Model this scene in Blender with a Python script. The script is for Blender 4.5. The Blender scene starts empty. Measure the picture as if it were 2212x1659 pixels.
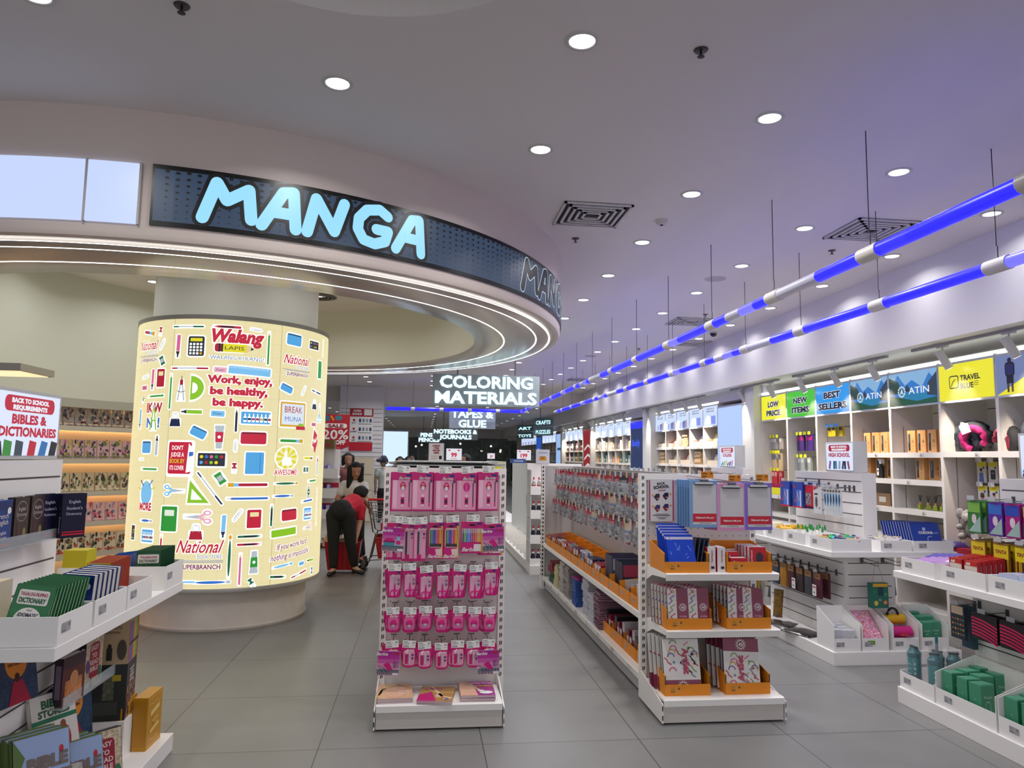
import bpy, bmesh, math, random
from math import sin, cos, pi, radians, sqrt, atan2, hypot
from mathutils import Matrix, Vector
random.seed(7)
S = bpy.context.scene
COL = S.collection
# ------------------------------------------------------------------ camera, world, exposure
W, H, F = 2212, 1659, 1560.0
EYE = 1.6
def cam_axes():
    a = Vector((914 - W/2, -(985 - H/2), -F)).normalized()
    vx = 1340 - W/2
    ax, ay = 914 - W/2, -(985 - H/2)
    u = Vector((vx, -(F*F + ax*vx)/ay, -F)).normalized()
    if u.y < 0: u = -u
    return Matrix((a.cross(u), a, u))
RM = cam_axes()                      # rows: world axes seen from the camera
cd = bpy.data.cameras.new('camera'); cam = bpy.data.objects.new('camera', cd); COL.objects.link(cam)
cd.sensor_fit = 'HORIZONTAL'; cd.sensor_width = 36; cd.lens = F/W*36; cd.clip_start = .05; cd.clip_end = 200
cam.matrix_world = Matrix.Translation((0, 0, EYE)) @ RM.to_4x4()
S.camera = cam
wd = bpy.data.worlds.new('world'); S.world = wd; wd.use_nodes = True
wd.node_tree.nodes['Background'].inputs[0].default_value = (.93, .93, 1, 1)
wd.node_tree.nodes['Background'].inputs[1].default_value = .62
S.view_settings.view_transform = 'Standard'; S.view_settings.look = 'None'
S.view_settings.gamma = 1; S.view_settings.use_curve_mapping = False
S.view_settings.exposure = 0.6
S.cycles.use_denoising = True
S.cycles.max_bounces = 8; S.cycles.diffuse_bounces = 6; S.cycles.glossy_bounces = 3; S.cycles.transmission_bounces = 6
S.cycles.transparent_max_bounces = 12; S.cycles.caustics_reflective = False; S.cycles.caustics_refractive = False
S.cycles.sample_clamp_indirect = 4
CEIL = 3.585
def downlight_lamp(name, loc, power, size=.13, col=(1, .985, .97), spread=150, parent=None, rot=None):
    l = bpy.data.lights.new(name, 'AREA'); l.shape = 'DISK'; l.size = size; l.energy = power; l.color = col; l.spread = radians(spread)
    o = bpy.data.objects.new(name, l); COL.objects.link(o); o.location = loc
    if rot: o.rotation_euler = rot
    if parent: o.parent = parent
    return o
# a pixel of the photograph meets a plane of the room
def ray(px, py): return RM @ Vector((px - W/2, -(py - H/2), -F))
def at_z(px, py, z): d = ray(px, py); return d*((z - EYE)/d.z) + Vector((0, 0, EYE))
def at_x(px, py, x): d = ray(px, py); return d*(x/d.x) + Vector((0, 0, EYE))
def at_y(px, py, y): d = ray(px, py); return d*(y/d.y) + Vector((0, 0, EYE))
# ------------------------------------------------------------------ materials
def lin(h):
    h = h.lstrip('#'); c = [int(h[i:i+2], 16)/255 for i in (0, 2, 4)]
    return tuple(x/12.92 if x <= .04045 else ((x + .055)/1.055)**2.4 for x in c) + (1,)
MC = {}
def M(h, r=.5, m=0, spec=None, noise=0, scale=20):
    k = (h, r, m, spec, noise, scale)
    if k in MC: return MC[k]
    a = bpy.data.materials.new('surface_' + h); a.use_nodes = True; MC[k] = a
    b = a.node_tree.nodes['Principled BSDF']; c = lin(h)
    b.inputs['Base Color'].default_value = c; b.inputs['Roughness'].default_value = r; b.inputs['Metallic'].default_value = m
    if spec is not None: b.inputs['Specular IOR Level'].default_value = spec
    if noise:
        nt = a.node_tree; tc = nt.nodes.new('ShaderNodeTexCoord'); n = nt.nodes.new('ShaderNodeTexNoise'); rp = nt.nodes.new('ShaderNodeValToRGB')
        n.inputs['Scale'].default_value = scale; n.inputs['Detail'].default_value = 3
        nt.links.new(tc.outputs['Object'], n.inputs['Vector']); nt.links.new(n.outputs['Fac'], rp.inputs[0])
        rp.color_ramp.elements[0].position = .35; rp.color_ramp.elements[1].position = .65
        rp.color_ramp.elements[0].color = tuple(x*(1 - noise) for x in c[:3]) + (1,); rp.color_ramp.elements[1].color = tuple(min(1, x*(1 + noise)) for x in c[:3]) + (1,)
        nt.links.new(rp.outputs[0], b.inputs['Base Color'])
    return a
def E(h, s=1.0, base='202020'):
    k = ('E', h, s, base)
    if k in MC: return MC[k]
    a = bpy.data.materials.new('lit_' + h); a.use_nodes = True; MC[k] = a
    b = a.node_tree.nodes['Principled BSDF']
    b.inputs['Base Color'].default_value = lin(base); b.inputs['Roughness'].default_value = .35
    b.inputs['Emission Color'].default_value = lin(h); b.inputs['Emission Strength'].default_value = s*.67
    return a
def film(h, alpha=.3, r=.15):
    k = ('F', h, alpha, r)
    if k in MC: return MC[k]
    a = bpy.data.materials.new('film_' + h); a.use_nodes = True; MC[k] = a
    b = a.node_tree.nodes['Principled BSDF']; b.inputs['Base Color'].default_value = lin(h); b.inputs['Roughness'].default_value = r
    b.inputs['Alpha'].default_value = alpha
    return a
# ------------------------------------------------------------------ mesh builder
TXT = {}
def text2d(s, bold, shear, space):
    k = (s, bold, shear, space)
    if k in TXT: return TXT[k]
    c = bpy.data.curves.new('lettering', 'FONT'); c.body = s; c.size = 1; c.offset = bold; c.shear = shear; c.resolution_u = 2; c.space_character = space
    c.align_x = 'CENTER'; c.fill_mode = 'FRONT'
    o = bpy.data.objects.new('lettering', c); me = o.to_mesh()
    v = [(p.co.x, p.co.y) for p in me.vertices]; f = [tuple(p.vertices) for p in me.polygons]
    o.to_mesh_clear(); bpy.data.objects.remove(o); bpy.data.curves.remove(c)
    TXT[k] = (v, f); return TXT[k]
LZ = .0007
class MB:
    def __init__(s): s.v = []; s.f = []; s.mi = []; s.mats = []; s.T = None; s.dz = 0
    def add(s, vs, fs, mat):
        if mat not in s.mats: s.mats.append(mat)
        i = s.mats.index(mat); n = len(s.v)
        s.v += [s.T @ Vector(p) for p in vs] if s.T is not None else [Vector(p) for p in vs]
        s.f += [tuple(n + j for j in q) for q in fs]; s.mi += [i]*len(fs); return s
    def box(s, x0, x1, y0, y1, z0, z1, mat):
        v = [(x, y, z) for z in (z0, z1) for y in (y0, y1) for x in (x0, x1)]
        return s.add(v, [(0, 2, 3, 1), (4, 5, 7, 6), (0, 1, 5, 4), (2, 6, 7, 3), (0, 4, 6, 2), (1, 3, 7, 5)], mat)
    def cb(s, cx, cy, cz, sx, sy, sz, mat): return s.box(cx - sx/2, cx + sx/2, cy - sy/2, cy + sy/2, cz - sz/2, cz + sz/2, mat)
    def prism(s, poly, a0, a1, mat, axis='z'):
        n = len(poly)
        def p(q, a): return (q[0], q[1], a) if axis == 'z' else (q[0], a, q[1]) if axis == 'y' else (a, q[0], q[1])
        v = [p(q, a0) for q in poly] + [p(q, a1) for q in poly]
        return s.add(v, [tuple(range(n))[::-1], tuple(range(n, 2*n))] + [(i, (i + 1) % n, n + (i + 1) % n, n + i) for i in range(n)], mat)
    def lathe(s, prof, mat, n=24, c=(0, 0, 0), a0=0, a1=2*pi):
        full = abs(a1 - a0 - 2*pi) < 1e-6; k = n if full else n + 1; m = len(prof)
        v = [(c[0] + r*cos(a0 + (a1 - a0)*i/n), c[1] + r*sin(a0 + (a1 - a0)*i/n), c[2] + z) for i in range(k) for r, z in prof]
        f = [(i*m + j, ((i + 1) % k)*m + j, ((i + 1) % k)*m + j + 1, i*m + j + 1) for i in range(n) for j in range(m - 1)]
        return s.add(v, f, mat)
    def tube(s, pts, r, mat, n=8, close=False):
        pts = [Vector(p) for p in pts]; v = []; rs = r if isinstance(r, (list, tuple)) else [r]*len(pts); k = len(pts)
        for i, p in enumerate(pts):
            d = (pts[(i + 1) % k] - pts[i - 1]) if close else (pts[min(i + 1, k - 1)] - pts[max(i - 1, 0)])
            d.normalize(); a = d.cross(Vector((0, 0, 1)) if abs(d.z) < .9 else Vector((1, 0, 0))).normalized(); b = d.cross(a)
            v += [p + a*(rs[i]*cos(2*pi*j/n)) + b*(rs[i]*sin(2*pi*j/n)) for j in range(n)]
        f = [(i*n + j, i*n + (j + 1) % n, ((i + 1) % k)*n + (j + 1) % n, ((i + 1) % k)*n + j) for i in range(k if close else k - 1) for j in range(n)]
        if not close: f += [tuple(range(n))[::-1], tuple(range((k - 1)*n, k*n))]
        return s.add(v, f, mat)
    # flat art in the plane of s.T : u right, v up, L the layer
    def poly(s, pts, mat, L=1): return s.add([(x, y, L*LZ) for x, y in pts], [tuple(range(len(pts)))], mat)
    def rect(s, x0, y0, x1, y1, mat, L=1): return s.poly([(x0, y0), (x1, y0), (x1, y1), (x0, y1)], mat, L)
    def ell(s, cx, cy, rx, ry, mat, L=1, n=16, a0=0, a1=2*pi):
        return s.poly([(cx + rx*cos(a0 + (a1 - a0)*i/n), cy + ry*sin(a0 + (a1 - a0)*i/n)) for i in range(n if a1 - a0 > 6.2 else n + 1)], mat, L)
    def rr(s, x0, y0, x1, y1, r, mat, L=1):
        r = min(r, (x1 - x0)/2, (y1 - y0)/2)
        return s.poly([(cx + r*cos(a + i*pi/6), cy + r*sin(a + i*pi/6)) for cx, cy, a in ((x1 - r, y0 + r, -pi/2), (x1 - r, y1 - r, 0), (x0 + r, y1 - r, pi/2), (x0 + r, y0 + r, pi)) for i in range(4)], mat, L)
    def seg(s, x0, y0, x1, y1, w, mat, L=1):
        d = hypot(x1 - x0, y1 - y0); nx, ny = -(y1 - y0)/d*w/2, (x1 - x0)/d*w/2
        return s.poly([(x0 - nx, y0 - ny), (x1 - nx, y1 - ny), (x1 + nx, y1 + ny), (x0 + nx, y0 + ny)], mat, L)
    def path(s, pts, w, mat, L=1):
        for a, b in zip(pts, pts[1:]): s.seg(*a, *b, w, mat, L)
        return s
    def text(s, t, x, y, size, mat, L=2, w=None, bold=.03, shear=0, space=1, rot=0):
        v, f = text2d(t, bold, shear, space)
        if not v: return s
        xs = [p[0] for p in v]; cx = (min(xs) + max(xs))/2; sx = size
        if w: sx = w/(max(xs) - min(xs))
        c, n = cos(rot), sin(rot)
        return s.add([(x + c*(p[0] - cx)*sx - n*p[1]*size, y + n*(p[0] - cx)*sx + c*p[1]*size, L*LZ) for p in v], f, mat)
    def build(s, name, parent=None, smooth=False, bev=0, loc=None):
        me = bpy.data.meshes.new(name)
        inv = None
        vs = s.v
        if loc is not None: vs = [p - Vector(loc) for p in vs]
        me.from_pydata([tuple(p) for p in vs], [], s.f)
        for m in s.mats: me.materials.append(m)
        me.polygons.foreach_set('material_index', s.mi)
        if smooth:
            me.polygons.foreach_set('use_smooth', [True]*len(me.polygons))
        me.update()
        if smooth is not True and smooth: me.set_sharp_from_angle(angle=radians(smooth))
        o = bpy.data.objects.new(name, me); COL.objects.link(o)
        if loc is not None: o.location = loc
        if parent: o.parent = parent
        if bev:
            b = o.modifiers.new('edge', 'BEVEL'); b.width = bev; b.segments = 2; b.limit_method = 'ANGLE'
        return o
def warp(mb, fn, step=.05):
    """cut a flat drawing along u and lay it on a curved face"""
    bm = bmesh.new(); me = bpy.data.meshes.new('t'); me.from_pydata([tuple(p) for p in mb.v], [], mb.f); me.polygons.foreach_set('material_index', mb.mi); bm.from_mesh(me); bpy.data.meshes.remove(me)
    bmesh.ops.triangulate(bm, faces=[f for f in bm.faces if len(f.verts) > 4])
    xs = [p.x for p in mb.v]; x = math.floor(min(xs)/step)*step
    while x < max(xs):
        bmesh.ops.bisect_plane(bm, geom=bm.verts[:] + bm.edges[:] + bm.faces[:], plane_co=(x, 0, 0), plane_no=(1, 0, 0)); x += step
    bm.verts.index_update()
    mb.v = [Vector(fn(v.co.x, v.co.y, v.co.z)) for v in bm.verts]; mb.f = [tuple(v.index for v in f.verts) for f in bm.faces]; mb.mi = [f.material_index for f in bm.faces]
    bm.free(); return mb
def frame(o, u, v):
    u, v = Vector(u).normalized(), Vector(v).normalized(); n = u.cross(v)
    return Matrix(((u.x, v.x, n.x, o[0]), (u.y, v.y, n.y, o[1]), (u.z, v.z, n.z, o[2]), (0, 0, 0, 1)))
def tag(o, label, cat, group=None, kind=None):
    if label: o['label'] = label
    if cat: o['category'] = cat
    if group: o['group'] = group
    if kind: o['kind'] = kind
    return o
def thing(name, label, cat, loc=(0, 0, 0), rz=0, group=None):
    o = bpy.data.objects.new(name, None); COL.objects.link(o); o.location = loc; o.rotation_euler = (0, 0, rz); o.empty_display_size = .05
    return tag(o, label, cat, group)
def struct(o): o['kind'] = 'structure'; return o
def dup(r, loc=None, rot=None, label=None, group=None, mw=None):
    c = r.copy(); COL.objects.link(c)
    if loc is not None: c.location = loc
    if rot is not None: c.rotation_euler = rot
    if label: c['label'] = label
    if group: c['group'] = group
    for ch in r.children:
        d = ch.copy(); COL.objects.link(d); d.parent = c
        for g in ch.children:
            e = g.copy(); COL.objects.link(e); e.parent = d
    return c
ORD = 'first second third fourth fifth sixth seventh eighth ninth tenth eleventh twelfth thirteenth fourteenth fifteenth sixteenth seventeenth eighteenth nineteenth twentieth'.split() + ['twenty-' + x for x in 'first second third fourth fifth sixth seventh eighth ninth'.split()] + ['thirtieth'] + ['thirty-' + x for x in 'first second third fourth fifth sixth seventh eighth ninth'.split()] + ['fortieth'] + ['forty-' + x for x in 'first second third fourth fifth sixth seventh eighth ninth'.split()] + ['fiftieth']
WHITE = M('f0eeea', .45); LAM = M('eeebe7', .5); METAL = M('edeae4', .4); GREY = M('8b898a', .5); DARK = M('17171a', .5); BLACK = M('0c0c0e', .6)
STEEL = M('a8a8aa', .25, .9); PAPER = M('e9e7e3', .7); INK = M('232326', .7); ORANGE = M('d9830f', .6); CARDIN = M('5d3c17', .8)
RED = M('c0142e', .5); PINK = M('d0187f', .4); PINKL = M('e894bd', .45)
# ------------------------------------------------------------------ the room
def floor_mat():
    a = bpy.data.materials.new('floor_tile'); a.use_nodes = True; nt = a.node_tree; N = nt.nodes.new; Lk = nt.links.new
    b = nt.nodes['Principled BSDF']; g = N('ShaderNodeNewGeometry'); sp = N('ShaderNodeSeparateXYZ'); Lk(g.outputs['Position'], sp.inputs[0])
    def math_(op, a_, b_=None):
        n = N('ShaderNodeMath'); n.operation = op
        for i, x in enumerate((a_, b_)):
            if x is None: continue
            if isinstance(x, (int, float)): n.inputs[i].default_value = x
            else: Lk(x, n.inputs[i])
        return n.outputs[0]
    def edge(c, off):
        t = math_('DIVIDE', math_('ADD', c, off + 90), .9); fr = math_('FRACT', t)
        return math_('MINIMUM', fr, math_('SUBTRACT', 1.0, fr)), math_('FLOOR', t)
    ex, ix = edge(sp.outputs[0], .526); ey, iy = edge(sp.outputs[1], -4.21 + 9)
    gr = math_('LESS_THAN', math_('MINIMUM', ex, ey), .0035)
    wn = N('ShaderNodeTexWhiteNoise'); cx = N('ShaderNodeCombineXYZ'); Lk(ix, cx.inputs[0]); Lk(iy, cx.inputs[1]); Lk(cx.outputs[0], wn.inputs['Vector'])
    n1 = N('ShaderNodeTexNoise'); n1.inputs['Scale'].default_value = 1.7; n1.inputs['Detail'].default_value = 6; n1.inputs['Roughness'].default_value = .6; Lk(g.outputs['Position'], n1.inputs['Vector'])
    v = math_('ADD', math_('MULTIPLY', math_('SUBTRACT', n1.outputs['Fac'], .5), .085), math_('MULTIPLY', math_('SUBTRACT', wn.outputs['Value'], .5), .02))
    v = math_('ADD', v, .20)
    mx = N('ShaderNodeMix'); mx.data_type = 'RGBA'; Lk(gr, mx.inputs['Factor'])
    cr = N('ShaderNodeCombineColor'); Lk(v, cr.inputs[0]); Lk(math_('MULTIPLY', v, .985), cr.inputs[1]); Lk(math_('MULTIPLY', v, .95), cr.inputs[2])
    Lk(cr.outputs[0], mx.inputs['A']); mx.inputs['B'].default_value = (.05, .05, .055, 1); Lk(mx.outputs['Result'], b.inputs['Base Color'])
    b.inputs['Roughness'].default_value = .36
    return a
struct(MB().box(-9, 9, -6, 60, -.1, 0, floor_mat()).build('floor'))
CEILM = M('e4dedb', .7)
def ceiling():
    bm = bmesh.new(); R, cx, cy = .94, -.314, 2.213
    out = [bm.verts.new(p) for p in ((-9, -1.5, CEIL), (5.3, -1.5, CEIL), (5.3, 21.8, CEIL), (-9, 21.8, CEIL))]
    ring = [bm.verts.new((cx + R*cos(2*pi*i/64), cy + R*sin(2*pi*i/64), CEIL)) for i in range(64)]
    eds = [bm.edges.new((c[i], c[(i + 1) % len(c)])) for c in (out, ring) for i in range(len(c))]
    bmesh.ops.triangle_fill(bm, edges=eds, use_beauty=True)
    up = [bm.verts.new(v.co + Vector((0, 0, .5))) for v in ring]
    for i in range(64): bm.faces.new((ring[i], ring[(i + 1) % 64], up[(i + 1) % 64], up[i]))
    bm.faces.new(up)
    me = bpy.data.meshes.new('ceiling'); bm.to_mesh(me); me.materials.append(CEILM)
    o = bpy.data.objects.new('ceiling', me); COL.objects.link(o); struct(o)
ceiling()
struct(MB().box(-9, 9, 21.8, 22.1, 3.18, 3.585, CEILM).box(-9, 9, 22.1, 48, 3.18, 3.28, CEILM).build('ceiling_lower'))
WALLM = M('e0dddf', .6)
struct(MB().box(4.78, 5.75, .5, 44, 2.76, CEIL, WALLM).build('wall_right_bulkhead'))
struct(MB().box(5.68, 5.8, .5, 44, 0, 2.76, WALLM).build('wall_right'))
struct(MB().box(-9, -8.9, -1, 44, 0, CEIL, WALLM).build('wall_left'))
# far end: glazed mall front, dark planting outside
struct(MB().box(-9, 5.8, 43.8, 44, 2.72, 3.3, WALLM).box(-9, -2.2, 43.8, 44, 0, 2.72, WALLM).build('wall_back'))
gl = MB().box(-2.2, 5.3, 43.88, 43.9, 0, 2.72, film('c8d4d4', .12, .05))
for x in (-2.2, -.3, 1.6, 3.5, 5.25): gl.box(x, x + .05, 43.84, 43.94, 0, 2.72, GREY)
struct(gl.build('window_1'))
# ------------------------------------------------------------------ ring canopy
RC = (-2.06, 7.70)
CANM = M('d6c8c0', .42); SOFM = M('c2b7ae', .22, .25)
ring = thing('ring_canopy', 'huge round white ceiling canopy carrying the black scrolling sign screen', 'canopy', (RC[0], RC[1], 2.8))
def rl(name, prof, mat, a0=0, a1=2*pi, n=128, sm=40):
    return MB().lathe(prof, mat, n, (0, 0, 0), a0, a1).build(name, ring, smooth=sm)
rl('fascia', [(3.40, .012), (3.435, .02), (3.45, .05), (3.45, .785)], CANM)
rl('soffit', [(2.57, .012), (2.60, 0), (3.33, 0), (3.345, .012), (3.385, .012), (3.40, .012)], SOFM)
rl('inner_wall', [(2.57, .785), (2.57, .012)], M('d6d6cc', .35))
for r in (2.88, 3.21, 3.345): rl('light_strip', [(r - .0065, -.0015), (r + .0065, -.0015)], E('ffffff', 4))
SCRM = M('0a0b0d', .3)
rl('screen', [(3.45, .10), (3.462, .10), (3.462, .465), (3.45, .465)], SCRM, radians(-82.4), radians(12), 72)
def on_ring(u, v, w):
    a = radians(-82.4) + u/3.463; r = 3.463 + w; return (r*cos(a), r*sin(a), .10 + v)
pr = MB(); blue = E('2c3f58', .95); sky = E('8fd0f5', 1.15); ow = E('c9e2f2', .9); blk = E('060708', .05)
pr.rect(0.015, .028, 5.4, .337, blue, 0)
for i in range(90):
    for j in range(8):
        rx = .0135*(.35 + .65*j/7); pr.ell(.08 + i*.058, .05 + j*.039 + (.0 if i % 2 else .006), rx*1.1, rx*.72, blk, 1, 6)
mm = [((.0, .0), (.07, .22), (.13, .12), (.25, .2), (.27, .02)), ((.0, .0), (.12, .22), (.18, .23), (.2, .0), None, (.05, .09), (.19, .09)), ((.0, .0), (.05, .22), (.17, .03), (.23, .22)),
      ((.25, .2), (.19, .235), (.1, .215), (.045, .15), (.04, .08), (.08, .015), (.16, .0), (.235, .03), (.255, .1), (.17, .1)), ((.0, .0), (.12, .22), (.18, .23), (.2, .0), None, (.05, .09), (.19, .09))]
def manga(x0, sc, wt, mat, L, base, grow=0):
    x = x0
    for g, adv in zip(mm, (.33, .27, .285, .315, .25)):
        pts = []
        for p in list(g) + [None]:
            if p is None:
                if pts:
                    for q in pts: pr.ell(*q, wt/2, wt/2, mat, L, 12)
                    pr.path(pts, wt, mat, L)
                pts = []
            else: pts.append((x + p[0]*sc, base + p[1]*sc))
        x += adv*sc
manga(.28, 1.0, .118, blk, 2, .075); manga(.28, 1.0, .072, sky, 3, .075)
manga(2.84, 1.02, .085, ow, 2, .075); manga(2.84, 1.02, .072, blk, 3, .075)
warp(pr, on_ring, .12).build('screen_print', ring)
lp = rl('lit_panel', [(3.45, .10), (3.468, .10), (3.468, .455), (3.45, .455)], E('c4d4ff', 1.02), radians(-108), radians(-83.4), 24)
for a in (-108, -98, -88.1, -83.4):
    q = MB(); t = radians(a); q.T = Matrix.Rotation(t, 4, 'Z'); q.box(3.44, 3.474, -.006, .006, .095, .46, M('b9b4b0', .5)).build('panel_trim', ring)
# ------------------------------------------------------------------ light column
DC = (-1.955, 7.75)
drum = thing('light_column', 'big round column wrapped in a glowing cream stationery pattern light box', 'column', (DC[0], DC[1], 0))
def dl(name, prof, mat, n=72, sm=40): return MB().lathe(prof, mat, n).build(name, drum, smooth=sm)
dl('pedestal', [(.80, 0), (.805, .02), (.79, .04), (.79, .36)], M('d8cdc4', .5, noise=.04, scale=6))
dl('base_ring', [(.79, .36), (.92, .36), (.925, .385), (.92, .395)], M('b5b2ad', .35, .3))
dl('light_box', [(.92, .395), (.92, 2.822)], E('fbeeb8', .84))
dl('top_ring', [(.92, 2.822), (.928, 2.822), (.928, 2.862), (.80, 2.862)], M('8f8d8a', .35, .4))
dl('shaft', [(.80, 2.862), (.80, CEIL)], M('d8d8d0', .5))
# ------------------------------------------------------------------ downlights
dlm = MB().lathe([(.062, -.004), (.0, -.004)], E('ffffff', 6), 20)
dl_root = None
def add_downlight(x, y, z, label, power=24, lamp=True):
    global dl_root
    if dl_root is None:
        dl_root = thing('downlight', label, 'ceiling light', (x, y, z), 0, 'round recessed downlights')
        MB().lathe([(.062, -.003), (.066, -.008), (.082, -.006), (.085, 0)], M('c9c6c2', .4), 20).build('trim_ring', dl_root, smooth=True)
        dlm.build('diffuser', dl_root)
    else: dup(dl_root, (x, y, z), label=label)
    if lamp: downlight_lamp('downlight_lamp', (x, y, z - .02), power)
k = 0
cols = [(-.51, 3.783, 2, 'first'), (.70, 3.205, 2, 'second'), (1.945, 3.81, 13, 'third'), (3.18, 4.42, 14, 'fourth'), (4.43, 5.07, 13, 'fifth')]
for x, y0, n, w in cols:
    for i in range(n):
        add_downlight(x, y0 + i*1.235, CEIL, f'{ORD[i]} round ceiling downlight from the entrance in the {w} row beside the canopy', 2.6 if w == 'fifth' else 7.6)
for x, y0, n, w in [(-1.74, 3.205, 1, 'one near the canopy sign'), (-1.5, 12.4, 7, 'west'), (.2, 13.0, 7, 'middle')]:
    for i in range(n):
        add_downlight(x, y0 + i*1.235, CEIL, f'{ORD[i]} round downlight in the {w} row over the back aisle' if n > 1 else 'round ceiling downlight nearest the white lit panels of the canopy', 7.6)
for i, a in enumerate((140, 65, 15, -40, -90, -145, 180)): add_downlight(-2.0 + 1.55*cos(radians(a)), 7.75 + 1.55*sin(radians(a)), CEIL, f'{ORD[i]} round downlight of the mostly added set inside the canopy opening, counted from behind', 3.2)  # one real fitting, the others added to brighten the shaft and inner wall
for j, x in enumerate((-6.0, -4.6, -3.2, -1.6, .4, 2.0, 3.6)):
    for i in range(9):
        add_downlight(x, 23 + i*2.1, 3.18, f'{ORD[i]} far downlight in the {ORD[j]} row of the lower back ceiling', 14, lamp=(j in (1, 3, 5) and i % 2 == 0))
# blue light tubes
def light_tube(x, y0, n, label):
    t = thing('light_tube', label, 'hanging light', (x, y0, 2.83))
    P = 1.18
    def tc(i, y): return y
    seq = [('grad',), ('full',), ('full',), ('half',), ('grad',), ('full',), ('half',), ('grad',), ('full',)]
    BL = E('0a08ff', 4.2); BM = E('1512ff', 2.6); BW = E('6f6cff', 1.2); CL = M('c9c8dd', .2)
    for i in range(n):
        y = i*P
        b = MB().tube([(0, y + .09, 0), (0, y + P*.25, 0)], .04, BL, 14); b.build('tube_segment', t, smooth=50)
        k = (i*2 + (1 if x > 3 else 0)) % 5
        mats = [(BL, BL, BM), (BM, BM, BW), (BL, CL, CL), (BL, BL, BL), (BW, CL, BL)][k]
        e = y + P - .09; a = y + P*.25
        for q, m in enumerate(mats): MB().tube([(0, a + (e - a)*q/3, 0), (0, a + (e - a)*(q + 1)/3, 0)], .04, m, 14).build('tube_segment', t, smooth=50)
        MB().tube([(0, y - .09, 0), (0, y + .09, 0)], .046, M('cdc9c4', .4), 14).build('coupler', t, smooth=50)
        MB().tube([(0, y, .04), (0, y, .12), (0, y + .008, .125), (0, y + .008, CEIL - 2.832)], .003, M('2a2a2e', .5), 6).build('suspension_wire', t)
    return t
light_tube(2.585, 2.69, 14, 'nearer blue glowing light tube hung in a long line above the gondola')
light_tube(3.505, 2.80, 14, 'blue glowing light tube hung in a long line closest to the wall shelving')
# ------------------------------------------------------------------ gondola fixtures
def slots(b, x, y, z0, z1, w=.008, pitch=.0485):
    z = z0
    while z < z1: b.box(x - w, x - .002, y - .0012, y, z, z + .026, BLACK).box(x + .002, x + w, y - .0012, y, z + .004, z + .026, BLACK); z += pitch
    return b
def post(t, x, y, z0, z1, w=.042):
    slots(MB().box(x - w/2, x + w/2, y, y + .05, z0, z1, METAL), x, y, z0 + .16, z1 - .03).build('slotted_post', t)
def shelf_y(t, x0, x1, y0, y1, z, name='shelf', lip=.045):
    MB().prism([(y1, z), (y0, z), (y0 - .012, z - .004), (y0, z - lip), (y0 + .006, z - lip), (y0 + .006, z - .014), (y1, z - .014)], x0, x1, METAL, 'x').build(name, t)
    for x in (x0 - .003, x1):
        MB().prism([(y1 - .01, z), (y0 + .01, z), (y0 + .01, z - .03), (y1 - .09, z - .05), (y1 - .01, z - .09)], x, x + .003, METAL, 'x').build('bracket', t)
def end_stand(name, label, x0, x1, yf, yp, top):
    t = thing(name, label, 'shop stand', ((x0 + x1)/2, yp, 0)); L = Vector(t.location)
    def B(b, n, **k): o = b.build(n, t, loc=L, **k); o.location = (0, 0, 0); return o
    p0, p1 = x0 + .021, x1 - .021
    for x in (p0, p1): B(slots(MB().box(x - .021, x + .021, yp, yp + .05, .02, top, METAL), x, yp, .2, top - .03), 'slotted_post')
    pn = MB().box(p0 + .02, p1 - .02, yp + .012, yp + .03, .1, top - .03, M('c8c4bf', .5))
    for i in range(int((x1 - x0)/.05)):
        for z in [.43, .67, .9, 1.13, 1.36, 1.08, .62, top - .07]: pn.box(x0 + .06 + i*.05, x0 + .066 + i*.05, yp + .0115, yp + .013, z, z + .006, INK)
    B(pn, 'perforated_back_panel'); B(MB().box(p0 + .02, p1 - .02, yp + .002, yp + .04, top - .045, top - .002, METAL), 'top_rail')
    b0, b1 = x0 + .0, x1 - .03
    B(MB().box(b0 + .012, b1 - .012, yf + .012, yf + .03, .012, .105, M('c9c2bb', .5)), 'plinth_front')
    for x in (b0, b1 - .006):
        q = MB().prism([(yp, .02), (yf, .012), (yf, .125), (yp, .2)], x, x + .008, METAL, 'x')
        for zz in (.03, .085): q.box(x - .0005 if x == b0 else x + .002, x + .006, yf - .001, yf + .0005, zz, zz + .028, BLACK)
        B(q, 'plinth_side')
    B(MB().prism([(yp, .15), (yf + .01, .15), (yf - .006, .146), (yf - .004, .11), (yf + .004, .11), (yf + .01, .136), (yp, .136)], b0 + .012, b1 - .012, METAL, 'x'), 'base_shelf')
    return t, L, B
stand, SL, SB = end_stand('stationery_end_stand', 'white perforated end stand hung with rows of pink stationery packs', -.245, .55, 4.43, 4.78, 1.525)
run_b = thing('gondola_run', 'long white gondola hidden behind the pink stationery end stand', 'shop gondola', (.15, 4.9, 0))
MB().box(.1, .2, -0.05 + .0, 5.2, 0.02, 1.5, METAL).build('spine_panel', run_b).location = (-.15, .02, 0)
MB().box(-.36, .36, .02, 5.2, .0, .14, METAL).build('plinth', run_b)
MB().box(-.36, .36, .02, 5.2, .38, .40, METAL).build('shelf', run_b)
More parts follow.
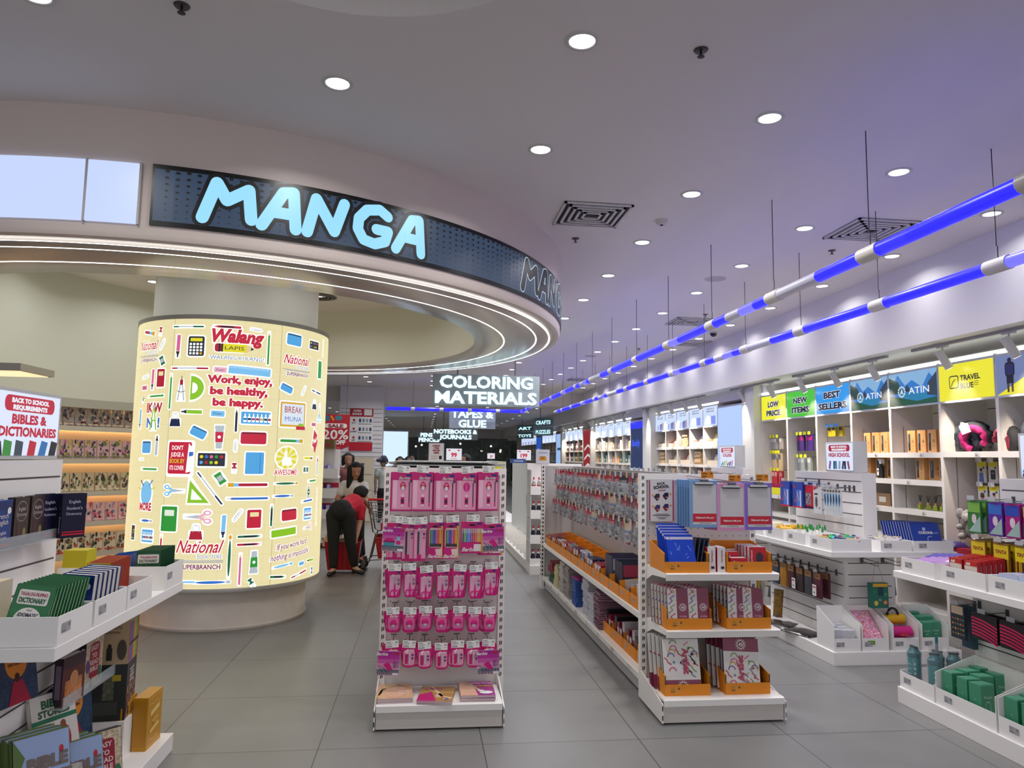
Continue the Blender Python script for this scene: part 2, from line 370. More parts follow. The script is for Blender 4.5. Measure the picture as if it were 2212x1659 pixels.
def tag_art(b, s=1):
    w, h = .078*s, .043*s
    b.add([(-w/2, -h/2, 0), (w/2, -h/2, 0), (w/2, h/2, 0), (-w/2, h/2, 0), (-w/2, -h/2, -.001), (w/2, -h/2, -.001), (w/2, h/2, -.001), (-w/2, h/2, -.001)], [(0, 1, 2, 3), (7, 6, 5, 4), (0, 4, 5, 1), (1, 5, 6, 2), (2, 6, 7, 3), (3, 7, 4, 0)], PAPER)
    g = M('77757a', .7)
    b.rect(-.44*w, .28*h, -.1*w, .34*h, INK); b.rect(-.44*w, .12*h, .1*w, .16*h, g); b.rect(-.44*w, .0, .0, .04*h, g); b.rect(-.44*w, -.12*h, -.05*w, -.09*h, g)
    for i in range(9): b.rect((-.44 + i*.05)*w, -.40*h, (-.415 + i*.05)*w, -.22*h, INK)
    b.rect(.26*w, .1*h, .42*w, .32*h, INK); b.rect(.3*w, .14*h, .38*w, .28*h, PAPER, 2); b.rect(.2*w, -.15*h, .42*w, -.11*h, g)
    return b
FY = lambda x, y, z, rot=0: frame((x, y, z), (cos(rot), 0, sin(rot)), (-sin(rot), 0, cos(rot)))   # faces the entrance
FNX = lambda x, y, z: frame((x, y, z), (0, -1, 0), (0, 0, 1))                                     # faces -x
FPX = lambda x, y, z: frame((x, y, z), (0, 1, 0), (0, 0, 1))                                      # faces +x
def local(b, t): return b
def peg_tag(t, L, x, yb, yf, z, tilt=0):
    h = MB().tube([(x, yb, z + .012), (x, yf, z + .004), (x, yf - .004, z + .02)], .0025, M('55565a', .35, .8), 6); h.tube([(x - .02, yb - .004, z + .02), (x + .02, yb - .004, z + .02)], .003, M('55565a', .35, .8), 6)
    o = h.build('peg_hook', t, loc=L); o.location = (0, 0, 0)
    b = MB(); b.T = FY(x + random.uniform(-.006, .006), yf - .008, z + .012, tilt); o = tag_art(b).build('price_tag', t, loc=L); o.location = (0, 0, 0)
# --- flat packs: a root at the top centre of the pack's back, front towards -y
def pack(name, label, cat, w, h, d, col, art=None, group=None, rr=0):
    t = thing(name, label, cat, (0, 0, 0), 0, group)
    b = MB()
    if rr:
        pts = [(cx + rr*cos(a + i*pi/6), cz + rr*sin(a + i*pi/6)) for cx, cz, a in ((w/2 - rr, -h + rr, -pi/2), (w/2 - .006, -.006, 0), (-w/2 + .006, -.006, pi/2), (-w/2 + rr, -h + rr, pi)) for i in range(4)]
        b.prism(pts, -d, 0, col, 'y')
    else: b.box(-w/2, w/2, -d, 0, -h, 0, col)
    b.build('backing_card', t)
    if art:
        for nm, fn in art:
            q = MB(); q.T = FY(0, -d - .0003, 0); fn(q)
            if q.v: q.build(nm, t)
    return t
MAG, MAGD, LP, VIO = M('c90f74', .35), M('8f0a55', .35), M('e59ab9', .4), M('2a2a78', .5)
SILV = M('b9b5bd', .35)
def a_set(sharp):
    def blister(q):
        q.rect(-.061, -.232, .061, -.05, LP, 1); q.rr(-.058, -.222, -.032, -.052, .003, M('efb9cf', .3), 2)
        for i in range(14): q.rect(-.056, -.215 + i*.0115, -.050, -.2145 + i*.0115, M('c86b96', .5), 3)
    def brush(q):
        q.rect(-.065, -.05, .065, -.003, MAG, 1); q.rect(.022, -.027, .055, -.012, VIO, 2); q.text('Barbie', .012, -.046, .026, PAPER, 3, bold=.02, shear=.35)
        q.ell(.053, -.056, .008, .008, M('3a3d55', .4), 4, 12)
    def sh(q):
        if sharp: q.ell(.004, -.088, .018, .028, RED, 2); q.ell(.004, -.100, .011, .014, M('d8d4da', .3), 3); q.ell(.004, -.075, .012, .008, M('e46aa4', .3), 3)
        else: q.ell(.002, -.09, .021, .03, MAG, 2); q.rect(-.004, -.117, .008, -.063, M('e04a9a', .3), 3)
    def gl(q): q.rr(-.008, -.215, .014, -.14, .004, MAG, 2); q.rect(-.007, -.155, .013, -.138, M('f0c4d6', .4), 3); q.rect(-.005, -.19, .011, -.168, M('3a1030', .4), 3); q.rect(-.007, -.214, .013, -.2, M('f0c4d6', .4), 3)
    def pen(q): q.rect(.040, -.205, .047, -.062, M('4b3a48', .4), 2); q.rect(.040, -.215, .047, -.19, MAG, 3)
    return [('header_print', brush), ('ruler_print', blister), ('sharpener_print', sh), ('glue_stick_print', gl), ('pencil_print', pen)]
def a_pencil(q):
    q.rect(-.035, -.21, .035, -.03, LP, 1); q.rect(-.016, -.2, -.004, -.045, M('35303a', .4), 2); q.rect(.0, -.2, .010, -.045, M('c9a4b4', .4), 2); q.rect(-.016, -.215, .01, -.185, MAG, 3)
    q.ell(.024, -.06, .008, .008, M('4a3a66', .4), 2, 10); q.ell(.024, -.082, .006, .006, M('8a5a80', .4), 2, 10); q.rect(.012, -.018, .032, -.006, VIO, 2); q.text('Barbie', .012, -.036, .02, PAPER, 3, bold=.02, shear=.35)
RAIN = ['1f6b32', '2e9c4a', '2d62b8', '1f2f96', '7a3f9c', 'd06a9a', 'c52c3a', 'e2702a', 'e9b53a']
def a_crayon(q):
    q.rr(-.038, -.155, .038, -.035, .012, M('e9c9cf', .4), 1); q.rect(.034, -.22, .046, -.02, M('efb04a', .4), 1)
    for i, c in enumerate(RAIN):
        x = -.034 + i*.0078; q.rect(x, -.145, x + .0066, -.045, M(c, .4), 2); q.poly([(x, -.045), (x + .0066, -.045), (x + .0033, -.036)], M('e4c79a', .5), 2); q.rect(x, -.15, x + .0066, -.13, INK, 3)
    q.poly([(.0, -.165), (.044, -.16), (.044, -.205), (.008, -.2)], M('e8c8c0', .4), 2); q.text('Barbie', -.006, -.218, .03, PAPER, 3, bold=.02, shear=.35); q.rect(.02, -.02, .044, -.006, VIO, 2); q.ell(-.002, -.024, .018, .006, BLACK, 2)
def a_felt(q):
    q.rect(-.062, -.125, .066, -.042, M('d8cfd0', .4), 1); q.rect(.056, -.19, .068, -.06, M('e9a04a', .4), 2)
    for i, c in enumerate(['2c4a2e', '58a84a', '2c62c4', '3f86d8', '7a2f9a', 'b01f62', 'c42f2a', 'd9642a', 'e9a03a', 'caa24a']):
        x = -.06 + i*.0118; q.rect(x, -.125, x + .009, -.07, M(c, .4), 2); q.rect(x + .002, -.07, x + .007, -.044, M(c, .4), 2)
    q.text('Barbie', -.018, -.182, .034, PAPER, 3, bold=.02, shear=.35); q.rect(.012, -.182, .058, -.138, M('e6dcd8', .4), 2); q.rect(.03, -.018, .06, -.005, VIO, 2); q.ell(0, -.02, .02, .006, BLACK, 2)
def a_scis(q):
    q.poly([(-.032, -.152), (.01, -.152), (.033, -.1), (.033, -.028), (-.032, -.028)], M('e6a8c3', .4), 1); q.rect(.012, -.016, .032, -.006, VIO, 2); q.text('Barbie', .006, -.036, .02, PAPER, 3, bold=.02, shear=.35)
    q.ell(.022, -.058, .008, .008, M('3a3466', .4), 2, 12); q.ell(.022, -.058, .005, .005, LP, 3, 12); q.ell(.022, -.08, .008, .008, M('3a3466', .4), 2, 12); q.poly([(.022, -.083), (.027, -.077), (.018, -.078)], PAPER, 3)
def scis_solid(q):
    def loop(cx, cz, rx, rz): q.tube([(cx + rx*cos(a*pi/6), cz + rz*sin(a*pi/6), .003) for a in range(12)], .0035, M('e0148c', .3), 6, True)
    loop(-.014, -.138, .013, .02); loop(.014, -.138, .013, .02); q.prism([(-.006, -.12), (.006, -.12), (.002, -.075), (-.002, -.075)], .001, .004, M('d0187f', .3)); q.prism([(-.004, -.078), (.004, -.078), (.0, -.045)], .001, .003, SILV)
def a_sharp(q): q.rr(-.032, -.098, .032, -.02, .018, M('e56fa8', .3), 1); q.text('Barbie', .003, -.02, .02, PAPER, 3, bold=.02, shear=.35)
def sharp_solid(q): q.T = q.T @ Matrix.Translation((0, -.058, 0)); q.lathe([(.021, 0), (.019, .007), (.012, .011), (0, .012)], M('d2207a', .25), 16); q.lathe([(.012, .0105), (0, .0125)], M('c4b8c4', .25), 12, (0, -.012, 0))
def a_glue(q): q.rr(-.034, -.112, .034, -.02, .016, M('e9a3c2', .3), 1); q.text('Barbie', .008, -.026, .018, PAPER, 3, bold=.02, shear=.35); q.ell(.022, -.05, .007, .007, M('4a4070', .4), 2, 10); q.ell(.022, -.07, .007, .007, M('4a4070', .4), 2, 10)
def glue_solid(q):
    q.tube([(-.015, -.1, .006), (-.015, -.04, .006)], .008, MAG, 10); q.tube([(-.015, -.04, .006), (-.015, -.025, .006)], .0082, M('f0d0dc', .3), 10); q.tube([(.003, -.095, .005), (.003, -.038, .005)], .006, M('d9c9d2', .3), 10)
protos = {
 'set': pack('stationery_set_card', 'x', 'stationery pack', .13, .24, .012, MAG, a_set(True), 'pink stationery set cards on the top peg row'),
 'set2': pack('stationery_set_card', 'x', 'stationery pack', .13, .24, .012, MAG, a_set(False), 'pink stationery set cards on the top peg row'),
 'pencil': pack('pencil_pack', 'x', 'pencil pack', .076, .225, .01, MAG, [('print', a_pencil)], 'pink pencil packs on the second peg row'),
 'crayon': pack('coloured_pencil_box', 'x', 'pencil box', .092, .225, .014, MAG, [('print', a_crayon)], 'coloured pencil boxes on the second peg row'),
 'felt': pack('felt_pen_box', 'x', 'pen box', .138, .195, .014, MAG, [('print', a_felt)], 'felt pen boxes on the second peg row'),
 'scissors': pack('scissors_card', 'x', 'scissors pack', .072, .165, .006, MAG, [('print', a_scis), ('scissors', scis_solid)], 'pink scissors cards on the third peg row', .02),
 'sharp': pack('sharpener_blister', 'x', 'sharpener pack', .068, .115, .006, MAG, [('print', a_sharp), ('sharpener', sharp_solid)], 'pink sharpener blisters on the fourth peg row', .02),
 'glue': pack('glue_stick_blister', 'x', 'glue pack', .072, .125, .006, MAG, [('print', a_glue), ('glue_stick', glue_solid)], 'pink glue stick blisters on the fifth peg row', .022),
}
used = set()
def place(kind, x, y, z, label, rot=(0, 0, 0)):
    p = protos[kind]
    if kind not in used: used.add(kind); p.location = (x, y, z); p.rotation_euler = rot; p['label'] = label; return p
    return dup(p, (x, y, z), rot, label)
K5 = 5.184
rows = [('top', 980, [('set', 415, 205, 4), ('set', 640, 205, 5), ('set', 900, 213, 3), ('set2', 1130, 213, 3), ('set', 1375, 205, 5)]),
 ('second', 980, [('pencil', 340, 775, 2), ('pencil', 478, 790, 3), ('pencil', 612, 790, 3), ('crayon', 785, 770, 3), ('crayon', 962, 770, 3), ('felt', 1195, 762, 3), ('felt', 1412, 785, 2)]),
 ('third', 980, [('scissors', 330, 1310, 3), ('scissors', 500, 1305, 4), ('scissors', 678, 1330, 4), ('scissors', 865, 1320, 4), ('scissors', 1045, 1315, 3), ('scissors', 1228, 1322, 4), ('scissors', 1400, 1290, 3)]),
 ('fourth', 1280, [('sharp', 312, 240, 4), ('sharp', 490, 240, 4), ('sharp', 668, 225, 5), ('sharp', 850, 240, 3), ('sharp', 1037, 225, 3), ('sharp', 1215, 235, 3), ('sharp', 1388, 235, 4)]),
 ('fifth', 1280, [('glue', 300, 610, 3), ('glue', 487, 610, 4), ('glue', 660, 625, 4), ('glue', 852, 635, 3), ('glue', 1035, 608, 3), ('glue', 1205, 612, 3), ('glue', 1380, 595, 3)])]
KN = {'set': 'stationery set card', 'set2': 'stationery set card', 'pencil': 'pencil pack', 'crayon': 'coloured pencil box', 'felt': 'felt pen box', 'scissors': 'scissors card', 'sharp': 'sharpener blister', 'glue': 'glue stick blister'}
KD = {'set': .0135, 'set2': .0135, 'pencil': .012, 'crayon': .016, 'felt': .016, 'scissors': .012, 'sharp': .016, 'glue': .016}
for rn, oy, items in rows:
    for i, (k, cx, top, n) in enumerate(items):
        yf = 4.60 - (i % 3)*.012
        p = at_y(790 + cx/K5, oy + top/K5, yf); spread = .004 if k in ('set', 'set2') else .010
        for j in range(n):
            where = 'front one' if j == 0 else f'{ORD[j]} back'
            s = random.uniform(-1, 1)*spread*2 if j else 0
            lab = f'pink {KN[k]}, {where} on the {ORD[i]} hook from the left, {rn} row'
            place(k, p.x + s + j*spread*(.8 if i % 2 else -.5), yf + KD[k]*(j + 1), p.z - j*.002, lab, (radians(2), 0, 0))
        peg_tag(stand, SL, p.x, 4.79, yf - .02, p.z + (.006 if k.startswith('set') else .012), radians(random.choice((-4, 0, 3, 0, 5))))
def leaflet(q):
    for i, c in enumerate(['a8188a', 'b52a92', 'c4559f', 'd485b0', 'dba3bd', 'd9aebf']): q.rect(-.066, -.024*(i + 1), .066, -.024*i, M(c, .3), 1)
    q.rect(-.066, -.142, .066, -.108, M('2f97a4', .3), 1); q.text('Barbie', -.04, -.026, .026, PAPER, 3, bold=.02, shear=.35); q.ell(.045, -.014, .018, .006, RED, 2, 12); q.rect(.028, -.14, .062, -.128, PAPER, 2)
def leaf_a(q): leaflet(q); q.ell(-.024, -.086, .034, .024, MAG, 2); q.rect(-.056, -.11, .008, -.086, M('3a8fa0', .4), 3); q.rect(-.058, -.09, .01, -.08, MAGD, 4); q.rr(.02, -.11, .042, -.05, .008, M('8fb8c8', .3), 3); q.rect(.02, -.1, .042, -.078, MAG, 4); q.rect(.027, -.052, .036, -.04, MAGD, 4)
def leaf_b(q):
    leaflet(q); q.poly([(-.03, -.08), (0, -.065), (.028, -.105), (.004, -.118)], MAG, 3)
    for i in range(4): q.seg(-.06 + i*.012, -.085 - i*.004, -.03 + i*.012, -.125, .003, M(['2b3a66', '3aa06a', '1f2a40', '8a4aa0'][i], .4), 4); q.rect(.03 + i*.008, -.1, .034 + i*.008, -.058, M(['5a3a70', '3a4a80', 'c94a80', '3a8a9a'][i], .4), 4)
for nm, fn, cx, top, oy, yy, lab in [('a', leaf_a, 320, 828, 980, 4.545, 'pink leaflet with lunch box and bottle over the second peg row'), ('b', leaf_b, 1428, 835, 980, 4.545, 'pink leaflet with pencils at the far end of the second peg row'), ('b', leaf_b, 265, 655, 1280, 4.54, 'pink leaflet with pencils at the near end of the lowest peg row beside glue sticks'), ('b', leaf_b, 1372, 645, 1280, 4.54, 'pink leaflet with pencils covering the last glue stick hook on the lowest row')]:
    p = at_y(790 + cx/K5, oy + top/K5, yy); t = pack('promotional_leaflet', lab, 'leaflet', .134, .144, .0015, PAPER, [('print', fn)], 'pink leaflets on the peg stand'); t.location = p; t.rotation_euler = (radians(3), radians(-2 if cx > 900 else 3), 0)
# activity books on the base shelf
def act(q, w, h, kind):
    skin, hair = M('e6b79a', .3), M('e8cf9f', .3)
    if kind == 0: q.rect(0, 0, w, h, M('e3b48e', .25)); q.ell(w*.5, h*.45, w*.3, h*.4, skin, 2); q.path([(0, h*.2), (w*.2, h*.75), (w*.6, h*.95), (w, h*.7)], .016, hair, 3); q.path([(0, h*.05), (w*.12, h*.6), (w*.5, h*.85)], .014, M('d9b47c', .3), 3); q.text('LOVE', w*.75, h*.42, .025, PAPER, 4); q.text('STYLE', w*.75, h*.26, .024, PAPER, 4)
    elif kind == 1: q.rect(0, 0, w, h, M('b98a4a', .25)); q.poly([(0, 0), (w*.55, 0), (w*.35, h*.6), (0, h*.4)], MAG, 2); q.path([(w*.1, h*.9), (w*.5, h*.55), (w, h*.6)], .02, M('d9b06a', .3), 2); q.path([(w*.3, h*.95), (w*.7, h*.3), (w, h*.2)], .018, hair, 3); q.ell(w*.6, h*.35, w*.12, h*.15, skin, 3); q.text('Color', w*.4, h*.75, .045, M('b02a8a', .3), 5, shear=.3); q.ell(w*.85, h*.12, .022, .013, PAPER, 5); q.ell(w*.85, h*.12, .016, .009, M('4a3a90', .4), 6)
    else: q.rect(0, 0, w, h, M('a8348e', .25)); q.poly([(0, 0), (w*.5, 0), (w*.4, h*.9), (0, h)], skin, 2); q.path([(0, h), (w*.3, h*.85), (w*.6, h*.3)], .02, M('cdb495', .3), 3); q.text('Barbie', w*.68, h*.78, .05, M('e6b6dc', .3), 4, shear=.3); q.text('JUMBO', w*.72, h*.58, .035, M('e9b52a', .3), 4, bold=.05); q.ell(w*.75, h*.18, w*.2, h*.1, PAPER, 4); q.ell(w*.62, h*.3, w*.1, h*.06, PAPER, 4)
for kind, x0, y0, rot, n, dx in [(0, -.228, 4.452, 3, 6, 0), (1, .0, 4.435, -7, 4, 0), (2, .262, 4.455, 0, 7, 0)]:
    for i in range(n):
        w, h = .205, .27
        t = thing('activity_book', f'{"topmost" if i == n-1 else ORD[i] + " from the bottom"} {["blonde portrait", "pink and gold", "purple jumbo"][kind]} activity book in the stack on the base shelf', 'activity book', (x0 + random.uniform(-.004, .004), y0 + random.uniform(-.004, .004), .1502 + i*.0052), radians(rot + random.uniform(-1.5, 1.5)), 'activity books lying on the base shelf')
        MB().box(0, w, 0, h, 0, .005, M('cbb9bd', .6)).build('pages', t)
        q = MB(); q.T = frame((0, 0, .0048), (1, 0, 0), (0, 1, 0)); act(q, w, h, kind); q.build('cover_print', t)
# ------------------------------------------------------------------ gondola end with orange trays
gend, GL, GB = end_stand('gondola_end_unit', 'white gondola end with clipboards on hooks and orange cardboard trays on shelves', 1.478, 2.30, 4.40, 4.84, 1.505)
for z in (.893, .546): 
    q = MB().prism([(4.84, z), (4.45, z), (4.438, z - .004), (4.45, z - .045), (4.456, z - .045), (4.456, z - .014), (4.84, z - .014)], 1.525, 2.265, METAL, 'x'); GB(q, 'shelf')
    for x in (1.522, 2.265): GB(MB().prism([(4.84, z), (4.46, z), (4.46, z - .03), (4.72, z - .05), (4.82, z - .09), (4.84, z - .1)], x, x + .003, METAL, 'x'), 'shelf_bracket')
po = MB(); po.T = FY(1.535, 4.838, 1.465); CRIM = M('a03a66', .5)
po.rect(0, -.285, .185, 0, M('cfcac8', .35), 0); po.rect(.004, -.28, .014, -.005, CRIM, 1); po.rect(.171, -.28, .181, -.005, CRIM, 1)
po.text('BACK', .092, -.035, .022, INK, 2, bold=.04, rot=.1); po.text('SCHOOL', .092, -.06, .027, INK, 2, bold=.05, rot=.12); po.text('Essentials', .098, -.078, .014, CRIM, 2, shear=.4, rot=.12)
for i, (x, y) in enumerate([(.06, -.12), (.122, -.112), (.062, -.195), (.122, -.188)]):
    a, b_ = (M('16183a', .4), M('3a1c22', .4)) if i < 2 else (M('1a2a6a', .4), M('7a1f26', .4))
    po.poly([(x - .022, y), (x - .005, y + .022), (x + .02, y + .022), (x + .02, y - .01), (x, y - .028)], b_, 1); po.poly([(x - .008, y), (x - .003, y + .022), (x + .02, y + .022), (x + .02, y)], a, 2); po.rect(x, y - .006, x + .02, y - .002, RED, 3); po.rect(x, y - .011, x + .02, y - .008, PAPER, 3); po.rect(x - (.034 if i % 2 == 0 else -.03), y + .005, x - (.024 if i % 2 == 0 else -.04), y + .018, ORANGE, 2)
po.rect(.05, -.236, .14, -.233, INK); po.rect(.032, -.246, .156, -.241, INK); po.rect(.055, -.257, .135, -.254, INK); po.rect(.07, -.267, .12, -.263, INK)
GB(po, 'poster')
ORTAG = M('cf8a2c', .6)
def tray(name, label, w, d, hf, hb, col=ORANGE, group='orange cardboard trays', lab=True, tagm=None):
    """open shelf tray, origin at the middle of the front bottom edge, front towards -y"""
    t = thing(name, label, 'tray', (0, 0, 0), 0, group); e = .005
    MB().box(-w/2, w/2, 0, d, 0, e, col).build('floor_panel', t)
    MB().box(-w/2, w/2, 0, e, e, hf, col).build('front_panel', t)
    MB().box(-w/2, w/2, d - e, d, e, hb, col).build('back_panel', t)
    for s in (-1, 1):
        x = s*(w/2 - e/2); m = (hf + hb)/2
        MB().prism([(e, e), (d - e, e), (d - e, hb), (e, m)], x - e/2, x + e/2, col, 'x').box(x - e/2, x + e/2, .0005, e, hf, m, CARDIN if col is ORANGE else col).build('side_panel', t)
    if lab:
        q = MB(); q.T = FY(-w*.28, -.0006, hf*.55); tg = tagm or ORTAG; q.rect(-.032, -.018, .036, .018, tg, 1); g = M('6b4512', .7) if tg is ORTAG else M('7d7b7e', .7)
        for i in range(3): q.rect(-.028, .010 - i*.007, -.004 + .006*(i % 2), .0115 - i*.007, g, 2)
        q.rect(-.028, -.014, -.002, -.008, g, 2); q.rect(.018, .0, .03, .013, g, 2); q.build('price_print', t)
    return t
ty = tray('cardboard_tray', 'orange tray of blue wrapped folders on the upper shelf beside the poster', .292, .30, .068, .17)
ty.location = (1.668, 4.468, .8932)
for (x, y, z, lb) in [(2.085, 4.468, .8932, 'orange tray of red tape dispenser boxes on the upper shelf'), (1.682, 4.468, .5462, 'red-orange tray of upright maroon art packs, first on the middle shelf'), (2.07, 4.468, .5462, 'orange tray of leaning maroon art packs, second on the middle shelf'), (1.665, 4.465, .1502, 'orange tray on the base shelf holding the art set with band at the bottom'), (2.055, 4.465, .1502, 'orange tray on the base shelf holding the art set with band on top')]:
    dup(ty, (x, y, z), label=lb)
def slab(name, label, cat, w, h, d, col, art=None, group=None, parts=None):
    """upright flat pack, origin at the middle of its front bottom edge, front towards -y"""
    t = thing(name, label, cat, (0, 0, 0), 0, group)
    MB().box(-w/2, w/2, 0, d, 0, h, col).build('body', t)
    if art: q = MB(); q.T = FY(0, -.0004, 0); art(q); q.build('print', t)
    for nm, fn in parts or []: q = MB(); fn(q); q.build(nm, t)
    return t
GLOSSB = M('1b3fae', .18)
def a_blue(q):
    for i in range(9): x = random.uniform(-.08, .07); y = random.uniform(.02, .2); q.seg(x, y, x + random.uniform(-.02, .02), y + random.uniform(.01, .04), .004, M('6f8fe0', .1), 1)
    q.rect(-.09, .205, .09, .222, M('b9b3c9', .15), 1)
bf = slab('blue_folder', 'frontmost glossy blue wrapped folder leaning in the upper orange tray', 'folder', .18, .235, .006, GLOSSB, a_blue, 'blue wrapped folders')
bf.location = (1.652, 4.482, .9); bf.rotation_euler = (radians(-22), 0, 0)
for i in range(5): dup(bf, (1.645 - i*.006, 4.50 + i*.026, .9 + .014*i), (radians(-20 + i*1.5), 0, radians(0)), f'glossy blue wrapped folder, {ORD[i+1]} from the front in the upper orange tray')
df = slab('dark_folder', 'frontmost dark navy plastic folder leaning in the upper orange tray', 'folder', .006, .21, .16, M('1c2540', .25), None, 'dark folders in the tray', [('spine', lambda q: q.box(-.004, .004, -.002, .004, 0, .21, M('0f1626', .3)))])
df.location = (1.785, 4.50, .90); df.rotation_euler = (radians(-6), radians(14), 0)
for i in range(3): dup(df, (1.766 - i*.019, 4.51 + i*.012, .90), (radians(-6), radians(13 - i*2), 0), f'dark navy plastic folder, {ORD[i+1]} from the front behind the blue folders')
def a_tape(q):
    q.rect(-.056, 0, .056, .014, PAPER, 1); q.text('Tape', -.02, .052, .017, PAPER, 2); q.text('Dispenser', -.006, .037, .017, PAPER, 2); q.ell(.005, .022, .014, .004, M('d0566a', .4), 2, 12)
tb = slab('tape_dispenser_box', 'front red tape dispenser box lying flat in the orange tray', 'box', .112, .082, .06, RED, a_tape, 'red tape dispenser boxes', [('top_print', lambda q: q.box(-.05, .05, .004, .05, .082, .0826, M('d8d0d0', .5)))])
tb.location = (2.02, 4.49, .90)
for i, (x, y, z, r) in enumerate([(2.00, 4.57, .93, 0), (1.985, 4.64, .93, 4), (2.05, 4.66, .93, -5), (2.12, 4.665, .93, 0)]): dup(tb, (x, y, z), (0, 0, radians(r)), f'red tape dispenser box, {ORD[i+1]} from the front in the orange tray')
def a_tapeside(q): q.text('Tape Dispenser', .0, .10, .012, M('6a1626', .5), 2, rot=pi/2); q.rect(-.01, .02, .012, .036, INK, 2)
wb = slab('white_tape_box', 'white upright tape dispenser box with red edge between the trays', 'box', .052, .155, .11, M('d8d3d2', .5), None, 'white tape boxes', [('red_side', lambda q: q.box(-.0275, -.0262, .0, .11, .0, .155, RED)), ('lettering', lambda q: (setattr(q, 'T', FY(0.006, -.0006, 0)), a_tapeside(q)))])
wb.location = (1.842, 4.50, .8935); dup(wb, (1.905, 4.495, .8935), label='white upright tape dispenser box with barcode, touching the second upper tray')
def a_disp(q): q.rect(-.055, 0, .055, .15, RED, 1); q.poly([(-.01, 0), (.035, 0), (.03, .05), (.04, .09), (.02, .118), (-.005, .112), (-.012, .08), (-.006, .05)], M('2a2433', .4), 2); q.text('Tape Dispenser', -.036, .09, .013, PAPER, 2, rot=pi/2)
rb = slab('red_tape_pack', 'tall red tape pack with black dispenser picture in the orange tray', 'box', .11, .15, .03, M('c9c2c8', .5), a_disp, 'tall red tape packs'); rb.location = (2.15, 4.50, .90)
for i in range(4): dup(rb, (2.145 - i*.004, 4.54 + i*.036, .90), label=f'tall red tape pack, {ORD[i+1]} from the front in the orange tray')
PAL = ['b8424f', '7a9a5a', '5a8a94', 'c9a04a', '6a5a94', 'c9607a']
def squig(q, w, h, y0, n, sc=1):
    rr = random.Random(int(w*1e4) + n); 
    for i in range(n):
        x, y = rr.uniform(-w/2 + .012, w/2 - .012), rr.uniform(y0 + .012, y0 + h - .012); c = M(PAL[i % 6], .3); k = rr.randrange(4); s_ = .018*sc
        x = max(-w/2 + s_*1.3, min(w/2 - s_*1.3, x)); y = max(y0 + s_*1.3, min(y0 + h - s_*1.3, y))
        if k == 0: q.path([(x - s_, y + s_), (x - s_*.2, y + s_*.3), (x - s_*.1, y - s_*.3), (x + s_, y - s_)], .007*sc, c, 2)
        elif k == 1: q.ell(x, y, .007*sc, .007*sc, c, 2, 10)
        elif k == 2: q.seg(x - s_*.7, y - s_*.5, x + s_*.7, y + s_*.5, .006*sc, c, 2)
        else: q.path([(x + s_*cos(a*.4), y + s_*sin(a*.4)) for a in range(9)], .007*sc, c, 2)
MAR = M('7f2546', .3)
def sun(q, x, y, r, s_=1):
    for i in range(14): a = i*2*pi/14; q.seg(x + r*.5*cos(a), y + r*.5*sin(a), x + r*cos(a), y + r*sin(a), .003*s_, PAPER, 3)
    q.ell(x, y, r*.72, r*.72, PAPER, 3, 16); q.ell(x, y, r*.6, r*.6, MAR, 4, 16); q.text('43', x, y - r*.3, r*.85, PAPER, 5, bold=.03)
def a_art(q):
    q.rect(-.068, 0, -.008, .235, M('d3cbc6', .25), 1); q.rect(-.008, 0, .068, .235, MAR, 1); squig(q, .06, .235, 0, 16, .6) if False else None
    for i in range(4): q.path([(-.062, .03 + i*.055), (-.035, .05 + i*.055), (-.05, .065 + i*.055), (-.018, .085 + i*.055)], .006, M(PAL[(i + (2 if i > 1 else 0)) % 6], .3), 2)
    q.ell(-.03, .215, .01, .01, M('c98a3a', .3), 2, 12); q.ell(-.03, .215, .004, .004, PAPER, 3, 8); sun(q, .03, .12, .026); q.text('ArtSet', .03, .06, .018, M('c78aa2', .4), 3)
ap = slab('art_set_pack', 'front maroon art set pack, first column of the middle shelf tray', 'art set', .138, .235, .012, M('2a2326', .3), a_art, 'maroon art set packs')
ap.location = (1.62, 4.49, .556); ap.rotation_euler = (radians(-8), 0, 0)
first = True
for cn, (x, n, lean, rz) in enumerate([(1.62, 6, -8, 0), (1.755, 6, -8, 0), (2.01, 5, -14, 5), (2.115, 5, -14, 4)]):
    for i in range(n):
        lab = f'maroon art set pack, {ORD[i]} from front in the {ORD[cn]} column on the middle shelf'
        if first: first = False; ap['label'] = lab; continue
        dup(ap, (x - i*.010, 4.49 + i*.034, .556), (radians(lean), radians(rz), 0), lab)
def a_big(top):
    def f(q):
        q.rect(-.118, 0, .118, .32, M('d6d1cc', .2), 1); y = .24 if top else 0
        q.rect(-.118, y, .118, y + .08, MAR, 2); squig(q, .23, .235, .0 if top else .085, 24, 1.2); q.T = q.T @ Matrix.Translation((0, 0, .001)); sun(q, .0, y + .042, .036, 1.3); q.text('ArtSet', .01, .14 if top else .19, .055, M('b0284e', .3), 5, bold=.05, rot=pi/2 if top else -pi/2)
    return f
for x, top, nm in [(1.645, False, 'with maroon band at its foot'), (2.03, True, 'with maroon band across its top')]:
    bp = slab('large_art_set', f'front large art set {nm} on the base shelf', 'art set', .236, .32, .014, M('211d20', .25), a_big(top), 'large art sets on the base shelf')
    bp.location = (x, 4.482, .158); bp.rotation_euler = (radians(-13), radians(0 if not top else 3), 0)
    for i in range(4): dup(bp, (x - i*.014, 4.525 + i*.042, .158), (radians(-13), radians(0 if not top else 3), 0), f'large art set {nm}, {ORD[i+1]} from the front')
